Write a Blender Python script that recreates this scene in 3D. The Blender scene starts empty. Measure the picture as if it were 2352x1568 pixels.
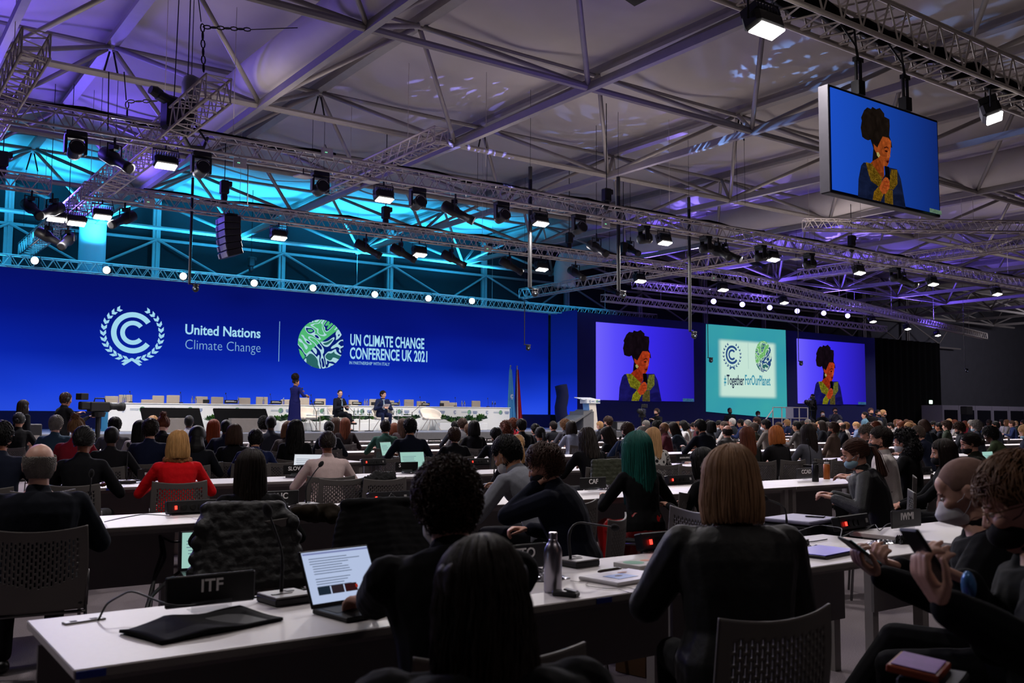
import bpy, bmesh, math, random
import numpy as np
from mathutils import Vector, Matrix, noise, Euler
R = math.radians
scene = bpy.context.scene
col = scene.collection
random.seed(7)

# ------------------------------------------------------------------ camera
FPX, CX, CY, HCAM = 2175.6, 1176.0, 784.0, 1.42
YAW, PITCH, ROLL = R(35.627), R(4.533), R(0.317)
_f = np.array([math.sin(YAW)*math.cos(PITCH), math.cos(YAW)*math.cos(PITCH), math.sin(PITCH)])
_r0 = np.array([math.cos(YAW), -math.sin(YAW), 0]); _u0 = np.cross(_r0, _f)
_r = _r0*math.cos(ROLL)+_u0*math.sin(ROLL); _u = -_r0*math.sin(ROLL)+_u0*math.cos(ROLL)
CAM = np.array([0, 0, HCAM])
cd = bpy.data.cameras.new('camera'); cam = bpy.data.objects.new('camera', cd); col.objects.link(cam)
cd.sensor_width = 36.0; cd.lens = FPX/2352*36.0; cd.clip_end = 300; cd.clip_start = 0.05
cam.matrix_world = Matrix(((_r[0], _u[0], -_f[0], 0), (_r[1], _u[1], -_f[1], 0), (_r[2], _u[2], -_f[2], HCAM), (0, 0, 0, 1)))
cd.dof.use_dof = True; cd.dof.focus_distance = 13.0; cd.dof.aperture_fstop = 5.0
scene.camera = cam
def _ray(x, y): return _f+_r*(x-CX)/FPX+_u*(CY-y)/FPX
def onY(x, y, Y):                       # world point seen at a photo pixel on the plane Y
    d = _ray(x, y); return Vector(CAM+d*(Y/d[1]))
def onZ(x, y, z):                       # the same on a level plane
    d = _ray(x, y); return Vector(CAM+d*((z-HCAM)/d[2]))

# ------------------------------------------------------------------ view, world, large lights
scene.view_settings.view_transform = 'Standard'; scene.view_settings.look = 'None'
scene.view_settings.exposure = 0.0; scene.view_settings.gamma = 1.0; scene.view_settings.use_curve_mapping = False
w = bpy.data.worlds.new('world'); scene.world = w; w.use_nodes = True
w.node_tree.nodes['Background'].inputs[0].default_value = (0.62, 0.52, 0.56, 1)
w.node_tree.nodes['Background'].inputs[1].default_value = 0.02
def lin(c):
    if isinstance(c, str): c = [int(c[i:i+2], 16)/255 for i in (0, 2, 4)]
    return tuple(((x/12.92) if x <= .04045 else ((x+.055)/1.055)**2.4) for x in c)
def lamp(kind, loc, aim, energy, colour, size=.3, size_y=None, spot=None, blend=.5, spread=None):
    d = bpy.data.lights.new('lamp', kind); d.energy = energy; d.color = colour
    if kind == 'AREA':
        d.size = size
        if spread: d.spread = R(spread)
        if size_y: d.shape = 'RECTANGLE'; d.size_y = size_y
    else: d.shadow_soft_size = size
    if kind == 'SPOT': d.spot_size = R(spot); d.spot_blend = blend
    o = bpy.data.objects.new('lamp', d); col.objects.link(o); o.location = loc
    o.rotation_euler = (Vector(aim)-Vector(loc)).to_track_quat('-Z', 'Y').to_euler()
    return o
CYAN, PURPLE, BLUE, WARM = (0.02, .46, 1.0), (.17, .10, 1.0), (.05, .15, 1.0), (1.0, .90, .83)
# cyan uplights in the roof over the stage back wall
for X in (-3, 2, 7, 12, 17, 22): lamp('AREA', (X, 34.4, 7.2), (X, 34.9, 10.0), 640, CYAN, 3.0, .3, spread=140)
for X in (4, 10, 16, 22): lamp('SPOT', (X, 33.0, 7.6), (X, 37, 6.4), 420, CYAN, .15, spot=120)
for X in (-2, 5, 12, 19, 26): lamp('AREA', (X, 32.3, 7.0), (X, 33.5, 6.2), 70, CYAN, 6.5, .2, spread=120)
# purple wash in the roof over the screens and over the left of the hall
for X in (30, 36, 43, 50): lamp('AREA', (X, 30.5, 7.4), (X-1, 25, 10.0), 420, PURPLE, 2.0, .3)
lamp('AREA', (1, 22, 7.4), (3, 15, 10), 380, PURPLE, 3, 1); lamp('AREA', (5, 28, 7.3), (7, 22, 10), 330, PURPLE, 3, 1)
lamp('AREA', (12, 12, 5.6), (10, 18, 10), 45, PURPLE, 3, 1)
def gobo(loc, aim, energy, colour, spot, scale, thr):
    """projector lamp whose glass breaks the beam into streaks"""
    o = lamp('SPOT', loc, aim, energy, colour, .02, spot=spot, blend=.4); d = o.data; d.use_nodes = True; N = d.node_tree.nodes; L = d.node_tree.links
    g = N.new('ShaderNodeNewGeometry'); vt = N.new('ShaderNodeVectorTransform'); vt.convert_from = 'WORLD'; vt.convert_to = 'OBJECT'; L.new(g.outputs['Incoming'], vt.inputs[0])
    mp = N.new('ShaderNodeMapping'); mp.inputs['Scale'].default_value = scale; L.new(vt.outputs[0], mp.inputs[0])
    nz = N.new('ShaderNodeTexNoise'); nz.inputs['Scale'].default_value = 6; nz.inputs['Detail'].default_value = 1; L.new(mp.outputs[0], nz.inputs['Vector'])
    mr = N.new('ShaderNodeMapRange'); mr.inputs[1].default_value = thr; mr.inputs[2].default_value = thr+.06; L.new(nz.outputs['Fac'], mr.inputs[0]); L.new(mr.outputs[0], N['Emission'].inputs['Strength'])
gobo((16, 17, 6.6), (19.5, 12.5, 9.9), 2100, (.2, .4, 1), 50, (1.2, 5, 1), .55)
gobo((13, 18, 6.9), (13, 22, 9.9), 900, (.25, .25, 1), 75, (3, 1.3, 1), .60)
gobo((20, 24, 6.9), (19, 20, 9.9), 900, (.2, .3, 1), 75, (1.4, 3, 1), .60)
gobo((31, 29, 7), (29, 24, 9.9), 4500, (.3, .2, 1), 75, (2, 2, 1), .56)
gobo((40, 29, 7), (38, 24, 9.9), 4500, (.3, .2, 1), 75, (2, 2, 1), .57)
gobo((4, 18.5, 6.9), (5, 13, 9.9), 900, (.2, .2, 1), 80, (1.2, 3, 1), .56)
# narrow violet beams thrown on the roof
for a, b, e in (((28, 29, 7), (24.5, 22.5, 9.6), 260), ((31, 30, 7), (27, 26, 9.6), 260), ((33, 31, 7), (31, 25, 9.6), 300), ((37, 30, 7), (35, 24, 9.6), 260),
                ((12, 26, 7), (10.9, 20.2, 9.6), 60), ((16, 30, 7), (13.8, 22.3, 9.6), 80), ((15, 18, 7.1), (17, 12, 9.6), 90)):
    lamp('SPOT', a, b, e*3, (.22, .2, 1), .03, spot=13, blend=.3)
# added unseen area lamps facing up, standing in for ambient light on the roof
for X in (6, 16, 26, 38, 52, 68):
    for Y, P_ in ((6.4, 30), (18.4, 40)): lamp('AREA', (X, Y, 7.35), (X, Y, 12), P_*(1.6 if X > 45 else 1), (1, .86, .84), 8, 1.2)
lamp('AREA', (62, 24, 7.2), (70, 37, 4), 500, (.9, .85, 1), 4, 1)  # unseen fill lamp added to brighten the grey wall at far right
# dim unseen fill lamp added behind the camera, lifting dark backs and panels
lamp('AREA', (4, -2.2, 7.5), (6, 6, 0), 48, (1, .88, .84), 5, 1)
# warm front light on the stage, hung from the second truss
for X, tx in ((2, 9), (8, 8), (12, 13), (17, 15), (22, 18), (26, 23)): lamp('SPOT', (X, 24.9, 6.2), (tx, 28.6, 1.6), 820, WARM, .15, spot=52, blend=.8)

# ------------------------------------------------------------------ materials
_m = {}
def pm(name, c, rough=.6, metal=0., noise_amt=.12, scale=14., bump=0., bscale=None, emit=0., spec=.4, stretch=None, alpha=1., sheen=0.):
    """principled material with a little procedural variation of its own colour"""
    if name in _m: return _m[name]
    m = bpy.data.materials.new(name); m.use_nodes = True; nt = m.node_tree; N = nt.nodes; L = nt.links
    b = N['Principled BSDF']; base = lin(c)
    b.inputs['Roughness'].default_value = rough; b.inputs['Metallic'].default_value = metal
    b.inputs['Specular IOR Level'].default_value = spec
    if sheen: b.inputs['Sheen Weight'].default_value = sheen
    tc = N.new('ShaderNodeTexCoord'); mp = N.new('ShaderNodeMapping'); L.new(tc.outputs['Object'], mp.inputs[0])
    if stretch: mp.inputs['Scale'].default_value = stretch
    nz = N.new('ShaderNodeTexNoise'); nz.inputs['Scale'].default_value = scale; nz.inputs['Detail'].default_value = 4
    L.new(mp.outputs[0], nz.inputs['Vector'])
    mr = N.new('ShaderNodeMixRGB'); mr.inputs[1].default_value = tuple(x*(1-noise_amt) for x in base)+(1,)
    mr.inputs[2].default_value = tuple(min(1, x*(1+noise_amt)) for x in base)+(1,)
    L.new(nz.outputs['Fac'], mr.inputs[0]); L.new(mr.outputs[0], b.inputs['Base Color'])
    if bump:
        bn = N.new('ShaderNodeBump'); bn.inputs['Strength'].default_value = bump; bn.inputs['Distance'].default_value = .01
        if bscale:
            n2 = N.new('ShaderNodeTexNoise'); n2.inputs['Scale'].default_value = bscale; n2.inputs['Detail'].default_value = 5
            L.new(mp.outputs[0], n2.inputs['Vector']); L.new(n2.outputs['Fac'], bn.inputs['Height'])
        else: L.new(nz.outputs['Fac'], bn.inputs['Height'])
        L.new(bn.outputs[0], b.inputs['Normal'])
    if emit:
        L.new(mr.outputs[0], b.inputs['Emission Color']); b.inputs['Emission Strength'].default_value = emit
    if alpha < 1: b.inputs['Alpha'].default_value = alpha
    _m[name] = m; return m
def em(name, c, s=1.):
    if name in _m: return _m[name]
    m = bpy.data.materials.new(name); m.use_nodes = True; N = m.node_tree.nodes; N.clear()
    e = N.new('ShaderNodeEmission'); e.inputs[0].default_value = lin(c)+(1,); e.inputs[1].default_value = s
    o = N.new('ShaderNodeOutputMaterial'); m.node_tree.links.new(e.outputs[0], o.inputs[0]); _m[name] = m; return m
def glass(name, c='ffffff', rough=.02):
    if name in _m: return _m[name]
    m = bpy.data.materials.new(name); m.use_nodes = True; b = m.node_tree.nodes['Principled BSDF']
    b.inputs['Base Color'].default_value = lin(c)+(1,); b.inputs['Roughness'].default_value = rough
    b.inputs['Transmission Weight'].default_value = 1; b.inputs['IOR'].default_value = 1.3; _m[name] = m; return m
def ramp_emit(name, stops, axis=2, strength=1., leaf=.12, side=0.):
    """a lit display: vertical colour ramp with faint leaf-like shapes in the picture it shows"""
    m = bpy.data.materials.new(name); m.use_nodes = True; nt = m.node_tree; N = nt.nodes; L = nt.links; N.clear()
    tc = N.new('ShaderNodeTexCoord'); sp = N.new('ShaderNodeSeparateXYZ'); L.new(tc.outputs['Generated'], sp.inputs[0])
    cr = N.new('ShaderNodeValToRGB'); els = cr.color_ramp.elements
    while len(els) < len(stops): els.new(.5)
    for e_, (p, c) in zip(els, stops): e_.position = p; e_.color = lin(c)+(1,)
    fac = sp.outputs[axis]
    if side:
        ma = N.new('ShaderNodeMath'); ma.operation = 'MULTIPLY_ADD'; ma.inputs[1].default_value = side
        L.new(sp.outputs[0], ma.inputs[0]); L.new(sp.outputs[axis], ma.inputs[2]); fac = ma.outputs[0]
    L.new(fac, cr.inputs[0])
    vo = N.new('ShaderNodeTexVoronoi'); vo.inputs['Scale'].default_value = .55; vo.feature = 'SMOOTH_F1'
    mp = N.new('ShaderNodeMapping'); mp.inputs['Rotation'].default_value = (0, .6, 0); mp.inputs['Scale'].default_value = (.7, 1, 1.6)
    L.new(tc.outputs['Object'], mp.inputs[0]); L.new(mp.outputs[0], vo.inputs['Vector'])
    mx = N.new('ShaderNodeMixRGB'); mx.blend_type = 'MULTIPLY'; mx.inputs[0].default_value = leaf
    L.new(cr.outputs[0], mx.inputs[1]); L.new(vo.outputs['Distance'], mx.inputs[2])
    e = N.new('ShaderNodeEmission'); e.inputs[1].default_value = strength; L.new(mx.outputs[0], e.inputs[0])
    o = N.new('ShaderNodeOutputMaterial'); L.new(e.outputs[0], o.inputs[0]); _m[name] = m; return m

# ------------------------------------------------------------------ mesh helpers
class MB:
    """collects shapes and links them as ONE mesh object"""
    def __init__(s): s.v = []; s.f = []
    def add(s, vs, fs):
        n = len(s.v); s.v.extend([tuple(v) for v in vs]); s.f.extend([tuple(i+n for i in f) for f in fs]); return s
    def box(s, c, d, M=None):
        x, y, z = [k/2 for k in d]
        vs = [Vector((a*x, b*y, e*z)) for a in (-1, 1) for b in (-1, 1) for e in (-1, 1)]
        if M is not None: vs = [M @ v for v in vs]
        vs = [v+Vector(c) for v in vs]
        return s.add(vs, [(0, 1, 3, 2), (4, 6, 7, 5), (0, 4, 5, 1), (2, 3, 7, 6), (0, 2, 6, 4), (1, 5, 7, 3)])
    def rbox(s, c, d, b=.01, M=None):        # chamfered box
        x, y, z = [k/2 for k in d]; vs = []
        for a in (-1, 1):
            for e in (-1, 1):
                for g in (-1, 1):
                    vs += [Vector((a*(x-b), e*(y-b), g*z)), Vector((a*(x-b), e*y, g*(z-b))), Vector((a*x, e*(y-b), g*(z-b)))]
        bm = bmesh.new()
        for v in vs: bm.verts.new(v)
        bmesh.ops.convex_hull(bm, input=bm.verts)
        bm.verts.index_update(); o = [v.co.copy() for v in bm.verts]
        if M is not None: o = [M @ v for v in o]
        s.add([v+Vector(c) for v in o], [[v.index for v in f.verts] for f in bm.faces]); bm.free(); return s
    def tube(s, pts, r, n=6, cap=True):
        pts = [Vector(p) for p in pts]; rr = r if isinstance(r, (list, tuple)) else [r]*len(pts); rings = []; up = None
        for i, p in enumerate(pts):
            t = (pts[min(i+1, len(pts)-1)]-pts[max(i-1, 0)])
            if t.length < 1e-9: t = Vector((0, 0, 1))
            t.normalize()
            if up is None: up = Vector((0, 0, 1)) if abs(t.z) < .9 else Vector((1, 0, 0))
            a = t.cross(up)
            if a.length < 1e-4: a = t.orthogonal()
            a.normalize(); b = t.cross(a).normalized(); up = a.cross(t).normalized()*1.0
            rings.append([p+(a*math.cos(k*2*math.pi/n)+b*math.sin(k*2*math.pi/n))*rr[i] for k in range(n)])
        vs = [v for g in rings for v in g]; fs = []
        for i in range(len(pts)-1):
            for k in range(n): fs.append((i*n+k, i*n+(k+1) % n, (i+1)*n+(k+1) % n, (i+1)*n+k))
        if cap: fs.append(tuple(range(n-1, -1, -1))); fs.append(tuple((len(pts)-1)*n+k for k in range(n)))
        return s.add(vs, fs)
    def lathe(s, c, prof, n=16, M=None):     # prof: (radius, height)
        vs = []; fs = []
        for r_, z in prof:
            for k in range(n):
                v = Vector((r_*math.cos(k*2*math.pi/n), r_*math.sin(k*2*math.pi/n), z)); vs.append((M @ v if M is not None else v)+Vector(c))
        for i in range(len(prof)-1):
            for k in range(n): fs.append((i*n+k, i*n+(k+1) % n, (i+1)*n+(k+1) % n, (i+1)*n+k))
        fs.append(tuple(range(n-1, -1, -1))); fs.append(tuple((len(prof)-1)*n+k for k in range(n)))
        return s.add(vs, fs)
    def ell(s, c, r, n=12, m=8, M=None):
        vs = [Vector((0, 0, r[2]))]; fs = []
        for i in range(1, m):
            t = math.pi*i/m
            for k in range(n):
                a = 2*math.pi*k/n; vs.append(Vector((r[0]*math.sin(t)*math.cos(a), r[1]*math.sin(t)*math.sin(a), r[2]*math.cos(t))))
        vs.append(Vector((0, 0, -r[2])))
        for k in range(n): fs.append((0, 1+k, 1+(k+1) % n))
        for i in range(m-2):
            for k in range(n): a = 1+i*n; fs.append((a+k, a+n+k, a+n+(k+1) % n, a+(k+1) % n))
        e = len(vs)-1; a = 1+(m-2)*n
        for k in range(n): fs.append((e, a+(k+1) % n, a+k))
        if M is not None: vs = [M @ v for v in vs]
        return s.add([v+Vector(c) for v in vs], fs)
    def prism(s, pts, y0, y1, fn=None):      # outline in x,z extruded along y
        n = len(pts); vs = [Vector((x, y0, z)) for x, z in pts]+[Vector((x, y1, z)) for x, z in pts]
        if fn: vs = [fn(v) for v in vs]
        return s.add(vs, [tuple(range(n)), tuple(range(2*n-1, n-1, -1))]+[(i, i+n, (i+1) % n+n, (i+1) % n) for i in range(n)])
    def mesh(s, name):
        me = bpy.data.meshes.new(name); me.from_pydata(s.v, [], s.f); me.update()
        bm = bmesh.new(); bm.from_mesh(me); bmesh.ops.recalc_face_normals(bm, faces=bm.faces); bm.to_mesh(me); bm.free(); return me
    def build(s, name, mat, parent=None, smooth=False, loc=None):
        me = s.mesh(name)
        if smooth:
            for p in me.polygons: p.use_smooth = True
        return obj(name, me, mat, parent, loc)
def obj(name, me, mat=None, parent=None, loc=None):
    o = bpy.data.objects.new(name, me); col.objects.link(o)
    if mat is not None:
        if len(me.materials) == 0: me.materials.append(mat)
        else: o.material_slots[0].link = 'OBJECT'; o.material_slots[0].material = mat
    if parent is not None: o.parent = parent
    if loc is not None: o.location = loc
    return o
def tag(o, label=None, cat=None, group=None, kind=None):
    if label: o['label'] = label
    if cat: o['category'] = cat
    if group: o['group'] = group
    if kind: o['kind'] = kind
    return o
def empty(name, loc=(0, 0, 0), rz=0, label=None, cat=None, group=None, kind=None):
    o = bpy.data.objects.new(name, None); col.objects.link(o); o.location = loc; o.rotation_euler = (0, 0, rz); o.empty_display_size = .1
    return tag(o, label, cat, group, kind)
def kids(o): return [c for c in bpy.data.objects if c.parent == o]
_kids = {}
def proto(root):
    def rec(o): return (o, [rec(c) for c in kids(o)])
    _kids[root] = rec(root); root['_used'] = 0; return root
def dup(root, loc, rz=0, label=None, group=None, scale=None):
    """first call moves the first one itself, later calls copy it with its parts"""
    if not root['_used']:
        root['_used'] = 1; o = root
    else:
        def rec(t, par):
            c = t[0].copy(); col.objects.link(c)
            if par is not None: c.parent = par
            for k in t[1]: rec(k, c)
            return c
        o = rec(_kids[root], None)
    o.location = loc; o.rotation_euler = (0, 0, rz)
    if scale: o.scale = (scale,)*3
    if label: o['label'] = label
    if group: o['group'] = group
    return o
def text_mesh(txt, size, bold=0., width=None, align='LEFT'):
    """lettering as a flat mesh in the x,z plane facing -y"""
    cu = bpy.data.curves.new('t', 'FONT'); cu.body = txt; cu.size = size; cu.offset = bold; cu.align_x = align; cu.extrude = .0015; cu.resolution_u = 3
    t = bpy.data.objects.new('t', cu); col.objects.link(t)
    bpy.context.view_layer.update()
    me = bpy.data.meshes.new_from_object(t.evaluated_get(bpy.context.evaluated_depsgraph_get()))
    bpy.data.objects.remove(t); bpy.data.curves.remove(cu)
    n = len(me.vertices); co = np.empty(n*3); me.vertices.foreach_get('co', co); co = co.reshape(-1, 3)
    if width and n:
        w0 = co[:, 0].max()-co[:, 0].min(); 
        if align == 'LEFT': co[:, 0] -= co[:, 0].min()
        co[:, 0] *= width/w0
    co = np.stack([co[:, 0], -co[:, 2], co[:, 1]], 1); me.vertices.foreach_set('co', co.ravel()); me.update(); return me
def lettering(txt, size, mat, parent, loc, bold=0., width=None, align='LEFT', rz=0, name='lettering'):
    me = text_mesh(txt, size, bold, width, align); me.materials.clear()
    o = obj(name, me, mat, parent, loc); o.rotation_euler = (0, 0, rz); return o
# ------------------------------------------------------------------ projection test (skips what the picture cannot show)
def pix(p):
    q = np.array(p)-CAM; d = q@_f
    if d < .1: return (-1e5, -1e5)
    return (CX+FPX*(q@_r)/d, CY-FPX*(q@_u)/d)
def near_view(p, m=350):
    x, y = pix(p); return -m < x < 2352+m and -m < y < 1568+m
# ------------------------------------------------------------------ room shell
carpet = pm('carpet', '857c80', .95, noise_amt=.55, scale=160, bump=.6, spec=.1)
roofcloth = pm('roof_cloth', 'a39d98', .75, noise_amt=.10, scale=.9, bump=.25, bscale=.7, spec=.2)
wallcloth = pm('wall_cloth', '4a4a50', .9, noise_amt=.15, scale=2, spec=.1)
black = pm('black_matt', '0b0b0d', .55); blackcloth = pm('black_cloth', '060607', .95, spec=.1, bump=.5, bscale=6, stretch=(6, 6, .3))
alu = pm('aluminium', 'b4aca4', .45, .35, .15, 20); roofmetal = pm('roof_metal', '85807c', .5, .25, .12, 6)
darkgrey = pm('dark_grey', '2b2b2e', .6); white = pm('white_laminate', 'd8d3d2', .45, noise_amt=.04, scale=60)
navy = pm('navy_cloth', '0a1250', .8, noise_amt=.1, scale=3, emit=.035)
tag(MB().add([(-14, -3, 0), (92, -3, 0), (92, 37.2, 0), (-14, 37.2, 0)], [(0, 1, 2, 3)]).build('floor', carpet), kind='structure')
TX = [4.7+4.99*k for k in range(-3, 14)]; BX = [7.2+4.99*k for k in range(-3, 13)]
BY = [4.25+5.07*j for j in range(7)]; TY = [1.75+5.07*j for j in range(8)]; ZB, ZT = 8.09, 9.62
# stretched roof cloth sagging between the beams
nx, ny = 340, 70; vs = []; fs = []
for j in range(ny+1):
    y = -3+40.2*j/ny
    for i in range(nx+1):
        x = -14+106*i/nx; u = ((x-4.7)/4.99) % 1; v = ((y-1.75)/5.07) % 1
        z = 9.98-.26*math.sin(math.pi*u)**2*(.8+.2*math.sin(math.pi*v))-.02*noise.noise((x*.9, y*.9, 0))
        vs.append((x, y, z))
for j in range(ny):
    for i in range(nx): a = j*(nx+1)+i; fs.append((a, a+1, a+nx+2, a+nx+1))
tag(MB().add(vs, fs).build('ceiling', roofcloth, smooth=True), kind='structure')
tag(MB().box((39, 37.3, 5), (108, .2, 10)).build('wall_back', wallcloth), kind='structure')
tag(MB().box((21, 37.15, 4.9), (70, .06, 9.8)).build('wall_lining', pm('wall_lining', '17171a', .9)), kind='structure')
tag(MB().box((92.1, 17, 5), (.2, 41, 10)).build('wall_right', wallcloth), kind='structure')
tag(MB().box((39, -3.1, 5), (108, .2, 10)).build('wall_front', pm('wall_dark', '161618', .9)), kind='structure')
tag(MB().box((-14.1, 17, 5), (.2, 41, 10)).build('wall_left', wallcloth), kind='structure')
def bar(mb, p, q, w_, h_):
    p, q = Vector(p), Vector(q); d = q-p; M = d.to_track_quat('Y', 'Z').to_matrix(); return mb.box((p+q)/2, (w_, d.length, h_), M)
for k, X in enumerate(TX):
    e = empty('roof_beam', (X, 0, 9.62), kind='structure')
    m = MB(); bar(m, (0, -2, .05), (0, 37, .05), .26, .10); bar(m, (0, -2, .17), (0, 37, .17), .12, .16); m.build('top_beam', roofmetal, e)
    if k < len(BX):
        b = MB(); bar(b, (2.5, 1.5, -1.53), (2.5, 34.9, -1.53), .13, .16); b.build('bottom_chord', roofmetal, e)
        for Y in BY:
            for sx in (-2.5, 2.49):
                for sy in (-2.5, 2.55):
                    if near_view((X+2.5, Y, ZB)) and near_view((X+2.5+sx, Y+sy, ZT), 700):
                        MB().tube([(2.5, Y, -1.50), (2.5+sx*.97, Y+sy*.97, -.03)], .055, 8).build('strut', roofmetal, e, True)
for Y in BY:
    tag(MB().tube([(-12, Y, ZB), (70, Y, ZB)], .075, 8).build('purlin', roofmetal), kind='structure')
for Y in TY:
    tag(MB().tube([(-12, Y, ZT), (72, Y, ZT)], .06, 8).build('purlin', roofmetal), kind='structure')
for X in [4.7+4.99*k for k in range(-2, 12)]:
    m = MB(); m.box((0, 0, 4.8), (.28, .12, 9.6)); m.box((0, -.09, 4.8), (.06, .06, 9.6))
    o = m.build('wall_column', roofmetal, None, loc=(X, 36.7, 0)); tag(o, kind='structure')
    if X < 60:
        o = MB().tube([(0, 0, 8.0), (2.5, -.6, 6.6), (4.99, 0, 8.0)], .05, 6).build('wall_brace', roofmetal, None, loc=(X, 36.5, 0)); tag(o, kind='structure')
for z in (6.45, 8.0):
    tag(MB().tube([(-12, 36.55, z), (66, 36.55, z)], .06, 6).build('wall_rail', roofmetal), kind='structure')

# ------------------------------------------------------------------ ventilation ducts
duct_m = pm('duct_cloth', 'b9b3b2', .7, noise_amt=.06, scale=3, bump=.15, bscale=2)
def duct(name_label, X, z, y0, y1, r, zend):
    m = MB(); pts = [(X, y0+(y1-y0)*i/24, z+.05*math.sin(i)) for i in range(25)]
    for a in range(1, 9): t = a*math.pi/16; pts.append((X, y1+r*1.2*math.sin(t), z-r*1.2*(1-math.cos(t))))
    pts.append((X, y1+r*1.2, zend)); m.tube(pts, r, 20)
    o = m.build('air_duct', duct_m, smooth=True); tag(o, name_label, 'duct')
    return o
duct('long white fabric air duct along the roof ending in a cyan lit elbow', 7.25, 8.75, -2, 35.2, .45, 6.0)
duct('white fabric air duct with a blue lit end, right of the blue wall', 27.2, 8.7, 9, 33.2, .50, 7.4)

# ------------------------------------------------------------------ lighting trusses
def truss(p0, p1, label, s=.34, step=.42, group=None, ch=.026, la=.012):
    p0, p1 = Vector(p0), Vector(p1); d = p1-p0; Ln = d.length; rz = math.atan2(d.y, d.x)
    e = empty('lighting_truss', p0, rz, label, 'truss', group); e.rotation_euler = (0, -math.asin(d.z/Ln), rz)
    c = [(y, z) for y in (-s/2, s/2) for z in (0, s)]
    for y, z in c: MB().tube([(0, y, z), (Ln, y, z)], ch, 6).build('chord', alu, e, True)
    m = MB(); n = max(2, int(Ln/step))
    for i in range(n):
        a, b_ = Ln*i/n, Ln*(i+1)/n; h_ = (a+b_)/2
        for q in (-s/2, s/2): m.tube([(a, q, 0), (h_, q, s)], la, 4, False); m.tube([(h_, q, s), (b_, q, 0)], la, 4, False)
        for q in (0, s): m.tube([(a, -s/2, q), (h_, s/2, q)], la, 4, False); m.tube([(h_, s/2, q), (b_, -s/2, q)], la, 4, False)
    for y0_, z0_, y1_, z1_ in ((-s/2, 0, s/2, 0), (s/2, 0, s/2, s), (s/2, s, -s/2, s), (-s/2, s, -s/2, 0)):
        m.tube([(0, y0_, z0_), (0, y1_, z1_)], la, 4, False); m.tube([(Ln, y0_, z0_), (Ln, y1_, z1_)], la, 4, False)
    m.build('lacing', alu, e)
    if d.z < .01:
        for i in range(max(2, int(Ln/6))): t = Ln*(i+.5)/max(2, int(Ln/6)); MB().tube([(t, 0, s), (t, 0, 9.66-p0.z)], .007, 4).build('suspension_wire', alu, e)
    return e
def cable(pts, label, r=.012, mat=None, name='cable', sag=0., cat='cable', n=7, parent=None):
    P = []; pts = [Vector(p) for p in pts]
    for i in range(len(pts)-1):
        for k in range(n):
            t = k/n; p = pts[i].lerp(pts[i+1], t); p.z -= sag*4*t*(1-t); P.append(p)
    P.append(pts[-1])
    # soften the corners
    for _ in range(2): P = [P[0]]+[(P[i-1]+P[i]*2+P[i+1])/4 for i in range(1, len(P)-1)]+[P[-1]]
    o = MB().tube(P, r, 6).build(name, mat or black, parent, True)
    if parent is None: tag(o, label, cat)
    return o
T1, T2, ZTR = 18.4, 24.0, 6.56
truss((-9, T1, ZTR), (46, T1, ZTR), 'long box truss with moving heads crossing the whole hall')
truss((4.6, T2, ZTR), (27.5, T2, ZTR), 'box truss with floodlights and line array behind the long hall truss')
truss((27.5, T2, ZTR), (60, 31.6, ZTR), 'far angled box truss of floodlights running off to the right')
truss((-8, T2, ZTR), (3.9, T2, ZTR), 'short box truss at the left edge level with the line array')
truss((-6, 33.4, 6.08), (32.5, 33.4, 6.08), 'cyan lit box truss along the top of the blue wall')
truss((27.6, 31.6, 6.55), (49, 31.6, 6.4), 'slim grey box truss over the two blue screens', s=.30)
truss((28, 30, 7.0), (47, 30, 7.0), 'purple lit box truss carrying six violet spotlights')
truss((5.05, 35.2, 6.7), (5.05, 15.6, 6.7), 'box truss running from upper left down to the stage corner', s=.42)
truss((2.2, 24.4, 6.7), (2.2, 15.2, 6.7), 'short lit box truss at the top left corner', s=.38)
truss((24.2, 33.0, 6.55), (24.2, 20.0, 6.55), 'cyan and purple lit box truss pointing at the right end of the blue wall', s=.38)
truss((10.6, 17.5, 7.4), (10.6, 23.5, 7.4), 'faint box truss beside the big air duct', s=.34)
truss((24.5, 18.5, 7.3), (30.5, 14.5, 7.3), 'dark box truss under the roof left of the hanging screen', s=.34)
truss((31.5, 24, 7.0), (31.5, 15, 7.0), 'box truss below the hanging screen under violet lit roof', s=.38)
t0 = truss((2.5, 6.45, 5.86), (22, 6.45, 5.86), 'large dark box truss above the hanging screen at top right', s=.46, step=.36, ch=.032, la=.014)
tag(MB().tube([(7.0+.3*i, 6.42+.05*math.sin(i*1.7), 6.0+.05*math.sin(i*2.3)) for i in range(42)], .10, 8).build('cable_bundle', blackcloth, smooth=True), 'black bundle of cables lying inside the top right truss', 'cable')
for a, b_, T in ((-2, 9, T1), (10, 23, T1), (24, 40, T1)):
    tag(MB().tube([(a+.5*i, T+.05*math.sin(i*2.1), ZTR+.40+.03*math.sin(i*1.3)) for i in range(int((b_-a)/.5))], .045, 6).build('cable_bundle', blackcloth, smooth=True),
        'black cable loom on the long hall truss, %s' % {-2: 'left of the three', 10: 'middle of the three', 24: 'right of the three'}[a], 'cable')
tag(MB().tube([(6+.5*i, T2+.05*math.sin(i*2.1), ZTR+.39+.03*math.sin(i*1.3)) for i in range(40)], .04, 6).build('cable_bundle', blackcloth, smooth=True), 'black cable loom on the truss above the line array', 'cable')

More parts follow.
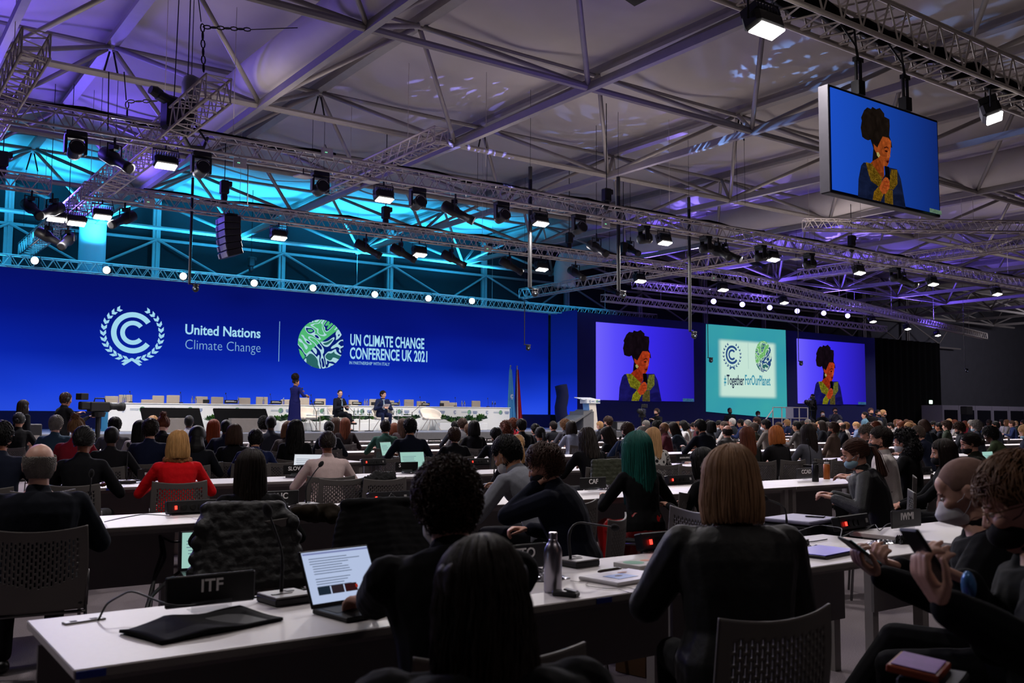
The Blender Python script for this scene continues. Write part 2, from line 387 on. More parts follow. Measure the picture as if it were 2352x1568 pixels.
# ------------------------------------------------------------------ fixtures
lensm = em('lens_white', 'fff6f0', 14.); housing = pm('lamp_housing', '141417', .5, .2)
def mk_flood():
    e = empty('floodlight', label='x', cat='floodlight'); T = Matrix.Rotation(R(-16), 3, 'X')
    m = MB(); m.rbox((0, 0, 0), (.44, .24, .20), .04, T)
    for i in range(9): m.box(T @ Vector((-.19+i*.0475, 0, .125)), (.012, .22, .08), T)
    m.build('housing', housing, e)
    MB().rbox(T @ Vector((0, -.02, -.105)), (.38, .20, .03), .012, T).build('lens', lensm, e)
    y = MB(); y.tube([(-.24, 0, 0), (-.24, 0, .24), (.24, 0, .24), (.24, 0, 0)], .014, 5); y.tube([(0, 0, .24), (0, 0, .33)], .02, 5); y.build('yoke', housing, e)
    cable([(.1, .05, .15), (.3, .05, .05), (.22, .05, .36)], '', .008, parent=e, name='power_cable')
    return proto(e)
flood = mk_flood()
def add_flood(X, Y, z, label, P=150, rz=0, group='white floodlights under the trusses'):
    dup(flood, (X, Y, z), rz, label, group)
    q = Matrix.Rotation(rz, 3, 'Z') @ Matrix.Rotation(R(-16), 3, 'X')
    a = q @ Vector((0, -.02, -.14)); b_ = q @ Vector((0, -.02, -1.14))
    lamp('AREA', Vector((X, Y, z))+a, Vector((X, Y, z))+b_, P, (1, .93, .92), .36, .18)
ORD = ['first', 'second', 'third', 'fourth', 'fifth', 'sixth', 'seventh', 'eighth', 'ninth', 'tenth', 'eleventh', 'twelfth', 'thirteenth', 'fourteenth']
for i, (x, y) in enumerate([(380, 368), (881, 447), (1240, 505), (1525, 551), (1774, 592), (1972, 623), (2141, 648), (2288, 670)]):
    add_flood(onY(x, y, T1).x, T1, 6.25, 'bright white floodlight under the long hall truss, %s from its left end' % ORD[i], 290)
for i, (x, y) in enumerate([(235, 485), (640, 535), (963, 576), (1243, 609), (1469, 640), (1659, 665)]):
    k_ = onY(x, y, 1).x; Y_ = T2 if i < 5 else (24-27.5*.234)/(1-.234*k_); add_flood(k_*Y_, Y_, 6.22, 'bright white floodlight under the truss of the line array, %s from the left' % ORD[i])
add_flood(4.15, 24.6, 6.15, 'dazzling floodlight of the pair beside the cyan duct elbow, left one'); add_flood(4.55, 24.3, 6.05, 'dazzling floodlight of the pair beside the cyan duct elbow, right one')
for i, (x, y, Y) in enumerate([(1799, 691, 25.2), (2003, 731, 27), (2083, 748, 28), (2152, 762, 29)]):
    k_ = onY(x, y, 1).x; Y = (24-27.5*.234)/(1-.234*k_); add_flood(k_*Y, Y, 6.22, 'small bright floodlight on the far angled truss, %s from the left' % ORD[i], rz=.2)
add_flood(7.85, 6.4, 5.60, 'large floodlight shining at the top beside the big truss', 76, 0, None); add_flood(12.5, 6.4, 5.55, 'floodlight to the right of the hanging screen', 76, .5, None)
for X in (3.4, -1.2): lamp('AREA', (X, 6.4, 5.5), (X, 5.9, 0), 76, (1, .93, .92), .36, .18)

def mk_mh():
    e = empty('moving_head_light', label='x', cat='stage light')
    MB().rbox((0, 0, 0), (.36, .22, .11), .02).tube([(-.1, 0, .05), (-.1, 0, .14)], .018, 5).tube([(.1, 0, .05), (.1, 0, .14)], .018, 5).build('base', housing, e)
    y = MB()
    for s in (-1, 1): y.rbox((s*.17, 0, -.20), (.05, .14, .34), .015)
    y.rbox((0, 0, -.07), (.34, .14, .04), .01); y.build('yoke', housing, e)
    h = MB(); T = Matrix.Rotation(R(78), 3, 'X')
    h.lathe((0, 0, -.30), [(.06, -.18), (.12, -.16), (.135, -.05), (.13, .10), (.145, .14), (.145, .19), (.11, .19)], 18, T); h.build('head', housing, e, True)
    g = MB(); n = 12
    pts = [T @ Vector((.118*math.cos(t), .118*math.sin(t), .197)) for t in [math.pi*(.08+.84*i/n) for i in range(n+1)]]
    g.tube([p+Vector((0, 0, -.30)) for p in pts], .006, 5).build('rim', pm('lens_rim', '8e8b8c', .3), e)
    return proto(e)
mh = mk_mh()
for i, (x, y) in enumerate([(174, 325), (462, 371), (735, 415), (959, 454), (1152, 481), (1329, 512), (1479, 535), (1621, 554), (1747, 576), (1858, 592), (2056, 630)]):
    p = onY(x, y, T1); dup(mh, (p.x, T1, 6.50), [0, 0, 0, 0, 0, 0, 1.4, 1.4, 1.4, 1.3, 1.4][i], 'black moving head light under the long hall truss, %s from the left' % ORD[i], 'moving heads on the long hall truss')
def mk_prof():
    e = empty('profile_spotlight', label='x', cat='stage light')
    m = MB(); m.lathe((0, 0, -.24), [(.07, -.30), (.115, -.27), (.12, 0), (.085, .06), (.075, .30), (.09, .31), (.09, .42), (.06, .42)], 14, Matrix.Rotation(R(118), 3, 'X')); m.build('barrel', housing, e, True)
    MB().tube([(-.14, 0, -.24), (-.14, 0, 0), (.14, 0, 0), (.14, 0, -.24)], .014, 5).tube([(0, 0, 0), (0, 0, .12)], .02, 5).build('yoke', housing, e)
    MB().box((0, .02, -.04), (.10, .12, .08)).build('ballast', housing, e)
    return proto(e)
prof = mk_prof()
for x, y, Y, rz, lb in [(72, 478, T2, .3, 'leftmost black profile spotlight under the short left truss'), (120, 473, T2, -.9, 'black profile spotlight next to the leftmost one'),
        (112, 540, 25.5, .9, 'black profile spotlight with barn doors left of the cyan duct elbow'), (155, 548, 25.2, -.5, 'black profile spotlight pointing down in front of the cyan duct elbow'),
        (286, 508, T2, -1.0, 'black profile spotlight between the leftmost floodlight and a white box'), (841, 568, T2, 1.1, 'black profile spotlight right of the line array'),
        (922, 578, T2, 1.2, 'black profile spotlight beside the floodlight in mid truss'), (1038, 593, T2, 1.1, 'black profile spotlight left of the white antenna panel'),
        (1170, 601, T2, 1.2, 'black profile spotlight left of the tall hanging pole'), (1322, 626, T2, 0, 'small black profile spotlight over the blue duct end'),
        (263, 345, T1, .5, 'black profile spotlight between two moving heads at left'), (1046, 490, T1, .9, 'large tilted profile spotlight in the middle of the long hall truss'),
        (1650, 585, T1, 0, 'black spotlight of a cluster right of the pole'), (1668, 590, T1, .4, 'second black spotlight of the cluster right of the pole'), (2077, 648, T1, .2, 'black spotlight cluster near the right end of the hall truss'),
        (1370, 565, 20, 0, 'small black hanging spotlight beside the middle pole'), (1448, 568, T2, 0, 'black spotlight right of the second pole'),
        (1400, 660, 28, .3, 'dark spotlight under the second pole'), (1735, 600, T2, .2, 'small dark spotlight over the violet lights')]:
    p = onY(x, y, Y); zz = p.z+.22; zz, on = (ZTR-.13, 1) if abs(zz-ZTR+.13) < .45 and Y in (T1, T2) else (zz, 0); q_ = dup(prof, (p.x, Y, zz), rz, lb, 'profile spotlights', 1.15)
    if not on: MB().tube([(0, 0, .1), (0, 0, (9.66-zz)/1.15)], .008, 4).build('hanging_wire', housing, q_)
def mk_par(name, mat):
    e = empty('par_spotlight', label='x', cat='spotlight')
    T = Matrix.Rotation(R(97), 3, 'X') @ Matrix.Rotation(0, 3, 'Z')
    MB().lathe((0, 0, 0), [(.07, -.24), (.12, -.18), (.13, 0), (.115, 0)], 16, T).build('can', housing, e, True)
    MB().lathe((0, 0, 0), [(.12, -.01), (.12, .012), (.02, .02)], 16, T).build('lens', mat, e)
    MB().tube([(-.15, .05, 0), (-.15, .05, .2), (.15, .05, .2), (.15, .05, 0)], .012, 5).build('yoke', housing, e)
    return proto(e)
par_w = mk_par('w', em('par_white', 'fff2e4', 9.)); par_v = mk_par('v', em('par_violet', '9d8cff', 9.))
for i, (x, y) in enumerate([(80, 598), (245, 620), (421, 634), (584, 650), (719, 661), (861, 676), (984, 685), (1084, 691)]):
    p = onY(x, y, 33.0); dup(par_w, (p.x, 33.0, p.z), -.6, 'round white spotlight on the cyan truss above the blue wall, %s from the left' % ORD[i], 'white spots over the blue wall')
for i, (x, y) in enumerate([(1639, 692), (1705, 699), (1768, 706), (1831, 714), (1892, 719), (1947, 725)]):
    p = onY(x, y, 29.7); dup(par_v, (p.x, 29.7, p.z), -.75, 'violet spotlight on the purple truss, %s from the left' % ORD[i], 'violet spots over the screens')
# small white radio boxes and antenna panels
boxm = pm('white_plastic', 'b5b0ac', .5); ledg = em('led_green', '7dffb0', 3); 
for x, y, Y, lb in [(543, 380, T1, 'white radio box with two green lamps under the hall truss'), (742, 356, T1, 'white radio box on top of the hall truss'), (338, 468, T2, 'white radio box with one green lamp near the left end of the line array truss'),
        (1380, 518, T1, 'white radio box with green lamps right of a moving head'), (1112, 574, T2, 'white antenna box in the middle of the line array truss'), (1630, 640, T2, 'small white box beyond the third pole'), (1895, 700, 26, 'white box over the violet spotlights')]:
    p = onY(x, y, Y); e = empty('radio_box', (p.x, Y-.2, p.z), 0, lb, 'radio box')
    MB().rbox((0, 0, 0), (.26, .06, .20), .012).build('case', boxm, e); MB().ell((-.05, -.035, 0), (.007, .004, .007)).ell((-.02, -.035, 0), (.007, .004, .007)).build('led', ledg, e)
    MB().tube([(0, .02, .08), (0, .1, .2)], .01, 5).build('bracket', housing, e)
for x, y, Y, lb in [(692, 408, T1, 'flat white antenna panel hanging under the hall truss at left'), (845, 420, T1, 'second flat white antenna panel hanging under the hall truss'), (1822, 596, T1, 'flat white antenna panel under the far part of the hall truss')]:
    p = onY(x, y, Y); e = empty('antenna_panel', (p.x, Y-.1, p.z), .2, lb, 'antenna')
    MB().rbox((0, 0, 0), (.34, .26, .03), .01).build('panel', boxm, e); MB().tube([(0, 0, .01), (0, 0, .18)], .012, 5).build('stem', housing, e)
# chain hoists with their chains to the roof
chainm = pm('chain_steel', '1c1c1f', .4, .6)
def hoist(X, Y, z, lb, top=8.1):
    e = empty('chain_hoist', (X, Y, z), 0, lb, 'chain hoist')
    MB().rbox((0, 0, 0), (.22, .2, .36), .03).ell((0, 0, -.26), (.09, .09, .14)).build('motor', housing, e)
    MB().rbox((.14, 0, .1), (.1, .14, .14), .02).build('gearbox', housing, e)
    MB().tube([(0, 0, .15), (0, 0, 9.66-z)], .012, 5).build('chain', chainm, e)
for a in [(5.35, T1, 7.25, 'tall black hoist standing above the hall truss at left'), (16.2, T1, 7.2, 'black chain hoist above the hall truss near the middle'), (26.8, T1, 7.2, 'black chain hoist above the hall truss below the hanging screen'),
          (8.0, T2, 7.3, 'yellow black chain hoist over the line array'), (12.7, T2, 7.25, 'black chain hoist over the middle of the second truss'), (19.5, T2, 7.3, 'black chain hoist by the middle pole'), (21.9, T2, 7.25, 'black chain hoist right of the second pole'), (2.9, T2, 7.2, 'black chain hoist over the left short truss'), (12.2, 33.4, 7.0, 'black chain hoist on the cyan truss')]:
    hoist(*a)
e = empty('dome_camera', onY(439, 205, 17.9), 0, 'grey domed camera head above the long truss at upper left', 'camera')
MB().lathe((0, 0, 0), [(.12, -.22), (.17, -.15), (.18, .1), (.14, .22), (.05, .27)], 16).build('dome', pm('dome_grey', '55565a', .5), e, True)
MB().tube([(0, 0, -.2), (0, 0, -.62)], .11, 10).build('stem', housing, e)
MB().tube([(0, 0, .2), (0, 0, 9.66-e.location.z)], .008, 4).build('wire', chainm, e)
e = empty('follow_spot', onY(398, 262, 17.9), .3, 'large black follow spot standing on the long truss left of the grey dome', 'stage light')
MB().rbox((0, 0, 0), (.40, .30, .62), .05).rbox((-.16, -.05, .22), (.50, .20, .16), .04, Matrix.Rotation(.2, 3, 'Y')).build('body', housing, e); MB().lathe((-.42, -.05, .30), [(.09, -.12), (.11, 0), (.08, .10)], 12, Matrix.Rotation(R(-80), 3, 'Y')).build('lens_hood', housing, e)
MB().tube([(.2, 0, -.3), (.45, .1, -.5), (.75, .1, -.45), (.9, .2, -.2)], .03, 6).tube([(.15, 0, .1), (.5, .1, .0), (.8, .1, -.3)], .02, 6).build('cable_loop', housing, e)
# rigging bridles under the top nodes
def straps(X, Y, lb):
    e = empty('rigging_strap', (X, Y, 9.5), 0, lb, 'strap')
    for s in (-1, 1):
        MB().tube([(s*.04, 0, 0), (s*.16, 0, -.55)], .022, 5).build('strap', black, e); MB().tube([(s*.16, 0, -.55), (s*.16, 0, -2.3)], .006, 4).build('wire', chainm, e)
for X, Y, lb in ((4.7, 22.0, 'pair of black straps hanging from the roof joint at upper left'), (4.7, 32.2, 'pair of black straps hanging over the cyan lit roof at left'), (9.7, 22.0, 'black straps on the roof joint beside the big duct'),
              (14.7, 22.0, 'black straps on the roof joint in the middle'), (19.7, 16.9, 'black straps on the roof joint above the hall centre'), (24.6, 27.0, 'black straps over the blue duct end'), (29.6, 22.0, 'black straps left of the hanging screen')): straps(X, Y, lb)
def chain(pts, lb, r=.05):
    m = MB(); P0, P1 = Vector(pts[0]), Vector(pts[1]); d = P1-P0; n = max(2, int(d.length/(r*1.7)))
    for i in range(n):
        c = P0+d*(i+.5)/n; q = d.to_track_quat('Z', 'X') @ Euler((0, 0, (i % 2)*math.pi/2)).to_quaternion()
        ring = [c+q @ Vector((r*.45*math.cos(t), 0, r*math.sin(t))) for t in [k*math.pi/4 for k in range(9)]]
        m.tube(ring, r*.16, 4, False)
    tag(m.build('chain', chainm), lb, 'chain')
def pY(x, y, Y): return onY(x, y, Y)
chain([pY(465, 55, 16), pY(468, 165, 16)], 'heavy black chain dangling at upper left', .075); chain([pY(468, 62, 16), pY(575, 68, 16)], 'black chain pulled sideways at upper left', .07)
chain([pY(292, 232, 19), pY(292, 268, 19)], 'short black chain dangling over the left moving heads', .07); chain([pY(292, 233, 19), pY(362, 232, 19)], 'short black chain pulled towards the domed camera', .07)
for k, (a, b_) in enumerate((((411, 0), (400, 225)), ((456, 0), (462, 50)), ((575, 68), (700, 63)), ((250, 165), (248, 300)), ((285, 165), (290, 230)), ((570, 380), (568, 470)))):
    tag(MB().tube([pY(*a, 16.5), pY(*b_, 16.5)], .009, 4).build('steel_wire', chainm), 'thin dark steel wire under the roof, %s of six at upper left' % ORD[k], 'wire')
# poles with small cameras at their feet
def cam_pole(x0, y0, x1, y1, Y, lb, thick=.035, camx=0):
    a, b_ = onY(x0, y0, Y), onY(x1, y1, Y); b_.x = a.x; e = empty('camera_pole', a, 0, lb, 'camera pole'); L_ = b_.z-a.z
    if a.z < 9.5: MB().tube([(0, 0, 0), (0, 0, 9.66-a.z)], .006, 4).build('wire', black, e)
    MB().tube([(0, 0, 0), (0, 0, L_)], thick, 8).build('pole', black, e)
    MB().rbox((.12, 0, L_-.02), (.30, .05, .03), .008).build('arm', housing, e)
    MB().ell((.16, 0, L_-.13), (.085, .085, .09)).lathe((.16, 0, L_-.08), [(.075, 0), (.08, .05), (.03, .06)], 12).build('camera_head', housing, e, True)
    MB().ell((.12, -.08, L_-.15), (.022, .02, .022)).build('lens', pm('lens_glass', '9fb7c0', .1), e)
cam_pole(443, 408, 438, 650, 24, 'black pole with dome camera in front of the blue wall'); cam_pole(1218, 383, 1215, 660, 18.75, 'tall black pole with a camera cluster left of the screens', .05)
cam_pole(1420, 406, 1415, 665, 18.75, 'tall black pole between the blue wall and the first blue screen', .05); cam_pole(1582, 453, 1592, 760, 18.75, 'tall black pole with camera between first blue and teal screen', .045)
cam_pole(1205, 690, 1207, 790, 26, 'thin hanging rod with small camera before the blue wall', .015); cam_pole(1625, 690, 1630, 820, 26, 'thin hanging rod with small camera at the teal screen edge', .015)
cam_pole(1832, 700, 1837, 828, 26, 'thin hanging rod with small camera at the second blue screen', .015); cam_pole(2213, 740, 2222, 846, 26, 'thin hanging rod with camera before the grey wall at right', .015)
# line array loudspeaker
e = empty('line_array_speaker', (8.1, T2-.1, 6.5), -1.55, 'tall curved black line array loudspeaker with grey fronts', 'loudspeaker')
z = 0.; y = 0.; a = 0.
for k in range(6):
    a = R(3+k*3.2); M = Matrix.Rotation(a, 3, 'X') @ Matrix.Rotation(0, 3, 'Z'); c = Vector((0, y, z-.085))
    MB().rbox(c, (.66, .42, .165), .015, M).build('cabinet', black, e); MB().box(c+M @ Vector((-.29, -.215, 0)), (.08, .012, .12), M).box(c+M @ Vector((.1, -.215, 0)), (.42, .01, .14), M).box(c+M @ Vector((-.335, -.1, 0)), (.012, .2, .13), M).build('grille', pm('grille_grey', '8b8a88', .6), e)
    z -= .168; y += math.sin(a)*.10
MB().box((0, 0, .05), (.5, .3, .05)).tube([(0, 0, .05), (0, 0, .2)], .02, 5).build('bumper', housing, e)
# ------------------------------------------------------------------ stage
YW, YS = 34.0, 32.4
ZD = .93
deckm = pm('stage_deck', '8d909c', .55, noise_amt=.06, scale=5); deckf = pm('stage_front', '6a6a6c', .7)
o = MB().box((12.5, 29.9, ZD/2), (37, 8.6, ZD)).build('stage_deck', deckm); tag(o, kind='structure')
o = MB().box((12.5, 25.585, ZD/2), (37, .03, ZD-.04)).build('stage_front', deckf); tag(o, kind='structure')
# blue picture wall
wallm = ramp_emit('wall_picture', [(0, '2c56fa'), (.16, '1c44e6'), (.42, '0a26b0'), (.72, '071684'), (1, '07126c')], strength=.95, leaf=.30)
e = empty('led_wall', (11.0, YW, 1.52), 0, 'huge bright blue picture wall behind the stage with two conference logos', 'display wall')
MB().box((0, .06, 2.33), (30.8, .1, 4.66)).build('display', wallm, e)
ret = ramp_emit('return_picture', [(0, '1c3cf0'), (.4, '0a249e'), (1, '071768')], strength=.85, leaf=.1)
o = MB().box((0, 0, 2.31), (.12, 1.75, 4.62)).build('side_display', ret, None, loc=(26.62, 33.15, 1.52)); tag(o, 'narrow blue side panel joining the right end of the big blue wall', 'display wall')
tag(MB().box((11, YW+.02, (ZD+1.52)/2), (31, .1, 1.52-ZD)).build('wall_skirt', navy), kind='structure')
lt = em('logo_light', '9fd6ee', 1.0)
def sw(x, y): p = onY(x, y, YW); return Vector((p.x-11.0, 0, p.z-1.52))
def arcC(m, c, r, t, a0, a1, y, n=40):
    vs = []; fs = []
    for i in range(n+1):
        a = R(a0+(a1-a0)*i/n)
        for q in (r-t/2, r+t/2): vs.append((c[0]+q*math.cos(a), y, c[2]+q*math.sin(a)))
    for i in range(n): fs.append((2*i, 2*i+1, 2*i+3, 2*i+2))
    m.add(vs, fs)
def emblem(m, c, s, y, n=11):
    """two nested C arcs inside a laurel wreath, half height s"""
    arcC(m, c, s*.67, s*.19, 36, 324, y); arcC(m, c, s*.365, s*.165, 40, 320, y, 24)
    for sd in (-1, 1):
        for i in range(n):
            t = i/(n-1); a = R(-84+138*t); rr = s*(1.0+.02*math.sin(t*3))
            bx, bz = c[0]+sd*rr*math.cos(a), c[2]-s*.02+rr*math.sin(a)*.98
            for out, ln in ((1, 1), (-1, .95)):
                d = a+math.pi/2-out*.42; L = s*.29*ln*(1-.22*t); w_ = s*.052
                dx, dz = sd*math.cos(d), math.sin(d); nx_, nz_ = -dz, dx
                m.add([(bx, y, bz), (bx+dx*L*.5+nx_*w_, y, bz+dz*L*.5+nz_*w_), (bx+dx*L, y, bz+dz*L), (bx+dx*L*.5-nx_*w_, y, bz+dz*L*.5-nz_*w_)], [(0, 1, 2, 3)])
        m.add([(c[0]-sd*s*.05, y, c[2]-s*1.0), (c[0]+sd*s*.27, y, c[2]-s*1.22), (c[0]+sd*s*.36, y, c[2]-s*1.17), (c[0]+sd*s*.02, y, c[2]-s*.93)], [(0, 1, 2, 3)])
m = MB(); emblem(m, sw(305, 764), .93, -.012, 12); m.build('emblem', lt, e)
def text_at(txt, x, y, x2, size, bold, parent, mat, base=sw, dy=-.014):
    p, q = base(x, y), base(x2, y); return lettering(txt, size, mat, parent, (p.x, dy, p.z), bold, q.x-p.x)
text_at('United Nations', 425, 766.5, 598, .50, .010, e, lt); text_at('Climate Change', 425, 801, 598, .50, -.006, e, em('logo_light2', '86b8e0', .85))
text_at('UN CLIMATE CHANGE', 804, 792, 974, .62, .014, e, lt); text_at('CONFERENCE UK 2021', 803, 823, 981, .63, .014, e, lt); text_at('IN PARTNERSHIP WITH ITALY', 802, 836, 895, .17, .004, e, em('logo_light2', '86b8e0', .85))
p, q = sw(642, 738), sw(640, 830); MB().box(((p.x+q.x)/2, -.012, (p.z+q.z)/2), (.022, .01, p.z-q.z)).build('divider', em('logo_light2', '86b8e0', .85), e)
def globe_mat(name, strength, a='0a1f7a', b='55c27c', c='b6e4ee', sc=1.9):
    m = bpy.data.materials.new(name); m.use_nodes = True; nt = m.node_tree; N = nt.nodes; L = nt.links; N.clear()
    tc = N.new('ShaderNodeTexCoord'); mp = N.new('ShaderNodeMapping'); mp.inputs['Location'].default_value = (3.1, 0, 1.2); L.new(tc.outputs['Generated'], mp.inputs[0])
    n1 = N.new('ShaderNodeTexNoise'); n1.inputs['Scale'].default_value = sc*1.6; n1.inputs['Detail'].default_value = 1.2; n1.inputs['Distortion'].default_value = 2.0
    L.new(mp.outputs[0], n1.inputs['Vector'])
    n2 = N.new('ShaderNodeTexNoise'); n2.inputs['Scale'].default_value = sc; n2.inputs['Detail'].default_value = 1; L.new(mp.outputs[0], n2.inputs['Vector'])
    sp = N.new('ShaderNodeSeparateXYZ'); L.new(tc.outputs['Generated'], sp.inputs[0])
    g = N.new('ShaderNodeValToRGB'); g.color_ramp.interpolation = 'CONSTANT'; es = g.color_ramp.elements
    for q in range(4): es.new(.5)
    for e_, (p_, cc) in zip(es, [(0, b), (.40, c), (.46, b), (.56, c), (.60, a), (.66, b)]): e_.position = p_; e_.color = lin(cc)+(1,)
    L.new(n1.outputs['Fac'], g.inputs[0])
    g2 = N.new('ShaderNodeValToRGB'); g2.color_ramp.interpolation = 'CONSTANT'; es = g2.color_ramp.elements
    for q in range(3): es.new(.5)
    for e_, (p_, cc) in zip(es, [(0, a), (.40, c), (.47, a), (.56, c), (.63, '2d6a6a')]): e_.position = p_; e_.color = lin(cc)+(1,)
    L.new(n1.outputs['Fac'], g2.inputs[0])
    ma = N.new('ShaderNodeMath'); ma.operation = 'SUBTRACT'; L.new(sp.outputs[0], ma.inputs[0]); L.new(sp.outputs[2], ma.inputs[1])
    mb = N.new('ShaderNodeMath'); mb.operation = 'MULTIPLY_ADD'; mb.inputs[1].default_value = .9; L.new(n2.outputs['Fac'], mb.inputs[0]); L.new(ma.outputs[0], mb.inputs[2])
    mc = N.new('ShaderNodeMath'); mc.operation = 'GREATER_THAN'; mc.inputs[1].default_value = .48; L.new(mb.outputs[0], mc.inputs[0])
    mx = N.new('ShaderNodeMixRGB'); L.new(mc.outputs[0], mx.inputs[0]); L.new(g.outputs[0], mx.inputs[1]); L.new(g2.outputs[0], mx.inputs[2])
    ee = N.new('ShaderNodeEmission'); ee.inputs[1].default_value = strength; L.new(mx.outputs[0], ee.inputs[0])
    o = N.new('ShaderNodeOutputMaterial'); L.new(ee.outputs[0], o.inputs[0]); return m
def disc(m, c, rx, rz_, y, n=40): m.add([(c[0]+rx*math.cos(2*math.pi*i/n), y, c[2]+rz_*math.sin(2*math.pi*i/n)) for i in range(n)], [tuple(range(n))])
m = MB(); disc(m, sw(737, 790), .95, .95, -.014); m.build('globe_picture', globe_mat('globe_wall', .85, sc=.95), e)

# ------------------------------------------------------------------ screens on the dark blue wall
o = MB().box((38.0, YS+.2, 3.05), (22.6, .3, 6.1)).build('wall_screens', navy); tag(o, kind='structure')
FIG = [('hair', '150c14', [(470,660),(450,540),(470,440),(460,400),(510,290),(560,240),(620,250),(640,215),(700,235),(760,205),(830,270),(830,310),(910,330),(915,420),(900,560),(935,640),(945,720),(900,700),(780,760),(700,960),(620,960),(640,780),(600,670),(560,690),(510,680)]),
 ('neck', '9a2f16', [(620,960),(740,880),(800,990),(800,1140),(765,1180),(640,1060),(580,1000)]),
 ('face', 'b23c1c', [(640,720),(700,760),(735,690),(790,590),(880,590),(925,630),(918,720),(912,780),(895,860),(872,950),(840,1000),(785,990),(740,930),(705,870),(650,790)]),
 ('brow', '3a120c', [(805,735),(850,715),(880,730),(878,742),(850,732),(810,750)]), ('eye', '2a0c0a', [(815,775),(850,770),(868,785),(840,798),(815,790)]), ('mouth', '4a0f0c', [(830,915),(880,900),(868,935),(840,945)]),
 ('nose', 'd05a34', [(862,770),(885,770),(898,850),(860,875),(850,850)]),
 ('dress', '1a1760', [(370,1490),(385,1250),(430,1060),(470,1010),(590,1000),(760,1180),(870,1000),(1000,1000),(1060,1120),(1130,1500)]),
 ('embroidery', '7d7a1e', [(500,1000),(590,1000),(755,1165),(730,1290),(690,1290),(570,1240),(530,1120)]), ('embroidery', '6f7030', [(870,1130),(900,1020),(1000,1010),(1000,1200),(930,1290),(860,1300)]),
 ('embroidery', '5d5428', [(780,1310),(915,1300),(915,1498),(780,1495)]), ('cuff', '8e8a1c', [(590,1490),(610,1380),(690,1290),(765,1380),(715,1490)]),
 ('microphone', '07070c', [(790,995),(860,995),(875,1165),(800,1165)]), ('hand', 'b84620', [(690,1310),(760,1180),(800,1145),(835,1150),(862,1200),(860,1280),(800,1370),(740,1385)]),
 ('fingers', '8e2f16', [(775,1205),(855,1200),(855,1212),(775,1219)]), ('fingers', '8e2f16', [(765,1260),(855,1252),(855,1262),(765,1272)]),
 ('earring', 'b9b06a', [(660,840),(690,830),(715,870),(690,905),(665,880)]), ('caption', '3a6a90', [(1520,1440),(1730,1446),(1735,1500),(1520,1496)])]
def figure(parent, W, Hh, tint=None, y=-.03):
    for k, (nm, c, pts) in enumerate(FIG):
        P = []
        for x, yy in pts:
            t = (x-5)/1745; top = 65+135*t; bot = 1475+25*t; P.append((t*W, y-.0015*k, (bot-yy)/(bot-top)*Hh))
        c_ = c if tint is None else tint.get(nm, c)
        mt = speck('pic_n'+c_, c_, 3.5, .35, .75, .55, 1.25)
        n = len(P); Q = P+[(a, y+.03, b) for a, _, b in P]
        if nm == 'embroidery' or nm == 'cuff': mt = speck('pic_speck_'+c_, c_, 11, .40, .60, .35, 1.1)
        MB().add(P, [tuple(range(n))]).build('picture_'+nm, mt, parent)
def speck(name, c, sc, p0, p1, lo, hi):
    """picture colour broken up by soft patches"""
    if name in _m: return _m[name]
    m = bpy.data.materials.new(name); m.use_nodes = True; nt = m.node_tree; N = nt.nodes; N.clear(); b = lin(c)
    tc = N.new('ShaderNodeTexCoord'); nz = N.new('ShaderNodeTexNoise'); nz.inputs['Scale'].default_value = sc; nz.inputs['Distortion'].default_value = 1.2; nz.inputs['Detail'].default_value = 3; nt.links.new(tc.outputs['Generated'], nz.inputs['Vector'])
    cr = N.new('ShaderNodeValToRGB'); cr.color_ramp.elements[0].position = p0; cr.color_ramp.elements[0].color = tuple(x*lo for x in b)+(1,); cr.color_ramp.elements[1].position = p1; cr.color_ramp.elements[1].color = tuple(min(1, x*hi) for x in b)+(1,)
    nt.links.new(nz.outputs['Fac'], cr.inputs[0]); ee = N.new('ShaderNodeEmission'); ee.inputs[1].default_value = .9; nt.links.new(cr.outputs[0], ee.inputs[0]); o = N.new('ShaderNodeOutputMaterial'); nt.links.new(ee.outputs[0], o.inputs[0]); _m[name] = m; return m
scrm = ramp_emit('screen_blue', [(0, '7264ff'), (.18, '5a4cff'), (.48, '3a2bf0'), (1, '2519a0')], axis=0, strength=.95, leaf=0.)
for k, (x0, x1, y0, y1, lb) in enumerate(((1370, 1593, 739, 918, 'large blue projection screen left of the teal screen, showing a speaker with microphone'), (1831, 1986, 777, 926, 'large blue projection screen right of the teal screen, showing a speaker with microphone'))):
    a, b_ = onY(x0, y0, YS), onY(x0, y1, YS); c = onY(x1, y0+13, YS)
    e = empty('projection_screen', (a.x, YS+.02, b_.z), 0, lb, 'screen'); W, Hh = c.x-a.x, a.z-b_.z
    MB().box((W/2, .0, Hh/2), (W, .04, Hh)).build('display', scrm, e); figure(e, W, Hh)
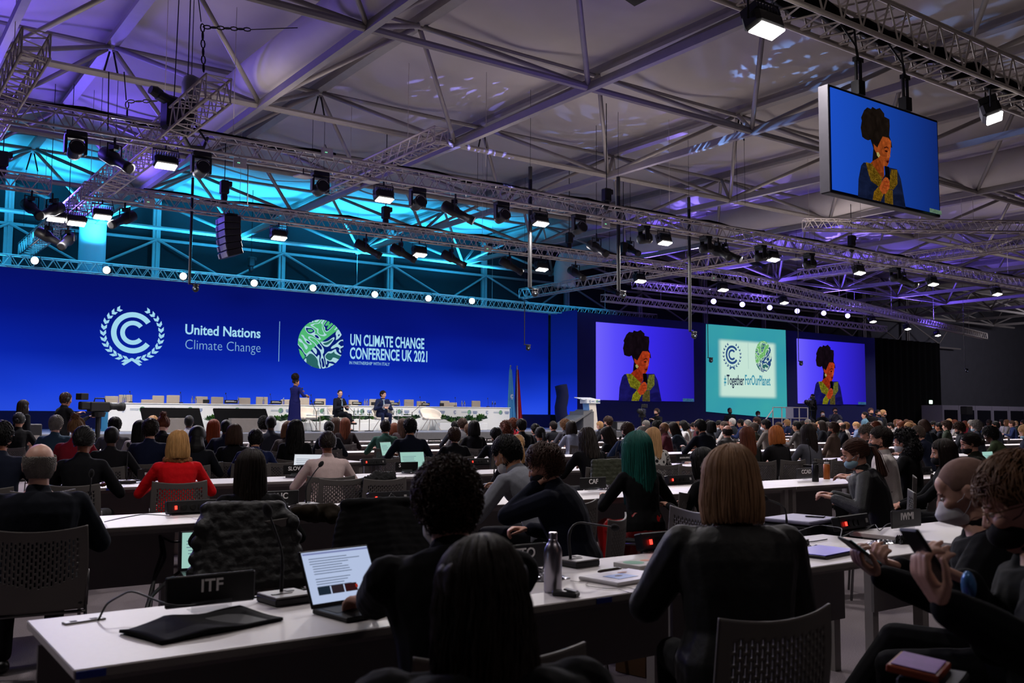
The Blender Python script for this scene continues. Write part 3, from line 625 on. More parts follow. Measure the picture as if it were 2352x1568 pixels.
def grid_emit(name):      # teal display with a soft pale square
    m = bpy.data.materials.new(name); m.use_nodes = True; nt = m.node_tree; N = nt.nodes; L = nt.links; N.clear()
    tc = N.new('ShaderNodeTexCoord'); sp = N.new('ShaderNodeSeparateXYZ'); L.new(tc.outputs['Generated'], sp.inputs[0])
    def edge(sock, c, h, s_):
        a = N.new('ShaderNodeMath'); a.operation = 'SUBTRACT'; a.inputs[1].default_value = c; L.new(sock, a.inputs[0])
        b = N.new('ShaderNodeMath'); b.operation = 'ABSOLUTE'; L.new(a.outputs[0], b.inputs[0])
        d = N.new('ShaderNodeMapRange'); d.inputs[1].default_value = h-s_; d.inputs[2].default_value = h+s_; d.inputs[3].default_value = 1; d.inputs[4].default_value = 0; d.interpolation_type = 'SMOOTHSTEP'; L.new(b.outputs[0], d.inputs[0]); return d.outputs[0]
    mu = N.new('ShaderNodeMath'); mu.operation = 'MULTIPLY'; L.new(edge(sp.outputs[0], .505, .345, .035), mu.inputs[0]); L.new(edge(sp.outputs[2], .535, .30, .025), mu.inputs[1])
    nz = N.new('ShaderNodeTexNoise'); nz.inputs['Scale'].default_value = 2.2; L.new(tc.outputs['Generated'], nz.inputs['Vector'])
    g = N.new('ShaderNodeMixRGB'); g.inputs[1].default_value = lin('2a8aa8')+(1,); g.inputs[2].default_value = lin('3fa8a4')+(1,); L.new(nz.outputs['Fac'], g.inputs[0])
    mx = N.new('ShaderNodeMixRGB'); mx.inputs[2].default_value = lin('c4e2d4')+(1,); L.new(mu.outputs[0], mx.inputs[0]); L.new(g.outputs[0], mx.inputs[1])
    ee = N.new('ShaderNodeEmission'); L.new(mx.outputs[0], ee.inputs[0]); o = N.new('ShaderNodeOutputMaterial'); L.new(ee.outputs[0], o.inputs[0]); return m
qs = [onY(1623, 744, YS), onY(1804, 758, YS), onY(1808, 962, YS), onY(1623, 945, YS)]; O = qs[3]
e = empty('projection_screen', (O.x, YS, O.z), 0, 'tall teal projection screen with two logos and a hashtag slogan', 'screen')
Q = [(q.x-O.x, -.01, q.z-O.z) for q in qs]; MB().add(Q+[(a, .04, b) for a, _, b in Q], [(0, 1, 2, 3), (7, 6, 5, 4), (0, 4, 5, 1), (1, 5, 6, 2), (2, 6, 7, 3), (3, 7, 4, 0)]).build('display', grid_emit('teal'), e)
def ts(x, y): p = onY(1620+x/8.71, 740+y/8.71, YS); return Vector((p.x-O.x, 0, p.z-O.z))
inkb = em('ink_blue', '2a4c86', .9)
m = MB(); c = ts(527, 650); emblem(m, c, .62, -.03, 9); m.build('emblem', inkb, e)
m = MB(); disc(m, ts(1155, 685), .66, .82, -.03); m.build('globe_picture', globe_mat('globe_teal', .85, '2a4c86', '74c06e', 'c8e6d4', 1.0), e)
MB().box(ts(850, 660)+Vector((0, -.03, 0)), (.015, .01, 1.4)).build('divider', em('ink_pale', 'a9cdc6', .9), e)
for t_, x, x2, mt in (('#', 365, 410, em('ink_teal', '3f97b0', .9)), ('Together', 420, 765, em('ink_dark', '273450', .9)), ('ForOurPlanet', 785, 1292, em('ink_teal', '3f97b0', .9))):
    p, q = ts(x, 1245), ts(x2, 1245); lettering(t_, .72, mt, e, (p.x, -.035, p.z), .012, q.x-p.x)

# hanging flat screen at top right
a, b_, c = onY(1906, 196, 6.1), onY(1906, 436, 6.1), onY(2153, 268, 6.1); W, Hh = c.x-a.x, a.z-b_.z
e = empty('hanging_screen', (a.x, 6.1, b_.z), 0, 'flat screen hanging from the truss at top right, showing a speaker on blue', 'screen')
MB().rbox((W/2, .07, Hh/2), (W+.04, .12, Hh+.04), .008).build('housing', pm('tv_housing', '1a1a1d', .35, .3), e)
MB().rbox((-.022, .07, Hh/2), (.012, .125, Hh+.03), .004).build('side_trim', pm('tv_trim', '55535a', .5, .3), e)
MB().box((W/2, .006, Hh/2), (W-.03, .01, Hh-.03)).build('display', ramp_emit('screen_tv', [(0, '1c50c8'), (.35, '1746ae'), (1, '10286e')], axis=0, strength=.9, leaf=0.), e)
figure(e, W, Hh, {'hair': '1a130f', 'neck': '8a3c16', 'face': 'a04a1e', 'dress': '141c38', 'embroidery': '6e5214', 'cuff': '7c5812', 'hand': 'a84e20', 'caption': '64806a', 'nose': 'b8602c'}, y=-.003)
for t in (.30, .74): MB().box((W*t, .08, Hh+.12), (.12, .1, .16)).tube([(W*t-.03, .08, Hh+.2), (W*t-.03, .08, Hh+.44)], .02, 6).tube([(W*t+.05, .08, Hh+.2), (W*t+.05, .08, Hh+.44)], .02, 6).box((W*t+.01, .08, Hh+.45), (.14, .05, .05)).build('hanger', chainm, e)
for t, s in ((.30, 'left'), (.74, 'right')):
    X = a.x+W*t; m = MB(); m.tube([(X-.13, 6.3, 5.87), (X, 6.2, a.z+.62), (X, 6.18, a.z+.46)], .012, 5).tube([(X+.13, 6.3, 5.87), (X+.01, 6.2, a.z+.62), (X+.02, 6.18, a.z+.46)], .012, 5)
    tag(m.build('sling', chainm), 'black lifting sling and wires holding the %s side of the hanging screen' % s, 'sling')
tag(MB().tube([(13.3+.25*i, 6.45, 5.82-.25*math.sin(i*.45)**2) for i in range(8)], .012, 5).build('cable', black), 'loose black cable drooping under the big truss right of the hanging screen', 'cable')
e = empty('loudspeaker', onY(1455, -12, 9), 0, 'bottom of a black loudspeaker cut off by the top edge', 'loudspeaker'); MB().rbox((0, 0, .25), (.55, .4, .5), .03, Matrix.Rotation(.25, 3, 'Y')).build('cabinet', black, e); MB().box((0, -.21, .25), (.4, .01, .4)).build('grille', darkgrey, e)

# ------------------------------------------------------------------ stage desk and chairs
deskm = pm('desk_white', 'dfe3e4', .5, noise_amt=.03)
e = empty('stage_desk', (6.5, 29.0, ZD), 0, 'very long white conference desk with rows of small logos across the stage', 'desk'); DL = 14.2; DH = .80
MB().rbox((DL/2, .03, DH/2), (DL, .06, DH), .01).build('front_panel', deskm, e)
MB().rbox((DL/2, .45, DH+.015), (DL+.06, .95, .03), .008).build('desktop', deskm, e)
MB().box((.02, .45, DH/2), (.04, .8, DH)).build('side_panel', pm('desk_cyan', '57b6d6', .5), e); MB().box((DL-.02, .45, DH/2), (.04, .8, DH)).build('side_panel', deskm, e)
ink = pm('print_blue', '4f6aa0', .6); ink2 = pm('print_grey', '8ea0b4', .6)
globp = globe_mat('globe_desk', .55, '2a4c86', '6fb86a', 'c8dce0', 3)
def lp(x, y): p = onY(x, y, 29.0); return Vector((p.x-6.5, 0, p.z-ZD))
logos = [(283, 938, 327, 345), (397, 938, 437, 456), (505, 939, 545, 562), (607, 940, 645, 662), (704, 941, 740, 757), (799, 942, 832, 848), (878, 942, 917, 933), (965, 943, 1001, 1015), (1045, 944, 1078, 1090), (1119, 945, 1150, 1163)]
for k, (xa, y_, xb, xc) in enumerate(logos):
    m = MB(); c = lp(xa, y_); c.z = .64; emblem(m, c, .075, -.004, 5); m.build('emblem', ink, e)
    xx = lp(xa+13, y_).x; MB().box((xx+.16, -.004, .655), (.26, .004, .016)).box((xx+.15, -.004, .62), (.24, .004, .012)).build('small_print', ink2, e)
    c = lp(xb, y_); c.z = .64; m = MB(); disc(m, c, .085, .085, -.005, 20); m.build('globe_picture', globp, e)
    for q, zz in ((0, .67), (1, .63), (2, .595)): MB().box((lp(xc, y_).x+.02-.0*q, -.004, zz), (.20-.05*(q == 2), .004, .022)).build('small_print', ink, e)
creamm = pm('chair_cream', 'cbbfae', .7, noise_amt=.05)
for k, (x0, x1, yt, yb) in enumerate([(241, 272, 909, 928), (273, 304, 906, 928), (326, 350, 917, 928), (350, 377, 908, 928), (383, 413, 907, 928), (449, 477, 910, 929), (485, 513, 911, 929), (549, 575, 913, 930), (588, 615, 911, 930), (646, 667, 917, 930), (690, 708, 913, 931), (724, 748, 915, 932), (766, 791, 916, 932), (801, 823, 918, 933), (848, 874, 916, 933), (886, 904, 919, 934), (928, 950, 917, 935), (957, 978, 921, 935), (1011, 1032, 920, 936), (1033, 1047, 924, 936), (1083, 1103, 920, 937)]):
    a, b_ = onY(x0, yt, 30.6), onY(x1, yt, 30.6); W = max(.36, b_.x-a.x); top = a.z
    c = empty('conference_chair', ((a.x+b_.x)/2, 30.6, ZD), 0, 'cream high-backed chair behind the stage desk, number %d of 21 from the left' % (k+1), 'chair', 'cream chairs behind the stage desk')
    m = MB(); h0 = .45; n = 6; Ht = top-ZD-h0
    m.rbox((0, .0, h0+Ht/2), (W, .05, Ht), .015)
    for i in range(1, n): m.box((0, -.028, h0+Ht*i/n), (W-.03, .008, .012))
    m.build('backrest', creamm, c); MB().rbox((0, -.25, .44), (W, .48, .08), .02).build('seat', creamm, c)
    MB().tube([(0, -.25, .40), (0, -.25, .05)], .03, 8).build('column', alu, c)
    for q in range(5): MB().tube([(0, -.25, .06), (.26*math.cos(q*1.257), -.25+.26*math.sin(q*1.257), .02)], .016, 5).build('leg', alu, c)
# things on the desk: microphones, bottles, name plates
bot = glass('bottle_glass', 'dfeaf0')
def small_bottle(loc, lb, grp='water bottles on the stage', h=.22):
    e = empty('water_bottle', loc, 0, lb, 'bottle', grp)
    MB().lathe((0, 0, 0), [(.028, 0), (.03, .01), (.03, h*.6), (.012, h*.78), (.012, h*.95)], 10).build('body', bot, e, True); MB().lathe((0, 0, h*.93), [(.015, 0), (.015, .02)], 8).build('cap', ink, e)
def goose(loc, h, lean, lb, grp=None, rz=0, base=True):
    e = empty('gooseneck_microphone', loc, rz, lb, 'microphone', grp)
    if base: MB().rbox((0, 0, .015), (.10, .09, .03), .006).build('base', darkgrey, e)
    MB().tube([(0, 0, .03), (0, -.01, h*.5), (lean*.4, -.03, h*.8), (lean, -.06, h)], .005, 5).build('neck', black, e, True)
    MB().ell((lean, -.06, h+.015), (.016, .016, .028)).build('head', black, e)
for k, (x, ld) in enumerate([(300, -.05), (416, -.05), (520, -.05), (622, -.05), (716, -.06), (803, -.06), (966, -.06), (1046, -.05), (1121, -.06)]):
    goose((onY(x, 930, 29.35).x, 29.35, ZD+.845), .30, ld, 'thin gooseneck microphone on the stage desk, %s from the left' % ORD[k], 'desk microphones on stage')
for k, x in enumerate((283, 288, 441, 449, 547, 605, 651, 838, 843, 917, 1061, 1067, 1131, 1137)):
    small_bottle((onY(x, 930, 29.3).x, 29.3, ZD+.845), 'clear water bottle standing on the stage desk, number %d of 14 from the left' % (k+1))
for k, (x, w_, tt) in enumerate([(472, .20, ''), (529, .42, 'MONITOR'), (633, .38, 'SECRETARIAT'), (731, .36, 'PRESIDENT'), (818, .36, 'SECRETARY'), (860, .3, ''), (905, .36, 'COP OFFICER'), (976, .34, 'RAPPORTEUR'), (1013, .18, '')]):
    X = onY(x, 930, 29.2).x; e = empty('name_plate', (X, 29.15, ZD+.845), 0, 'small black name plate on the stage desk, %s from the left' % ORD[k], 'name plate', 'name plates on the stage desk')
    MB().rbox((0, 0, .06), (w_, .02, .11), .006).build('plate', black, e)
    if k in (1, 2, 3, 4, 6, 7): MB().box((0, -.012, .06), (w_*.8, .003, .012)).box((-.03, -.012, .085), (w_*.6, .003, .01)).build('print', pm('print_white', 'd0d0c8', .6), e)
# planters with succulents
leafm = [pm('leaf_a', '2c5a2a', .5, noise_amt=.4, scale=20), pm('leaf_b', '4a7a34', .5, noise_amt=.4, scale=20), pm('leaf_c', '264a38', .5, noise_amt=.4, scale=20)]
random.seed(3)
for k, (x0, x1) in enumerate([(476, 520), (575, 640), (640, 700), (700, 770), (800, 860), (905, 960), (1005, 1062), (1062, 1114)]):
    a, b_ = onY(x0, 985, 28.6).x, onY(x1, 985, 28.6).x
    e = empty('planter', (a, 28.6, ZD), 0, 'low white planter of green succulents before the stage desk, %s from the left' % ORD[k], 'planter', 'white planters on stage')
    MB().rbox(((b_-a)/2, 0, .13), (b_-a, .3, .26), .01).build('box', deskm, e)
    n = int((b_-a)/.12)
    for i in range(n):
        m = MB(); cx = (b_-a)*(i+.5)/n; cz = .25+random.uniform(.02, .16); rr = random.uniform(.18, .26)
        for q in range(16):
            an = q*2.4; el = .25+.055*q; d = Vector((math.cos(an)*math.cos(el), math.sin(an)*math.cos(el)*.8, math.sin(el))); s_ = Vector((-math.sin(an), math.cos(an), 0))*.075; t = d*rr*(1.1-.02*q); c = Vector((cx, random.uniform(-.05, .05), cz))
            m.add([c, c+t*.55+s_, c+t+Vector((0, 0, .02)), c+t*.55-s_], [(0, 1, 2, 3)])
        m.build('succulent', leafm[(i+k) % 3], e)
# white shell armchairs, side tables, stands
shell = pm('shell_white', 'e4dccf', .45)
def shell_chair(X, Y, rz, lb):
    e = empty('shell_armchair', (X, Y, ZD), rz, lb, 'armchair', 'white shell armchairs on stage'); vs = []; fs = []; n, mm = 20, 9
    for j in range(mm):
        v = j/(mm-1)
        for i in range(n+1):
            t = i/n; an = math.pi*(1.08*t-.04)+math.pi          # open to -y
            hgt = .30+.42*v*(.45+.55*math.sin(math.pi*t)**.7); r_ = .12+.22*min(1, v*2.2)+.03*v
            vs.append((r_*1.05*math.cos(an), -r_*math.sin(an)*1.0-.0, hgt+.06))
    for j in range(mm-1):
        for i in range(n): a = j*(n+1)+i; fs.append((a, a+1, a+n+2, a+n+1))
    o = MB().add(vs, fs).build('shell', shell, e, True); sm = o.modifiers.new('s', 'SOLIDIFY'); sm.thickness = .03
    MB().rbox((0, -.03, .40), (.50, .46, .08), .03).build('seat', shell, e)
    for sx in (-1, 1):
        for sy in (-1, 1): MB().tube([(sx*.08, sy*.08, .38), (sx*.26, sy*.24, 0)], .010, 5).build('leg', alu, e)
for x, Y, rz, lb in ((990, 27.6, 0, 'empty white shell armchair near the right end of the stage desk'), (880, 27.4, 0, 'white shell armchair under the person with papers'), (778, 27.6, .2, 'white shell armchair under the person with glasses'), (706, 27.9, 0, 'empty white shell armchair behind the person in the long blue dress')):
    shell_chair(onY(x, 990, Y).x, Y, rz, lb)
for k, (x, s) in enumerate(((735, 'left'), (826, 'middle'), (915, 'right'))):
    X = onY(x, 960, 27.4).x; e = empty('side_table', (X, 27.4, ZD), 0, 'small white side table with bottles on stage, %s of three' % s, 'table', 'side tables on stage')
    MB().rbox((0, 0, .50), (.75, .4, .03), .01).build('table_top', deskm, e); MB().tube([(0, 0, .48), (0, 0, .02)], .018, 6).build('column', alu, e); MB().lathe((0, 0, 0), [(.18, 0), (.18, .015), (.02, .02)], 16).build('foot', alu, e)
    for q in range(3): small_bottle((X-.22+.16*q, 27.35+.05*(q % 2), ZD+.515), 'clear bottle on the %s side table, %s one' % (s, ('left', 'middle', 'right')[q]), 'bottles on the side tables', .20)
for k, (x, ln, hd) in enumerate(((726, 955, -.25), (812, 950, -.5), (848, 960, .5), (946, 950, .6))):
    X = onY(x, 985, 27.2).x; e = empty('microphone_stand', (X, 27.2, ZD), 0, 'black boom microphone stand on stage, %s from the left' % ORD[k], 'microphone stand', 'mic stands on stage')
    MB().lathe((0, 0, 0), [(.14, 0), (.14, .02), (.02, .03)], 14).build('base', black, e); MB().tube([(0, 0, 0), (0, 0, .62)], .011, 6).build('pole', black, e); MB().tube([(0, 0, .6), (hd*.7, 0, .92)], .008, 5).build('boom', black, e); MB().ell((hd*.74, 0, .94), (.02, .02, .03)).build('head', black, e)
# tilted confidence monitors at the stage edge
for k, ((a_, b2, c2, d2), s) in enumerate((((331, 468, 482, 347), 'left'), ((500, 622, 634, 512), 'right'))):
    Y0 = 26.6; a, b_ = onY(a_, 948, Y0), onY(b2, 948, Y0); W = b_.x-a.x
    e = empty('floor_monitor', (a.x, Y0, ZD), 0, 'large black tilted monitor on the stage floor, %s of two' % s, 'monitor', 'tilted monitors on stage')
    M = Matrix.Rotation(R(-42), 3, 'X'); MB().rbox((W/2, .15, .36), (W, .07, .82), .01, M).build('panel', blackcloth, e)
    MB().rbox((W/2, -.02, .2), (W*.55, .3, .40), .01).build('cabinet', pm('monitor_cabinet', '77716c', .7), e)
# lectern
X = onY(1357, 985, 27).x; e = empty('lectern', (X, 27, ZD), 0, 'white lectern with a slanted column at the right of the stage', 'lectern')
M = Matrix.Rotation(R(-7), 3, 'Y'); MB().rbox((0, 0, .5), (.34, .34, 1.0), .01, M).build('column', shell, e); MB().rbox((-.15, .02, .5), (.05, .36, 1.0), .005, M).build('side', pm('lectern_blue', '7aa6d8', .5), e)
MB().rbox((-.05, -.02, 1.07), (.66, .4, .16), .01).build('top_panel', deskm, e); MB().rbox((-.12, .1, 1.17), (.80, .5, .02), .005, Matrix.Rotation(R(10), 3, 'X')).build('reading_board', deskm, e)
m = MB(); emblem(m, (-.22, 0, 1.07), .05, -.225, 4); m.build('emblem', ink, e); m = MB(); disc(m, (.12, 0, 1.07), .05, .05, -.225, 16); m.build('globe_picture', globp, e)
MB().box((.22, -.225, 1.07), (.09, .004, .06)).box((-.08, -.225, 1.07), (.12, .004, .02)).build('small_print', ink, e); MB().tube([(-.4, .1, 1.18), (-.5, .0, 1.16), (-.58, -.05, 1.10)], .008, 5).build('microphone', black, e)
# flags
unb = pm('flag_blue', '4f9ad0', .7, emit=.05); red = pm('flag_red', 'b01828', .7); fw = pm('flag_white', 'd8d8dc', .7); fb = pm('flag_navy', '14206a', .7)
def flag(X, Y, lb, kind):
    e = empty('flag', (X, Y, ZD), 0, lb, 'flag'); MB().tube([(0, 0, 0), (0, 0, 2.5)], .015, 6).ell((0, 0, 2.52), (.03, .03, .04)).build('pole', alu, e); MB().lathe((0, 0, 0), [(.2, 0), (.2, .03), (.03, .06)], 16).build('foot', alu, e)
    def cloth(nm, mt, u0, u1, yoff, z0=.35, z1=2.42):
        vs = []; fs = []; n, m_ = 14, 16
        for j in range(m_+1):
            t = j/m_; wdt = .10+.24*t
            for i in range(n+1):
                u = u0+(u1-u0)*i/n; vs.append((-.02+(u-.2)*wdt*(1.1 if kind == 'un' else 1.), yoff+.05*math.sin(u*16)*(.3+t), z1-(z1-z0)*t+.06*math.sin(u*6)))
        for j in range(m_):
            for i in range(n): a = j*(n+1)+i; fs.append((a, a+1, a+n+2, a+n+1))
        MB().add(vs, fs).build(nm, mt, e, True)
    if kind == 'un':
        cloth('cloth', unb, -.2, 1, 0); m = MB(); emblem(m, (.02, 0, 1.3), .10, -.09, 4); m.build('emblem', fw, e)
    else:
        cloth('cloth', fb, -.2, .25, 0); cloth('white_band', fw, .2, .45, -.01); cloth('red_band', red, .4, .8, -.02); cloth('white_band', fw, .78, .88, -.01); cloth('red_band', red, .86, 1.0, -.02)
flag(22.15, 31.0, 'light blue flag with a pale emblem hanging beside the stage desk', 'un'); flag(22.55, 31.1, 'red white and blue flag with crossed stripes hanging beside the stage desk', 'uk')
# side pieces on and beside the stage
a = onY(1290, 885, 30); e = tag(MB().tube([(a.x+.05*math.sin(i*1.3), 30, ZD+(a.z-ZD)*i/8) for i in range(9)], .26, 10).build('curtain', pm('curtain_navy', '0c1440', .9), smooth=True), 'dark blue gathered curtain column right of the flags', 'curtain')
e = empty('access_ramp', (21.5, 27.2, ZD), 0, 'grey sloping ramp at the right of the stage behind the audience', 'ramp'); M = Matrix.Rotation(R(-28), 3, 'Y'); MB().box((.6, 0, .35), (1.7, .9, .06), M).build('slope', deckf, e); MB().box((1.2, 0, .35), (.5, .8, .7)).build('block', deckf, e)
for k, (x, y, w_) in enumerate(((1262, 942, .9), (1420, 958, .5), (1585, 985, .5), (1420, 1000, .4))):
    pass
for x, y, Y, s in ((1422, 980, 26.2, 'black stage wedge loudspeaker beside the lectern'), (1545, 985, 26.2, 'grey loudspeaker on the floor below the first blue screen')):
    p = onY(x, y, Y); e = empty('floor_speaker', (p.x, Y, ZD), 0, s, 'loudspeaker'); MB().rbox((0, 0, .17), (.6, .35, .34), .02).build('cabinet', black if 'black' in s else darkgrey, e); MB().box((0, -.18, .17), (.5, .01, .26)).build('grille', pm('grille_grey', '8b8a88', .6), e)
# camera platform with rails
p0 = onY(1775, 935, 26); p1 = onY(1855, 935, 26); e = empty('camera_platform', (p0.x, 26, 0), 0, 'metal railed camera platform below the teal screen', 'platform'); W = p1.x-p0.x
MB().box((W/2, .6, 1.0), (W+.1, 1.6, .08)).build('deck', darkgrey, e)
for i in range(5): MB().tube([(W*i/4, 0, 0), (W*i/4, 0, p0.z)], .025, 6).build('post', alu, e)
for z in (p0.z, p0.z-.45, 1.1): MB().tube([(0, 0, z), (W, 0, z)], .022, 6).build('rail', alu, e)
MB().box((W*.45, -.04, p0.z-.22), (.5, .01, .5)).build('notice', pm('notice', '8c8ca0', .7), e); MB().tube([(0, 0, p0.z-.1), (-1.0, 0, .9)], .025, 6).build('handrail', alu, e)
# dark drape, booths, exit sign on the right
a, b_ = onY(2010, 775, 34.5), onY(2158, 790, 34.5); m = MB(); n = 60; vs = []; fs = []
for i in range(n+1):
    x = a.x+(b_.x-a.x)*i/n; y = 34.5+.12*math.sin(i*1.1); vs += [(x, y, 0), (x, y, a.z)]
for i in range(n): fs.append((2*i, 2*i+2, 2*i+3, 2*i+1))
tag(MB().add(vs, fs).build('drape', blackcloth, smooth=True), 'tall black drape between the second blue screen and the grey wall', 'drape')
p = onY(2138, 923, 34.3); e = empty('exit_sign', p, 0, 'small glowing greenish white exit sign on the black drape', 'sign'); MB().rbox((0, 0, 0), (.34, .05, .22), .02).build('case', em('exit_glow', 'd8ffe8', 5), e); MB().rbox((0, .05, 0), (.40, .06, .28), .02).build('frame', darkgrey, e)
boothm = pm('booth_panel', '6a6672', .6); boothg = pm('booth_glass', '14141a', .1)
for k in range(6):
    q0 = onY(2166+38*k, 940, 33).x if k == 0 else q1; q1 = onY(2166+38*(k+1), 940, 33).x; W = q1-q0
    e = empty('interpreter_booth', (q0, 33, 0), 0, 'grey interpreter booth with a dark window against the far right wall, %s from the left' % ORD[k], 'booth', 'interpreter booths')
    MB().box((W/2, .9, 1.15), (W-.03, 1.7, 2.3)).build('cabin', boothm, e); MB().box((W/2, .03, 1.5), (W*.78, .04, 1.0)).build('window', boothg, e)
e = empty('stand_loudspeaker', onY(2222, 1000, 31), 0, 'black loudspeaker on a stand before the grey wall at far right', 'loudspeaker'); e.location.z = 0
MB().rbox((0, 0, 1.95), (.75, .4, .5), .03).build('cabinet', black, e); MB().tube([(0, 0, 1.7), (0, 0, .0)], .03, 6).build('stand', black, e)
MB().tube([(-.5, .1, .02), (0, 0, .6), (.5, .1, .02)], .02, 5).build('feet', black, e)
# ------------------------------------------------------------------ people
def remesh(mb, vox, it=4, amp=0., nsc=20., fn=None):
    me = mb.mesh('tmp'); o = bpy.data.objects.new('tmp', me); col.objects.link(o)
    m = o.modifiers.new('r', 'REMESH'); m.mode = 'VOXEL'; m.voxel_size = vox; m.use_smooth_shade = True
    s = o.modifiers.new('s', 'SMOOTH'); s.factor = .5; s.iterations = it
    bpy.context.view_layer.update()
    r = bpy.data.meshes.new_from_object(o.evaluated_get(bpy.context.evaluated_depsgraph_get()))
    bpy.data.objects.remove(o); bpy.data.meshes.remove(me)
    n = len(r.vertices)
    if (amp or fn) and n:
        co = np.empty(n*3); r.vertices.foreach_get('co', co); co = co.reshape(-1, 3)
        no = np.array([tuple(v.normal) for v in r.vertices])
        if fn: d = fn(co, no)
        else: d = np.array([noise.noise((c[0]*nsc, c[1]*nsc, c[2]*nsc*.6))+.5*noise.noise((c[0]*nsc*2.3, c[1]*nsc*2.3, c[2]*nsc*1.2)) for c in co])*amp
        co = co+no*d[:, None]; r.vertices.foreach_set('co', co.ravel()); r.update()
    return r
def cap(mb, p, q, r0, r1, n=10):
    """limb piece with round ends"""
    p, q = Vector(p), Vector(q); d = q-p; L = d.length
    if L < 1e-5: return mb.ell(p, (r0,)*3, n, 8)
    M = d.to_track_quat('Z', 'X').to_matrix(); pr = []
    for i in range(4): a = math.pi/2*i/3.3; pr.append((max(.0008, r0*math.sin(a+.02)), -r0*math.cos(a)))
    pr.append((r0, 0)); pr.append(((r0+r1)/2*1.02, L/2)); pr.append((r1, L))
    for i in range(1, 5): a = math.pi/2*i/4.1; pr.append((max(.0008, r1*math.cos(a)), L+r1*math.sin(a)))
    return mb.lathe(p, pr, n, M)
def loft(mb, rings, n=16):
    vs = []; fs = []
    for c, a, b, rx, ry, k in rings:
        for i in range(n):
            t = 2*math.pi*i/n; ct, st = math.cos(t), math.sin(t)
            e_ = 2/k; x = rx*abs(ct)**e_*(1 if ct > 0 else -1); y = ry*abs(st)**e_*(1 if st > 0 else -1); vs.append(c+a*x+b*y)
    for j in range(len(rings)-1):
        for i in range(n): fs.append((j*n+i, j*n+(i+1) % n, (j+1)*n+(i+1) % n, (j+1)*n+i))
    fs.append(tuple(range(n-1, -1, -1))); fs.append(tuple((len(rings)-1)*n+i for i in range(n))); return mb.add(vs, fs)
def ik(a, b, l1, l2, pole):
    a, b = Vector(a), Vector(b); d = b-a; L = min(d.length, (l1+l2)*.995); u = d.normalized(); x = (l1*l1-l2*l2+L*L)/(2*L); h_ = math.sqrt(max(0, l1*l1-x*x))
    p = Vector(pole)-u*Vector(pole).dot(u); p.normalize(); return a+u*x+p*h_, a+u*L
def hand(mb, w, d, nrm, sgn, curl=35, spread=1., grip=0):
    """palm, four fingers of unequal length and a thumb from the side of the palm"""
    d = Vector(d).normalized(); nrm = Vector(nrm); nrm = (nrm-d*nrm.dot(d)).normalized(); s = d.cross(nrm).normalized()*sgn; w = Vector(w)
    for q in (-.026, -.009, .009, .026): cap(mb, w+s*q*.6+d*.01, w+s*q+d*.082, .015, .012, 8)
    for i, (q, L) in enumerate(((.029, .074), (.010, .083), (-.010, .077), (-.028, .060))):
        p = w+s*q*spread+d*.088; a = R(curl*.5+i*3); dd = d*math.cos(a)-nrm*math.sin(a)
        for k, (f_, r_) in enumerate(((.45, .0092), (.32, .0085), (.26, .0078))):
            e_ = p+(dd+s*(.04*(1.5-i)))*L*f_; cap(mb, p, e_, r_+.0004, r_, 7); p = e_; a += R(curl*(1.0 if k == 0 else .7)); dd = d*math.cos(a)-nrm*math.sin(a)
    t0 = w+s*.030+d*.025; t1 = t0+(d*.65+s*.62-nrm*.25).normalized()*.042; t2 = t1+(d*.85+s*.25-nrm*(.3+grip)).normalized()*.032; t3 = t2+(d*.9-s*.05-nrm*(.35+grip)).normalized()*.024
    cap(mb, t0, t1, .0145, .0115, 8); cap(mb, t1, t2, .011, .0095, 8); cap(mb, t2, t3, .0095, .008, 8)
def head_shape(mb, M, fine=False, fem=False):
    def E_(c, r_, n=18, m=12): mb.ell(M @ Vector(c), r_, n, m, M.to_3x3())
    k = .96 if fem else 1.
    E_((0, -.012, .035), (.076*k, .097*k, .090)); E_((0, .018, .0), (.066*k, .080, .085)); E_((0, .035, -.055), (.050*k, .052, .055)); E_((0, .056, -.092), (.030*k, .032, .026))
    E_((0, .062, .045), (.055*k, .036, .04)); E_((0, .088, .018), (.048, .012, .010)); E_((.040*k, .066, -.022), (.024, .026, .022)); E_((-.040*k, .066, -.022), (.024, .026, .022))
    cap(mb, M @ Vector((0, .094, .012)), M @ Vector((0, .110, -.026)), .008, .012, 8); E_((.012, .1, -.030), (.009, .012, .008), 8, 6); E_((-.012, .1, -.030), (.009, .012, .008), 8, 6)
    E_((0, .091, -.054), (.022, .012, .0065), 10, 6); E_((0, .089, -.066), (.019, .012, .007), 10, 6)
    for s in (-1, 1):
        T = M.to_3x3() @ Matrix.Rotation(s*R(18), 3, 'Z') @ Matrix.Rotation(R(-10), 3, 'X')
        mb.ell(M @ Vector((s*.079*k, -.008, -.004)), (.007, .017, .031), 12, 8, T); mb.ell(M @ Vector((s*.081*k, -.010, .012)), (.008, .019, .014), 10, 6, T)
HEADC = .128
DEF = dict(lean=8, lean2=4, side=0, hy=0, hp=6, hr=0, L=(-.20, .36, .80), Rr=(.20, .36, .80), fem=False, bulk=1., vox=.011, stand=False, coat=0., legs=0, handd=None, curl=35, neck=1., skirt=False, sh=1.)
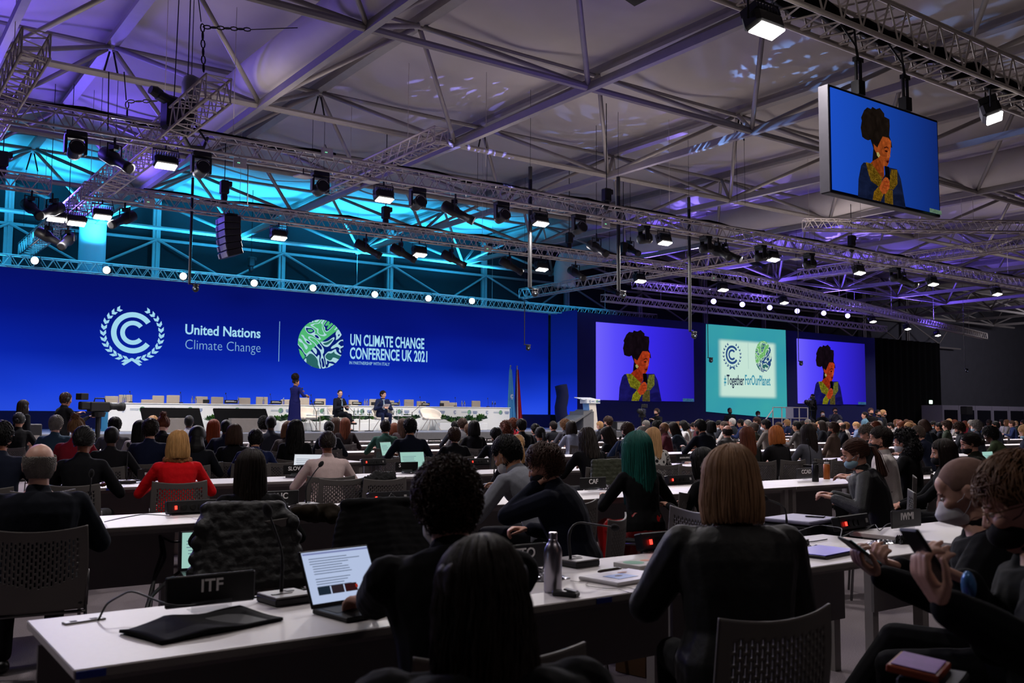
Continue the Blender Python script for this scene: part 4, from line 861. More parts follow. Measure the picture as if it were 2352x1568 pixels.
def geom(**kw):
    P = dict(DEF); P.update(kw); st = P['stand']; G = {}
    hz = .93 if st else .57; H = Vector((0, 0, hz)); ln, l2, sd = R(P['lean']), R(P['lean2']), R(P['side'])
    def S(h_):
        if h_ < .22: a = ln; p = H+Vector((math.sin(sd)*h_, math.sin(a)*h_*math.cos(sd), math.cos(a)*math.cos(sd)*h_))
        else:
            p0 = S(.2199); a = ln+l2; q = h_-.22; p = p0+Vector((math.sin(sd)*q, math.sin(a)*q*math.cos(sd), math.cos(a)*math.cos(sd)*q))
        return p
    def fr(h_):
        t = (S(h_+.03)-S(h_-.03)).normalized(); a = Vector((math.cos(sd), 0, -math.sin(sd))); a = (a-t*a.dot(t)).normalized(); return a, t.cross(a)
    f_ = P['fem']; B = P['bulk']; sw_ = (.90 if f_ else 1.)*P['sh']
    prof = [(-.10, .13, .10), (-.04, .165, .125), (.03, .165 if f_ else .16, .125), (.13, .125 if f_ else .142, .10 if f_ else .115), (.25, .145*sw_, .112), (.34, .165*sw_, .112), (.405, .168*sw_, .098), (.44, .140*sw_, .080), (.465, .085, .064), (.50, .056, .052)]
    def torso(mb, t, lo=0, hi=10, flare=0.):
        loft(mb, [(S(h_), fr(h_)[0], -fr(h_)[1], (w_+t)*B, (d_+t)*B, 2.5) for h_, w_, d_ in prof[lo:hi]])
    a4, b4 = fr(.40); shl = [S(.405)+a4*s*(.172*sw_*B) for s in (-1, 1)]
    nb = S(.47); lt_ = R(P['hp']); M = Matrix.Translation(S(.47)+Vector((0, math.sin(ln+l2)*.6+.22*math.sin(lt_)*.5, 1)).normalized()*(HEADC+.015)) @ Matrix.Rotation(R(P['hy']), 4, 'Z') @ Matrix.Rotation(R(P['hr']), 4, 'Y') @ Matrix.Rotation(-lt_, 4, 'X')
    skin = MB(); head_shape(skin, M, fem=f_); cap(skin, S(.45), M @ Vector((0, -.022, -.045)), .056*(.86 if f_ else 1), .050*(.88 if f_ else 1), 14)
    torso(skin, -.012)
    arms = []
    for s, tgt in ((0, P['L']), (1, P['Rr'])):
        sg = -1 if s == 0 else 1; pole = Vector(P['poles'][s]) if P.get('poles') else Vector((sg*.75, -.35, -.8)); el, wr = ik(shl[s], tgt, .29, .255, pole); arms.append((shl[s], el, wr))
        cap(skin, shl[s], el, .046, .036); cap(skin, el, wr, .037, .025)
        dd = (wr-el).normalized(); hd = P['handd'][s] if P['handd'] else ((dd+Vector((-sg*.15, .4, -.02))), Vector((0, .0, 1)))
        hand(skin, wr+dd*.01, hd[0], hd[1], -sg if len(hd) < 3 else hd[2], P['curl'])
    lg = []
    for s in (-1, 1):
        hp_ = H+Vector((s*.088, 0, -.04))
        if st: kn = Vector((s*.10, .03, .49)); an = Vector((s*.105, -.01, .08))
        elif P['legs'] == 0: kn = Vector((s*.13, .44, .52)); an = Vector((s*.13, .42+.05*s, .09))
        elif P['legs'] == 1: kn = Vector((s*.10+.02, .45, .56 if s > 0 else .50)); an = Vector((s*.02-.02, .62 if s > 0 else .45, .30 if s > 0 else .09))
        else: kn = Vector((s*.13, .42, .52)); an = Vector((s*.11, .15, .09))
        lg.append((hp_, kn, an)); cap(skin, hp_, kn, .070, .050); cap(skin, kn, an, .050, .035); cap(skin, an, an+Vector((0, .14, -.045)), .034, .028)
    G['body'] = remesh(skin, P['vox'], 2)
    tp = MB(); c_ = P['coat']; torso(tp, .014+c_, 1 if not c_ else 0, 9)
    for s, (a, b, c) in enumerate(arms):
        cap(tp, a, b, .058+c_, .048+c_); cap(tp, b, b+(c-b)*.93, .048+c_, .034+c_*.8)
    cap(tp, shl[0], shl[1], .060+c_*.5, .060+c_*.5)
    cap(tp, S(.44), S(.44)+(M @ Vector((0, -.03, -.08))-S(.44))*.35*P['neck'], .078, .068, 14)
    if c_:
        for s in (-1, 1): cap(tp, S(.0)+fr(0)[0]*s*.10, S(-.07)+fr(0)[0]*s*.12+Vector((0, .02, 0)), .10, .09)
    G['top'] = remesh(tp, P['vox']*1.15, 3, .0035, 14)
    lgm = MB()
    if P['skirt'] and st:
        loft(lgm, [(Vector((0, .0, z)), Vector((1, 0, 0)), Vector((0, 1, 0)), rx, ry, 2) for z, rx, ry in ((1.18, .14, .11), (1.0, .165, .13), (.85, .19, .16), (.5, .20, .18), (.2, .24, .22), (.05, .27, .25))], 28)
    else:
        loft(lgm, [(S(h_), fr(h_)[0], -fr(h_)[1], (w_+.012)*B, (d_+.012)*B, 2.5) for h_, w_, d_ in prof[0:4]])
        for hp_, kn, an in lg:
            cap(lgm, hp_, kn, .085, .062); cap(lgm, kn, an+Vector((0, 0, .02)), .060, .048)
        if P['skirt']: cap(lgm, lg[0][1], lg[1][1], .07, .07); cap(lgm, lg[0][0], lg[1][1], .09, .07); cap(lgm, lg[1][0], lg[0][1], .09, .07); cap(lgm, lg[0][1], lg[0][2]+Vector((.03, 0, .1)), .09, .11); cap(lgm, lg[1][1], lg[1][2]+Vector((-.03, 0, .1)), .09, .11)
    G['legs'] = remesh(lgm, P['vox']*1.25, 3, .003, 12)
    sh = []
    for hp_, kn, an in lg:
        m = MB(); cap(m, an+Vector((0, -.03, -.045)), an+Vector((0, .16, -.055)), .040, .034); sh.append(remesh(m, .012, 2))
    G['shoes'] = sh; G['M'] = M; G['top_z'] = (M @ Vector((0, -.01, .125))); G['arms'] = arms; G['P'] = P; G['S'] = S; return G

# ---- hair, built around a head centred on the origin and facing +y
def hair_shell(vox=.009, thick=.014, low=-.02, front=.055, seed=1, amp=.004, nsc=40, extra=None, frontlow=.055, striae=0., fnc=None, side=.0):
    """skull-following hair: covers where the mask is on, dives inside the head elsewhere"""
    n, m = 40, 26; vs = []; fs = []
    for j in range(m+1):
        t = math.pi*j/m
        for i in range(n):
            a = 2*math.pi*i/n; d = Vector((math.sin(t)*math.cos(a), math.sin(t)*math.sin(a), math.cos(t)))
            p = Vector((d.x*(.077+thick), -.012+d.y*(.098+thick), .033+d.z*((.091 if d.z > 0 else .124)+thick)))
            lim = low if p.y < .02 else low+(frontlow-low)*min(1, (p.y-.02)/(front-.02 if front > .02 else .01))
            if abs(p.x) > .05 and p.y > -.02: lim = max(lim, side)
            if p.z < lim: 
                k = min(1, (lim-p.z)/.018); q = Vector((d.x*.064, -.012+d.y*.082, .03+d.z*(.07 if d.z > 0 else .10))); p = p.lerp(q, k)
            vs.append(p)
    for j in range(m):
        for i in range(n): fs.append((j*n+i, j*n+(i+1) % n, (j+1)*n+(i+1) % n, (j+1)*n+i))
    mb = MB(); mb.add(vs, fs)
    if extra: extra(mb)
    def fn(co, no):
        out = np.empty(len(co))
        for i, c in enumerate(co):
            an = math.atan2(c[0], -c[1]-.02); v = noise.noise((an*9+seed, c[2]*5, seed)) if striae else noise.noise((c[0]*nsc+seed, c[1]*nsc, c[2]*nsc))
            w_ = noise.noise((c[0]*nsc*.4+seed, c[1]*nsc*.4, c[2]*nsc*.4)); out[i] = amp*v+amp*.8*w_
            if striae: out[i] += striae*noise.noise((an*30+seed, c[2]*7, 0))
        return out
    return remesh(mb, vox, 2, fn=fnc or fn)
def locks(n, L, r, seed, yb=-.10, w=.085, z0=.03, flat=1., wave=.0, tip=.5, inn=0.):
    """a hanging curtain of overlapping locks at the back and sides of the head"""
    def f(mb):
        rnd = random.Random(seed)
        for i in range(n):
            u = (i+.5)/n; a = math.pi*(1.08*u-.04); cx, cy = math.cos(a)*w, -math.sin(a)*(-yb)-.005
            Li = L*(1-.12*rnd.random()); pts = []; K = 7
            for k in range(K+1):
                t = k/K; z = z0+.03-t*(Li+.03); ww = wave*math.sin(t*9+i*1.3); pts.append(Vector((cx*(1+inn*t)+ww, cy*(1.0 if t < .3 else 1+(.10*(t-.3)))+ww*.5, z)))
            for k in range(K): cap(mb, pts[k], pts[k+1], r*(1-.1*t)*(1 if k < K-2 else .9), r*(1 if k < K-2 else .78*(1-tip*.3)), 7)
    return f
def blobs(n, r, R_, c, seed, squash=(1, 1, 1)):
    def f(mb):
        rnd = random.Random(seed)
        for i in range(n):
            z = 1-2*(i+.5)/n; a = i*2.4; q = math.sqrt(1-z*z); rr = r*rnd.uniform(.7, 1.25)
            mb.ell((c[0]+R_*squash[0]*q*math.cos(a), c[1]+R_*squash[1]*q*math.sin(a), c[2]+R_*squash[2]*z), (rr, rr, rr), 8, 6)
    return f
def both(*fs_):
    def f(mb):
        for g in fs_: g(mb)
    return f
def join(me, mb):
    n = len(me.vertices); co = [tuple(v.co) for v in me.vertices]; fs = [tuple(p.vertices) for p in me.polygons]
    out = bpy.data.meshes.new('hair'); out.from_pydata(co+mb.v, [], fs+[tuple(i+n for i in f) for f in mb.f]); out.update()
    out.polygons.foreach_set('use_smooth', [True]*len(out.polygons)); return out
EC = Vector((0, -.012, .033))
def onskull(d, off): return EC+Vector((d.x*(.077+off), d.y*(.098+off), d.z*((.091 if d.z > 0 else .122)+off)))
def allowed(p, low, side=.0, frontlow=.055):
    lim = low if p.y < .02 else low+(frontlow-low)*min(1, (p.y-.02)/.04)
    if abs(p.x) > .05 and p.y > -.02: lim = max(lim, side)
    return p.z > lim
def tufts(mb, n, L, r, off, low, seed, lift=.006, side=.0, hi=9, jit=.35):
    """short strands lying away from the crown"""
    rnd = random.Random(seed); wh = Vector((.1, -.45, .9)).normalized(); k = 0
    for i in range(n*3):
        z = rnd.uniform(-1, 1); a = rnd.uniform(0, 6.2832); q = math.sqrt(max(0, 1-z*z)); d = Vector((q*math.cos(a), q*math.sin(a), z)); p = onskull(d, off-.004)
        if not allowed(p, low+.008, side) or p.z > hi: continue
        t = (d-wh*d.dot(wh)); t = t.normalized() if t.length > .05 else Vector((1, 0, 0)); t = (t+Vector((rnd.uniform(-jit, jit), rnd.uniform(-jit, jit), rnd.uniform(-jit, jit)))); t = (t-d*t.dot(d)).normalized(); l_ = L*rnd.uniform(.7, 1.2)
        mb.tube([p, p+t*l_*.5+d*(lift+.003), p+t*l_+d*lift*rnd.uniform(.2, 1.2)-d*l_*.12], [r, r*.9, r*.25], 4, False); k += 1
        if k > n: break
def flow(mb, n, zend, r, off, seed, flare=.05, wave=.0, part=.012, inn=.0, gap=.62, blunt=.006):
    """strands falling from a parting over the skull and straight down"""
    rnd = random.Random(seed)
    for i in range(n):
        a = 2*math.pi*(i+rnd.random())/n; sa, ca = math.sin(a), math.cos(a); layer = rnd.uniform(-.006, .006); rx, ry, rz_ = .077+off+layer, .098+off+layer, .091+off+layer; P = []
        fr_ = sa > gap; t0 = rnd.uniform(.02, .9)
        for k in range(6): t = t0+(math.pi/2-t0)*k/5; P.append(EC+Vector((part+(ca*rx-part)*math.sin(t), sa*ry*math.sin(t), rz_*math.cos(t)+.002)))
        if fr_:
            sd = 1 if ca > 0 else -1; P = [Vector((p.x+sd*.02*k/5, p.y-.012*k/5, max(p.z, .052))) for k, p in enumerate(P)][:5]
            mb.tube(P, [r]*4+[r*.5], 4, False); continue
        ze = zend*(1-.03*rnd.random())-blunt*rnd.random(); b = P[-1]; K = 7; ph = rnd.uniform(0, 6)
        for k in range(1, K+1):
            t = k/K; f_ = 1+flare*math.sin(t*math.pi*.7)-inn*t*t; back = max(0, -sa)
            P.append(Vector((ca*rx*f_+wave*math.sin(t*8+ph), EC.y+sa*ry*(f_-.10*back*t)+wave*math.cos(t*7+ph)*.6, b.z+(ze-b.z)*t)))
        mb.tube(P, [r]*(len(P)-1)+[r*.45], 4, False)
def gather(mb, n, knot, r, off, low, seed, side=.0):
    """strands combed back into a knot"""
    rnd = random.Random(seed); kd = Vector(((knot[0]-EC.x)/.09, (knot[1]-EC.y)/.11, (knot[2]-EC.z)/.10)).normalized()
    for i in range(n):
        z = rnd.uniform(-1, 1); a = rnd.uniform(0, 6.2832); q = math.sqrt(max(0, 1-z*z)); d = Vector((q*math.cos(a), q*math.sin(a), z))
        if not allowed(onskull(d, off), low, side): continue
        P = []; o_ = off+rnd.uniform(-.003, .004)
        for k in range(7): t = k/6; P.append(onskull((d*(1-t)+kd*t).normalized() if (d*(1-t)+kd*t).length > .05 else kd, o_))
        mb.tube(P, [r]*6+[r*.6], 4, False)
def curls(mb, n, r, off, low, seed, L=.035, cr=.008, c=None, rad=None, side=0.):
    rnd = random.Random(seed)
    for i in range(n):
        z = rnd.uniform(-1, 1); a = rnd.uniform(0, 6.2832); q = math.sqrt(max(0, 1-z*z)); d = Vector((q*math.cos(a), q*math.sin(a), z))
        if c is None:
            p = onskull(d, off)
            if not allowed(p, low, side): continue
        else: p = Vector(c)+Vector((d.x*rad[0], d.y*rad[1], d.z*rad[2]))
        u = d.orthogonal().normalized(); v = d.cross(u); g = (d+Vector((rnd.uniform(-.8, .8), rnd.uniform(-.8, .8), rnd.uniform(-.9, .3)))).normalized(); ph = rnd.uniform(0, 6); w_ = rnd.choice((-1, 1))
        P = [p-d*.006+g*L*k/7*rnd.uniform(.9, 1.1)+(u*math.cos(ph+w_*k*1.5)+v*math.sin(ph+w_*k*1.5))*cr*min(1, k/2) for k in range(8)]
        mb.tube(P, [r]*7+[r*.3], 3, False)
_hair = {}
def hair(kind, v=.009):
    k = (kind, v)
    if k in _hair: return _hair[k]
    hi = v <= .007; q = 3 if hi else 1; f_ = .55 if hi else 1; s = MB()
    if kind == 'short': m = hair_shell(v, .008, -.078, .06, 1, side=.02, amp=.002); tufts(s, 520*q, .034, .0042*f_, .009, -.088, 1, .005, .016)
    elif kind == 'buzz': m = hair_shell(v, .0030, -.072, .055, 2, .0008, side=.02)
    elif kind == 'bald': m = hair_shell(v, .001, .2, .055, 2, .0005, side=.2); tufts(s, 1300*q, .022, .0046*f_, .006, -.075, 3, .003, -.035, hi=.048)
    elif kind == 'long': m = hair_shell(v, .010, -.04, .06, 3, .002, extra=locks(11, .30, .024, 1, w=.078)); flow(s, 260*q, -.30, .0055*f_, .014, 1, .06, .003)
    elif kind == 'longwave': m = hair_shell(v, .012, -.04, .06, 4, .003, extra=locks(11, .26, .026, 2, w=.080, wave=.006)); flow(s, 260*q, -.29, .0058*f_, .018, 2, .10, .009)
    elif kind == 'bob': m = hair_shell(v, .010, -.04, .062, 5, .002, extra=locks(13, .13, .022, 3, w=.080, tip=0)); flow(s, 260*q, -.125, .0052*f_, .015, 3, .13, .0015, inn=.05, blunt=.012)
    elif kind == 'bun': m = hair_shell(v, .007, -.035, .06, 6, .001, extra=blobs(22, .018, .026, (0, -.075, .125), 5)); gather(s, 300*q, (0, -.07, .115), .0045*f_, .009, -.04, 6); curls(s, 90, .0032, 0, 0, 7, .03, .008, (0, -.075, .13), (.032, .032, .032))
    elif kind == 'lowbun': m = hair_shell(v, .007, -.035, .06, 7, .001, extra=blobs(18, .017, .026, (0, -.118, -.012), 6)); gather(s, 300*q, (0, -.11, -.01), .0045*f_, .009, -.045, 8); curls(s, 70, .0032, 0, 0, 9, .02, .006, (0, -.122, -.012), (.032, .028, .032))
    elif kind == 'pony':
        m = hair_shell(v, .007, -.035, .06, 8, .001); gather(s, 300*q, (0, -.115, .03), .0045*f_, .009, -.045, 10); rnd = random.Random(5)
        for i in range(70*q):
            o_ = Vector((rnd.gauss(0, .012), rnd.gauss(0, .010), 0)); ph = rnd.uniform(0, 6); P = [Vector((0, -.10, .03)), Vector((0, -.145, .01)), Vector((.004, -.158, -.07)), Vector((.0, -.145, -.15)), Vector((-.005, -.135, -.22-.03*rnd.random()))]
            s.tube([p+o_*(.3+.35*k)+Vector((.005*math.sin(ph+k), 0, 0)) for k, p in enumerate(P)], [.005*f_]*4+[.002], 4, False)
    elif kind == 'curly': m = hair_shell(v, .018, -.075, .062, 9, .004, 34, side=-.02); curls(s, 1100*q, .0046*f_, .020, -.085, 11, .034, .010, side=-.02)
    elif kind == 'curlylong': m = hair_shell(v, .018, -.045, .062, 9, .004, 34, extra=blobs(120, .020, .090, (0, -.075, -.085), 10, (1.1, .72, 1.3))); curls(s, 500*q, .0042*f_, .022, -.05, 12, .034, .009); curls(s, 420*q, .0042*f_, 0, 0, 13, .040, .010, (0, -.075, -.085), (.108, .075, .125))
    elif kind == 'afrobun': m = hair_shell(v, .006, -.03, .06, 11, .001, extra=blobs(160, .020, .090, (0, -.055, .165), 12, (1.0, 1.0, 1.05))); gather(s, 200, (0, -.055, .12), .004, .008, -.04, 14); curls(s, 900, .0042, 0, 0, 15, .035, .010, (0, -.055, .165), (.10, .10, .105))
    elif kind == 'hood': m = hair_shell(v, .022, -.09, .05, 12, .003, 12, frontlow=.03, extra=lambda mb: (cap(mb, (0, -.05, -.05), (0, -.04, -.14), .085, .11), None))
    elif kind == 'messy': m = hair_shell(v, .012, -.078, .064, 13, .004, 30, side=.015); tufts(s, 560*q, .050, .0046*f_, .013, -.085, 17, .010, .012, jit=.7)
    elif kind == 'side': m = hair_shell(v, .005, -.07, .06, 14, .001, side=.02); tufts(s, 420*q, .016, .0035*f_, .005, -.075, 18, .002, .012, hi=.06); tufts(s, 420*q, .065, .0046*f_, .020, .055, 19, .012, .055, jit=.25)
    if s.v: m = join(m, s)
    _hair[k] = m; return m
def hair_mat(name, c, c2=None):
    if name in _m: return _m[name]
    m = pm(name, c, .55, noise_amt=.5, scale=22, bump=.25, bscale=60, spec=.22, stretch=(2.5, 2.5, .5)); return m
HC = {'black': '0c0a0a', 'darkbrown': '1d130f', 'brown': '38241a', 'lightbrown': '6b4a30', 'auburn': '5a2c18', 'red': '8a3a18', 'orange': 'a8602c', 'blond': 'b48c60', 'darkblond': '86684c', 'grey': '77726c', 'white': 'b8b4ae', 'green': '0c4a44', 'greybrown': '4c4038', 'ashblond': '8d7460'}
SK = {'l': 'c08a74', 'p': 'd0a08c', 'm': '9a6248', 'd': '4a2c20', 't': 'a87658'}
def skin(k): return pm('skin_'+k, SK[k], .5, noise_amt=.08, scale=30, bump=.1, bscale=300, spec=.4)
def cloth(c, rough=.9, **k):
    return pm('cloth_'+c+str(sorted(k)), c, rough, noise_amt=k.pop('na', .15), scale=k.pop('scale', 90), bump=k.pop('bump', .35), bscale=k.pop('bscale', 9), spec=.15, **k)
eye_m = pm('eye_dark', '120c0a', .15); eye_w = pm('eye_white', 'cfc8c2', .2)
def mask_mesh(kind='soft'):
    mb = MB(); mb.ell((0, .052, -.058), (.057, .068, .050), 20, 12)
    if kind == 'ffp': mb = MB(); loft(mb, [(Vector((0, .035, -.11)), Vector((1, 0, 0)), Vector((0, 1, 0)), .040, .045, 2), (Vector((0, .062, -.075)), Vector((1, 0, 0)), Vector((0, 1, 0)), .055, .072, 1.7), (Vector((0, .064, -.05)), Vector((1, 0, 0)), Vector((0, 1, 0)), .055, .074, 1.6), (Vector((0, .060, -.018)), Vector((1, 0, 0)), Vector((0, 1, 0)), .042, .055, 1.7), (Vector((0, .070, -.004)), Vector((1, 0, 0)), Vector((0, 1, 0)), .018, .038, 2)], 24)
    r = remesh(mb, .005, 3); return r
_mask = {}
def add_mask(par, M, kind, c):
    if kind not in _mask: _mask[kind] = mask_mesh(kind)
    o = obj('face_mask', _mask[kind], pm('mask_'+c, c, .85, noise_amt=.05), par); o.matrix_local = M
    m = MB()
    for s in (-1, 1): m.tube([(s*.048, .06, -.03), (s*.072, .02, -.015), (s*.082, -.012, .02), (s*.083, -.022, -.008)], .0015, 4); m.tube([(s*.045, .05, -.085), (s*.07, .01, -.05), (s*.083, -.02, -.012)], .0015, 4)
    m.build('strap', pm('mask_'+c, c), o)
def face_bits(par, M, hc):
    for s in (-1, 1):
        e_ = MB().ell(M @ Vector((s*.030, .083, .000)), (.0125, .011, .0085), 10, 8, M.to_3x3()).build('eye', eye_w, par, True)
        MB().ell(M @ Vector((s*.030, .0925, .000)), (.0055, .0035, .0055), 8, 6, M.to_3x3()).build('iris', eye_m, e_, True)
        MB().tube([M @ Vector((s*.014, .098, .020)), M @ Vector((s*.032, .096, .025)), M @ Vector((s*.050, .082, .019))], .0028, 5).build('eyebrow', hc, par)
def glasses(par, M, c='8a6a4a'):
    m = MB()
    for s in (-1, 1): m.tube([M @ Vector((s*.031+.021*math.cos(t), .104-.004*abs(math.cos(t)), .0-.001+.018*math.sin(t))) for t in [k*math.pi/7 for k in range(15)]], .0018, 5); m.tube([M @ Vector((s*.053, .100, .004)), M @ Vector((s*.084, .0, .008)), M @ Vector((s*.082, -.02, -.002))], .0018, 4)
    m.tube([M @ Vector((-.010, .105, .003)), M @ Vector((0, .108, .006)), M @ Vector((.010, .105, .003))], .0018, 4); m.build('glasses', pm('glasses_'+c, c, .3, .6), par)
def person(G, loc, rz, sc, label, hair_kind='short', hc='darkbrown', skin_k='l', top='15161a', legs='101014', topname='jacket', group=None, mask=None, hv=.009, topmat=None, extra=None, face=False, shoes=True, hairmat=None, legmat=None, hs=1.0, spec=None):
    b = obj('person', G['body'], skin(skin_k)); b.location = loc; b.rotation_euler = (0, 0, rz); b.scale = (sc,)*3
    tag(b, label, 'person', group)
    obj(topname, G['top'], topmat or cloth(top), b)
    if shoes: obj('skirt' if G['P']['skirt'] else 'trousers', G['legs'], legmat or cloth(legs), b)
    if shoes:
        for s_ in G['shoes']: obj('shoe', s_, pm('shoe_black', '0a0a0a', .4), b)
    hm = hairmat or hair_mat('hair_'+hc, HC.get(hc, '1d130f'))
    if hair_kind: h_ = obj('hair', hair(hair_kind, hv), hm, b); h_.matrix_local = G['M'] @ Matrix.Diagonal((hs, hs, hs, 1))
    if mask: add_mask(b, G['M'], mask[0], mask[1])
    if face: face_bits(b, G['M'], hm)
    if extra: extra(b, G)
    return b
def place(G, px_, py_, Y, rz=0., smin=.9, smax=1.10):
    """stand the figure so that the top of its head is where the photo shows it at depth Y"""
    t = onY(px_, py_, Y); h_ = G['top_z']; sc = max(smin, min(smax, t.z/h_.z)); q = Matrix.Rotation(rz, 3, 'Z') @ Vector((h_.x, h_.y, 0))*sc
    return Vector((t.x-q.x, t.y-q.y, 0)), sc

# ---- conference chair with a slotted plastic back
def mk_chair():
    e = empty('conference_chair', label='x', cat='chair'); n, m_ = 49, 46; vs = []; fs = []
    for j in range(m_+1):
        v = j/m_
        for i in range(n+1):
            u = i/n*2-1; wd = .225+.012*math.sin(v*3); x = u*wd; z = .42+.43*v-.022*(1-u*u)*v*v*1.0; y = -.21-.05*v-.012*math.sin(v*3)-.035*(1-u*u)+.0
            vs.append((x, y, z))
    for j in range(m_):
        for i in range(n):
            hole = (5 <= i < n-5 and 12 <= j <= m_-7 and i % 2 == 1 and ((j+(i//2 % 2)*2) % 4) in (0, 1, 2))
            if (j-12)+(m_-7-j)*0 < abs(i-n/2)*.28: hole = False
            if not hole: a = j*(n+1)+i; fs.append((a, a+1, a+n+2, a+n+1))
    plast = pm('chair_plastic', '57524f', .5, noise_amt=.04)
    o = MB().add(vs, fs).build('backrest', plast, e, True); sm = o.modifiers.new('s', 'SOLIDIFY'); sm.thickness = .009
    MB().rbox((0, -.01, .452), (.45, .43, .035), .014).build('seat', pm('chair_seat', '1c1c1e', .8), e)
    ch = pm('chair_chrome', '6c6a6c', .25, .8)
    for s in (-1, 1):
        MB().tube([(s*.235, -.235, .62), (s*.235, -.21, .44), (s*.235, .0, .44), (s*.235, .20, .43)], .010, 6).build('side_rail', ch, e, True)
        MB().tube([(s*.235, .19, .44), (s*.245, .22, .0)], .010, 6).build('leg', ch, e); MB().tube([(s*.235, -.17, .44), (s*.245, -.26, .0)], .010, 6).build('leg', ch, e)
    MB().tube([(-.235, -.18, .40), (.235, -.18, .40)], .009, 6).build('stretcher', ch, e)
    return proto(e)
chair = mk_chair()
# ------------------------------------------------------------------ rows of tables
RN = [2.76, 6.05, 9.35, 12.65, 15.95, 19.25, 22.5]; TZ = .745
ROWN = ['first', 'second', 'third', 'fourth', 'fifth', 'sixth', 'seventh']
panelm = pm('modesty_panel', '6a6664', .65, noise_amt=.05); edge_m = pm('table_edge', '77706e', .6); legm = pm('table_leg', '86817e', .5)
def mk_table():
    e = empty('conference_table', label='x', cat='table')
    MB().rbox((.70, .37, .732), (1.396, .74, .026), .003).build('tabletop', white, e)
    MB().box((.70, -.002, .731), (1.39, .004, .022)).build('edge_band', edge_m, e)
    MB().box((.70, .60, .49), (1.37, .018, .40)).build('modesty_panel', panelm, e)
    for x in (.06, 1.34):
        for y in (.10, .64): MB().box((x, y, .36), (.055, .055, .72)).build('leg', legm, e)
    MB().box((.70, .10, .70), (1.23, .03, .03)).box((.70, .64, .70), (1.23, .03, .03)).build('rail', legm, e)
    return proto(e)
table = mk_table()
XS = [.555, .56, 1.60, 2.25, 3.0, 3.7, 4.4]; XE = [12, 18, 27, 34, 44, 52, 34]
for r_ in range(7):
    x = XS[r_]; k = 0
    while x < XE[r_]:
        for q in range(3):
            if near_view((x+.7, RN[r_]+.3, .74), 120):
                k += 1
                dup(table, (x, RN[r_], 0), 0, 'white conference table, %s row back, number %d from its left end' % (ROWN[r_], k), 'white conference tables')
            x += 1.4
        x += .25
sticker = pm('blue_sticker', '1a2a7a', .5)
for x, y, r_, s in ((208, 1553, 0, 'near left corner of the first table'), (1385, 1376, 0, 'first row beneath the metal bottle'), (1790, 1318, 0, 'first row right of the blond person'), (253, 1125, 2, 'third row left end'), (1377, 1153, 1, 'second row by the CAF plate')):
    X = onY(x, y, RN[r_]).x; tag(MB().box((X, RN[r_]-.007, .731), (.075, .004, .02)).build('edge_sticker', sticker), 'small dark blue sticker on the table edge, %s' % s, 'sticker')

# ------------------------------------------------------------------ things on the tables
acr = pm('acrylic', '8a9094', .08, alpha=.16); pw = pm('plate_white', 'f4f0ee', .5)
def plate(txt, x, y, Yp, w_=.42, h_=.15, size=.062, black_=True, rz=0, align='CENTER', z=None, tx=0.):
    p = onY(x, y, Yp); z0 = TZ+.02; w_ = .31 if len(txt) < 12 else .36; h_ = .105; size = min(size, .060) if len(txt) <= 5 else .040 if len(txt) < 9 else .032; tx *= .6; size = size if len(txt) < 15 else .024
    e = empty('name_plate', (p.x, Yp, z0), rz, '%s name plate standing on a table, reading %s' % ('black' if black_ else 'grey', txt), 'name plate')
    MB().rbox((0, 0, h_/2+.005), (w_, .012, h_), .005).build('plate', pm('plate_black', '050506', .4) if black_ else pm('plate_grey', '3a3a3c', .3), e)
    MB().box((0, -.012, .004), (w_*.45, .003, .035)).box((0, .0, -.010), (w_*.45, .08, .003)).build('stand', acr, e)
    lettering(txt, size, pw, e, (tx, -.008, h_*.50), .0008, None, align)
    return e
plate('ITF', 485, 1350, 3.30, .43, .155, .075); plate('ITTO', 1190, 1275, 3.32, .42, .155, .085, tx=.03); plate('IWMI', 2081, 1185, 3.30, .30, .13, .062, False)
plate('CAF', 1362, 1100, 6.62, .40, .15, .08); plate('LUC', 640, 1143, 6.62, .44, .15, .085, tx=.02); plate('CCAD', 1851, 1087, 6.62, .30, .13, .075, False)
plate('SINGAPORE', 352, 1087, 9.95, .55, .15, .085); plate('SLOV', 681, 1078, 9.95, .5, .15, .085, tx=-.05); plate('SOMALIA', 1395, 1057, 9.95, .46, .14, .07); plate('S', 934, 1070, 9.95, .5, .15, .085, tx=-.16)
plate('MEXICO', 696, 1044, 13.2, .46, .15, .09); plate('MONACO', 1117, 1036, 13.2, .48, .15, .085); plate('SOUTH AFRICA', 1573, 1051, 10.0, .52, .13, .065); plate('IA', 1268, 1029, 13.2, .4, .13, .07)
plate('ZAMBIA', 708, 1028, 16.5, .44, .14, .085); plate('BHUTAN', 705, 1012, 19.8, .48, .15, .095); plate('BOSNIA AND HERZEGOVINA', 998, 1010, 19.8, .62, .13, .05); plate('BOTSWANA', 1128, 1008, 19.8, .5, .14, .08); plate('GUATEMALA', 1540, 1013, 16.5, .5, .13, .07)
modm = pm('module_case', '1b1b1e', .4); led = em('led_red', 'ff2a20', 6); sock = pm('socket', '050505', .4); portm = pm('port_white', '9c9a98', .4)
MODS = [(443, 1180, -.0, 'in the second row behind the dark-haired person'), (210, 1102, 0, 'in the third row left of the SINGAPORE plate'), (893, 1157, 0, 'white plug in it, before two empty chairs'), (858, 1069, 0, 'in the third row left of the teal laptop'),
 (340, 1060, 0, 'in the fourth row over the red sweater'), (1560, 1112, 0, 'in the second row beside the green-haired person'), (1712, 1100, 0, 'in the second row left of the CCAD plate'), (1955, 1218, .12, 'in the first row left of the IWMI plate'), (1525, 1262, 0, 'in the first row beside the blond person'),
 (1100, 1068, 0, 'in the fourth row left of the grey-shirted person'), (660, 1050, 0, 'in the fourth row by the MEXICO plate'), (2120, 1090, 0, 'in the second row behind the shaved head')]
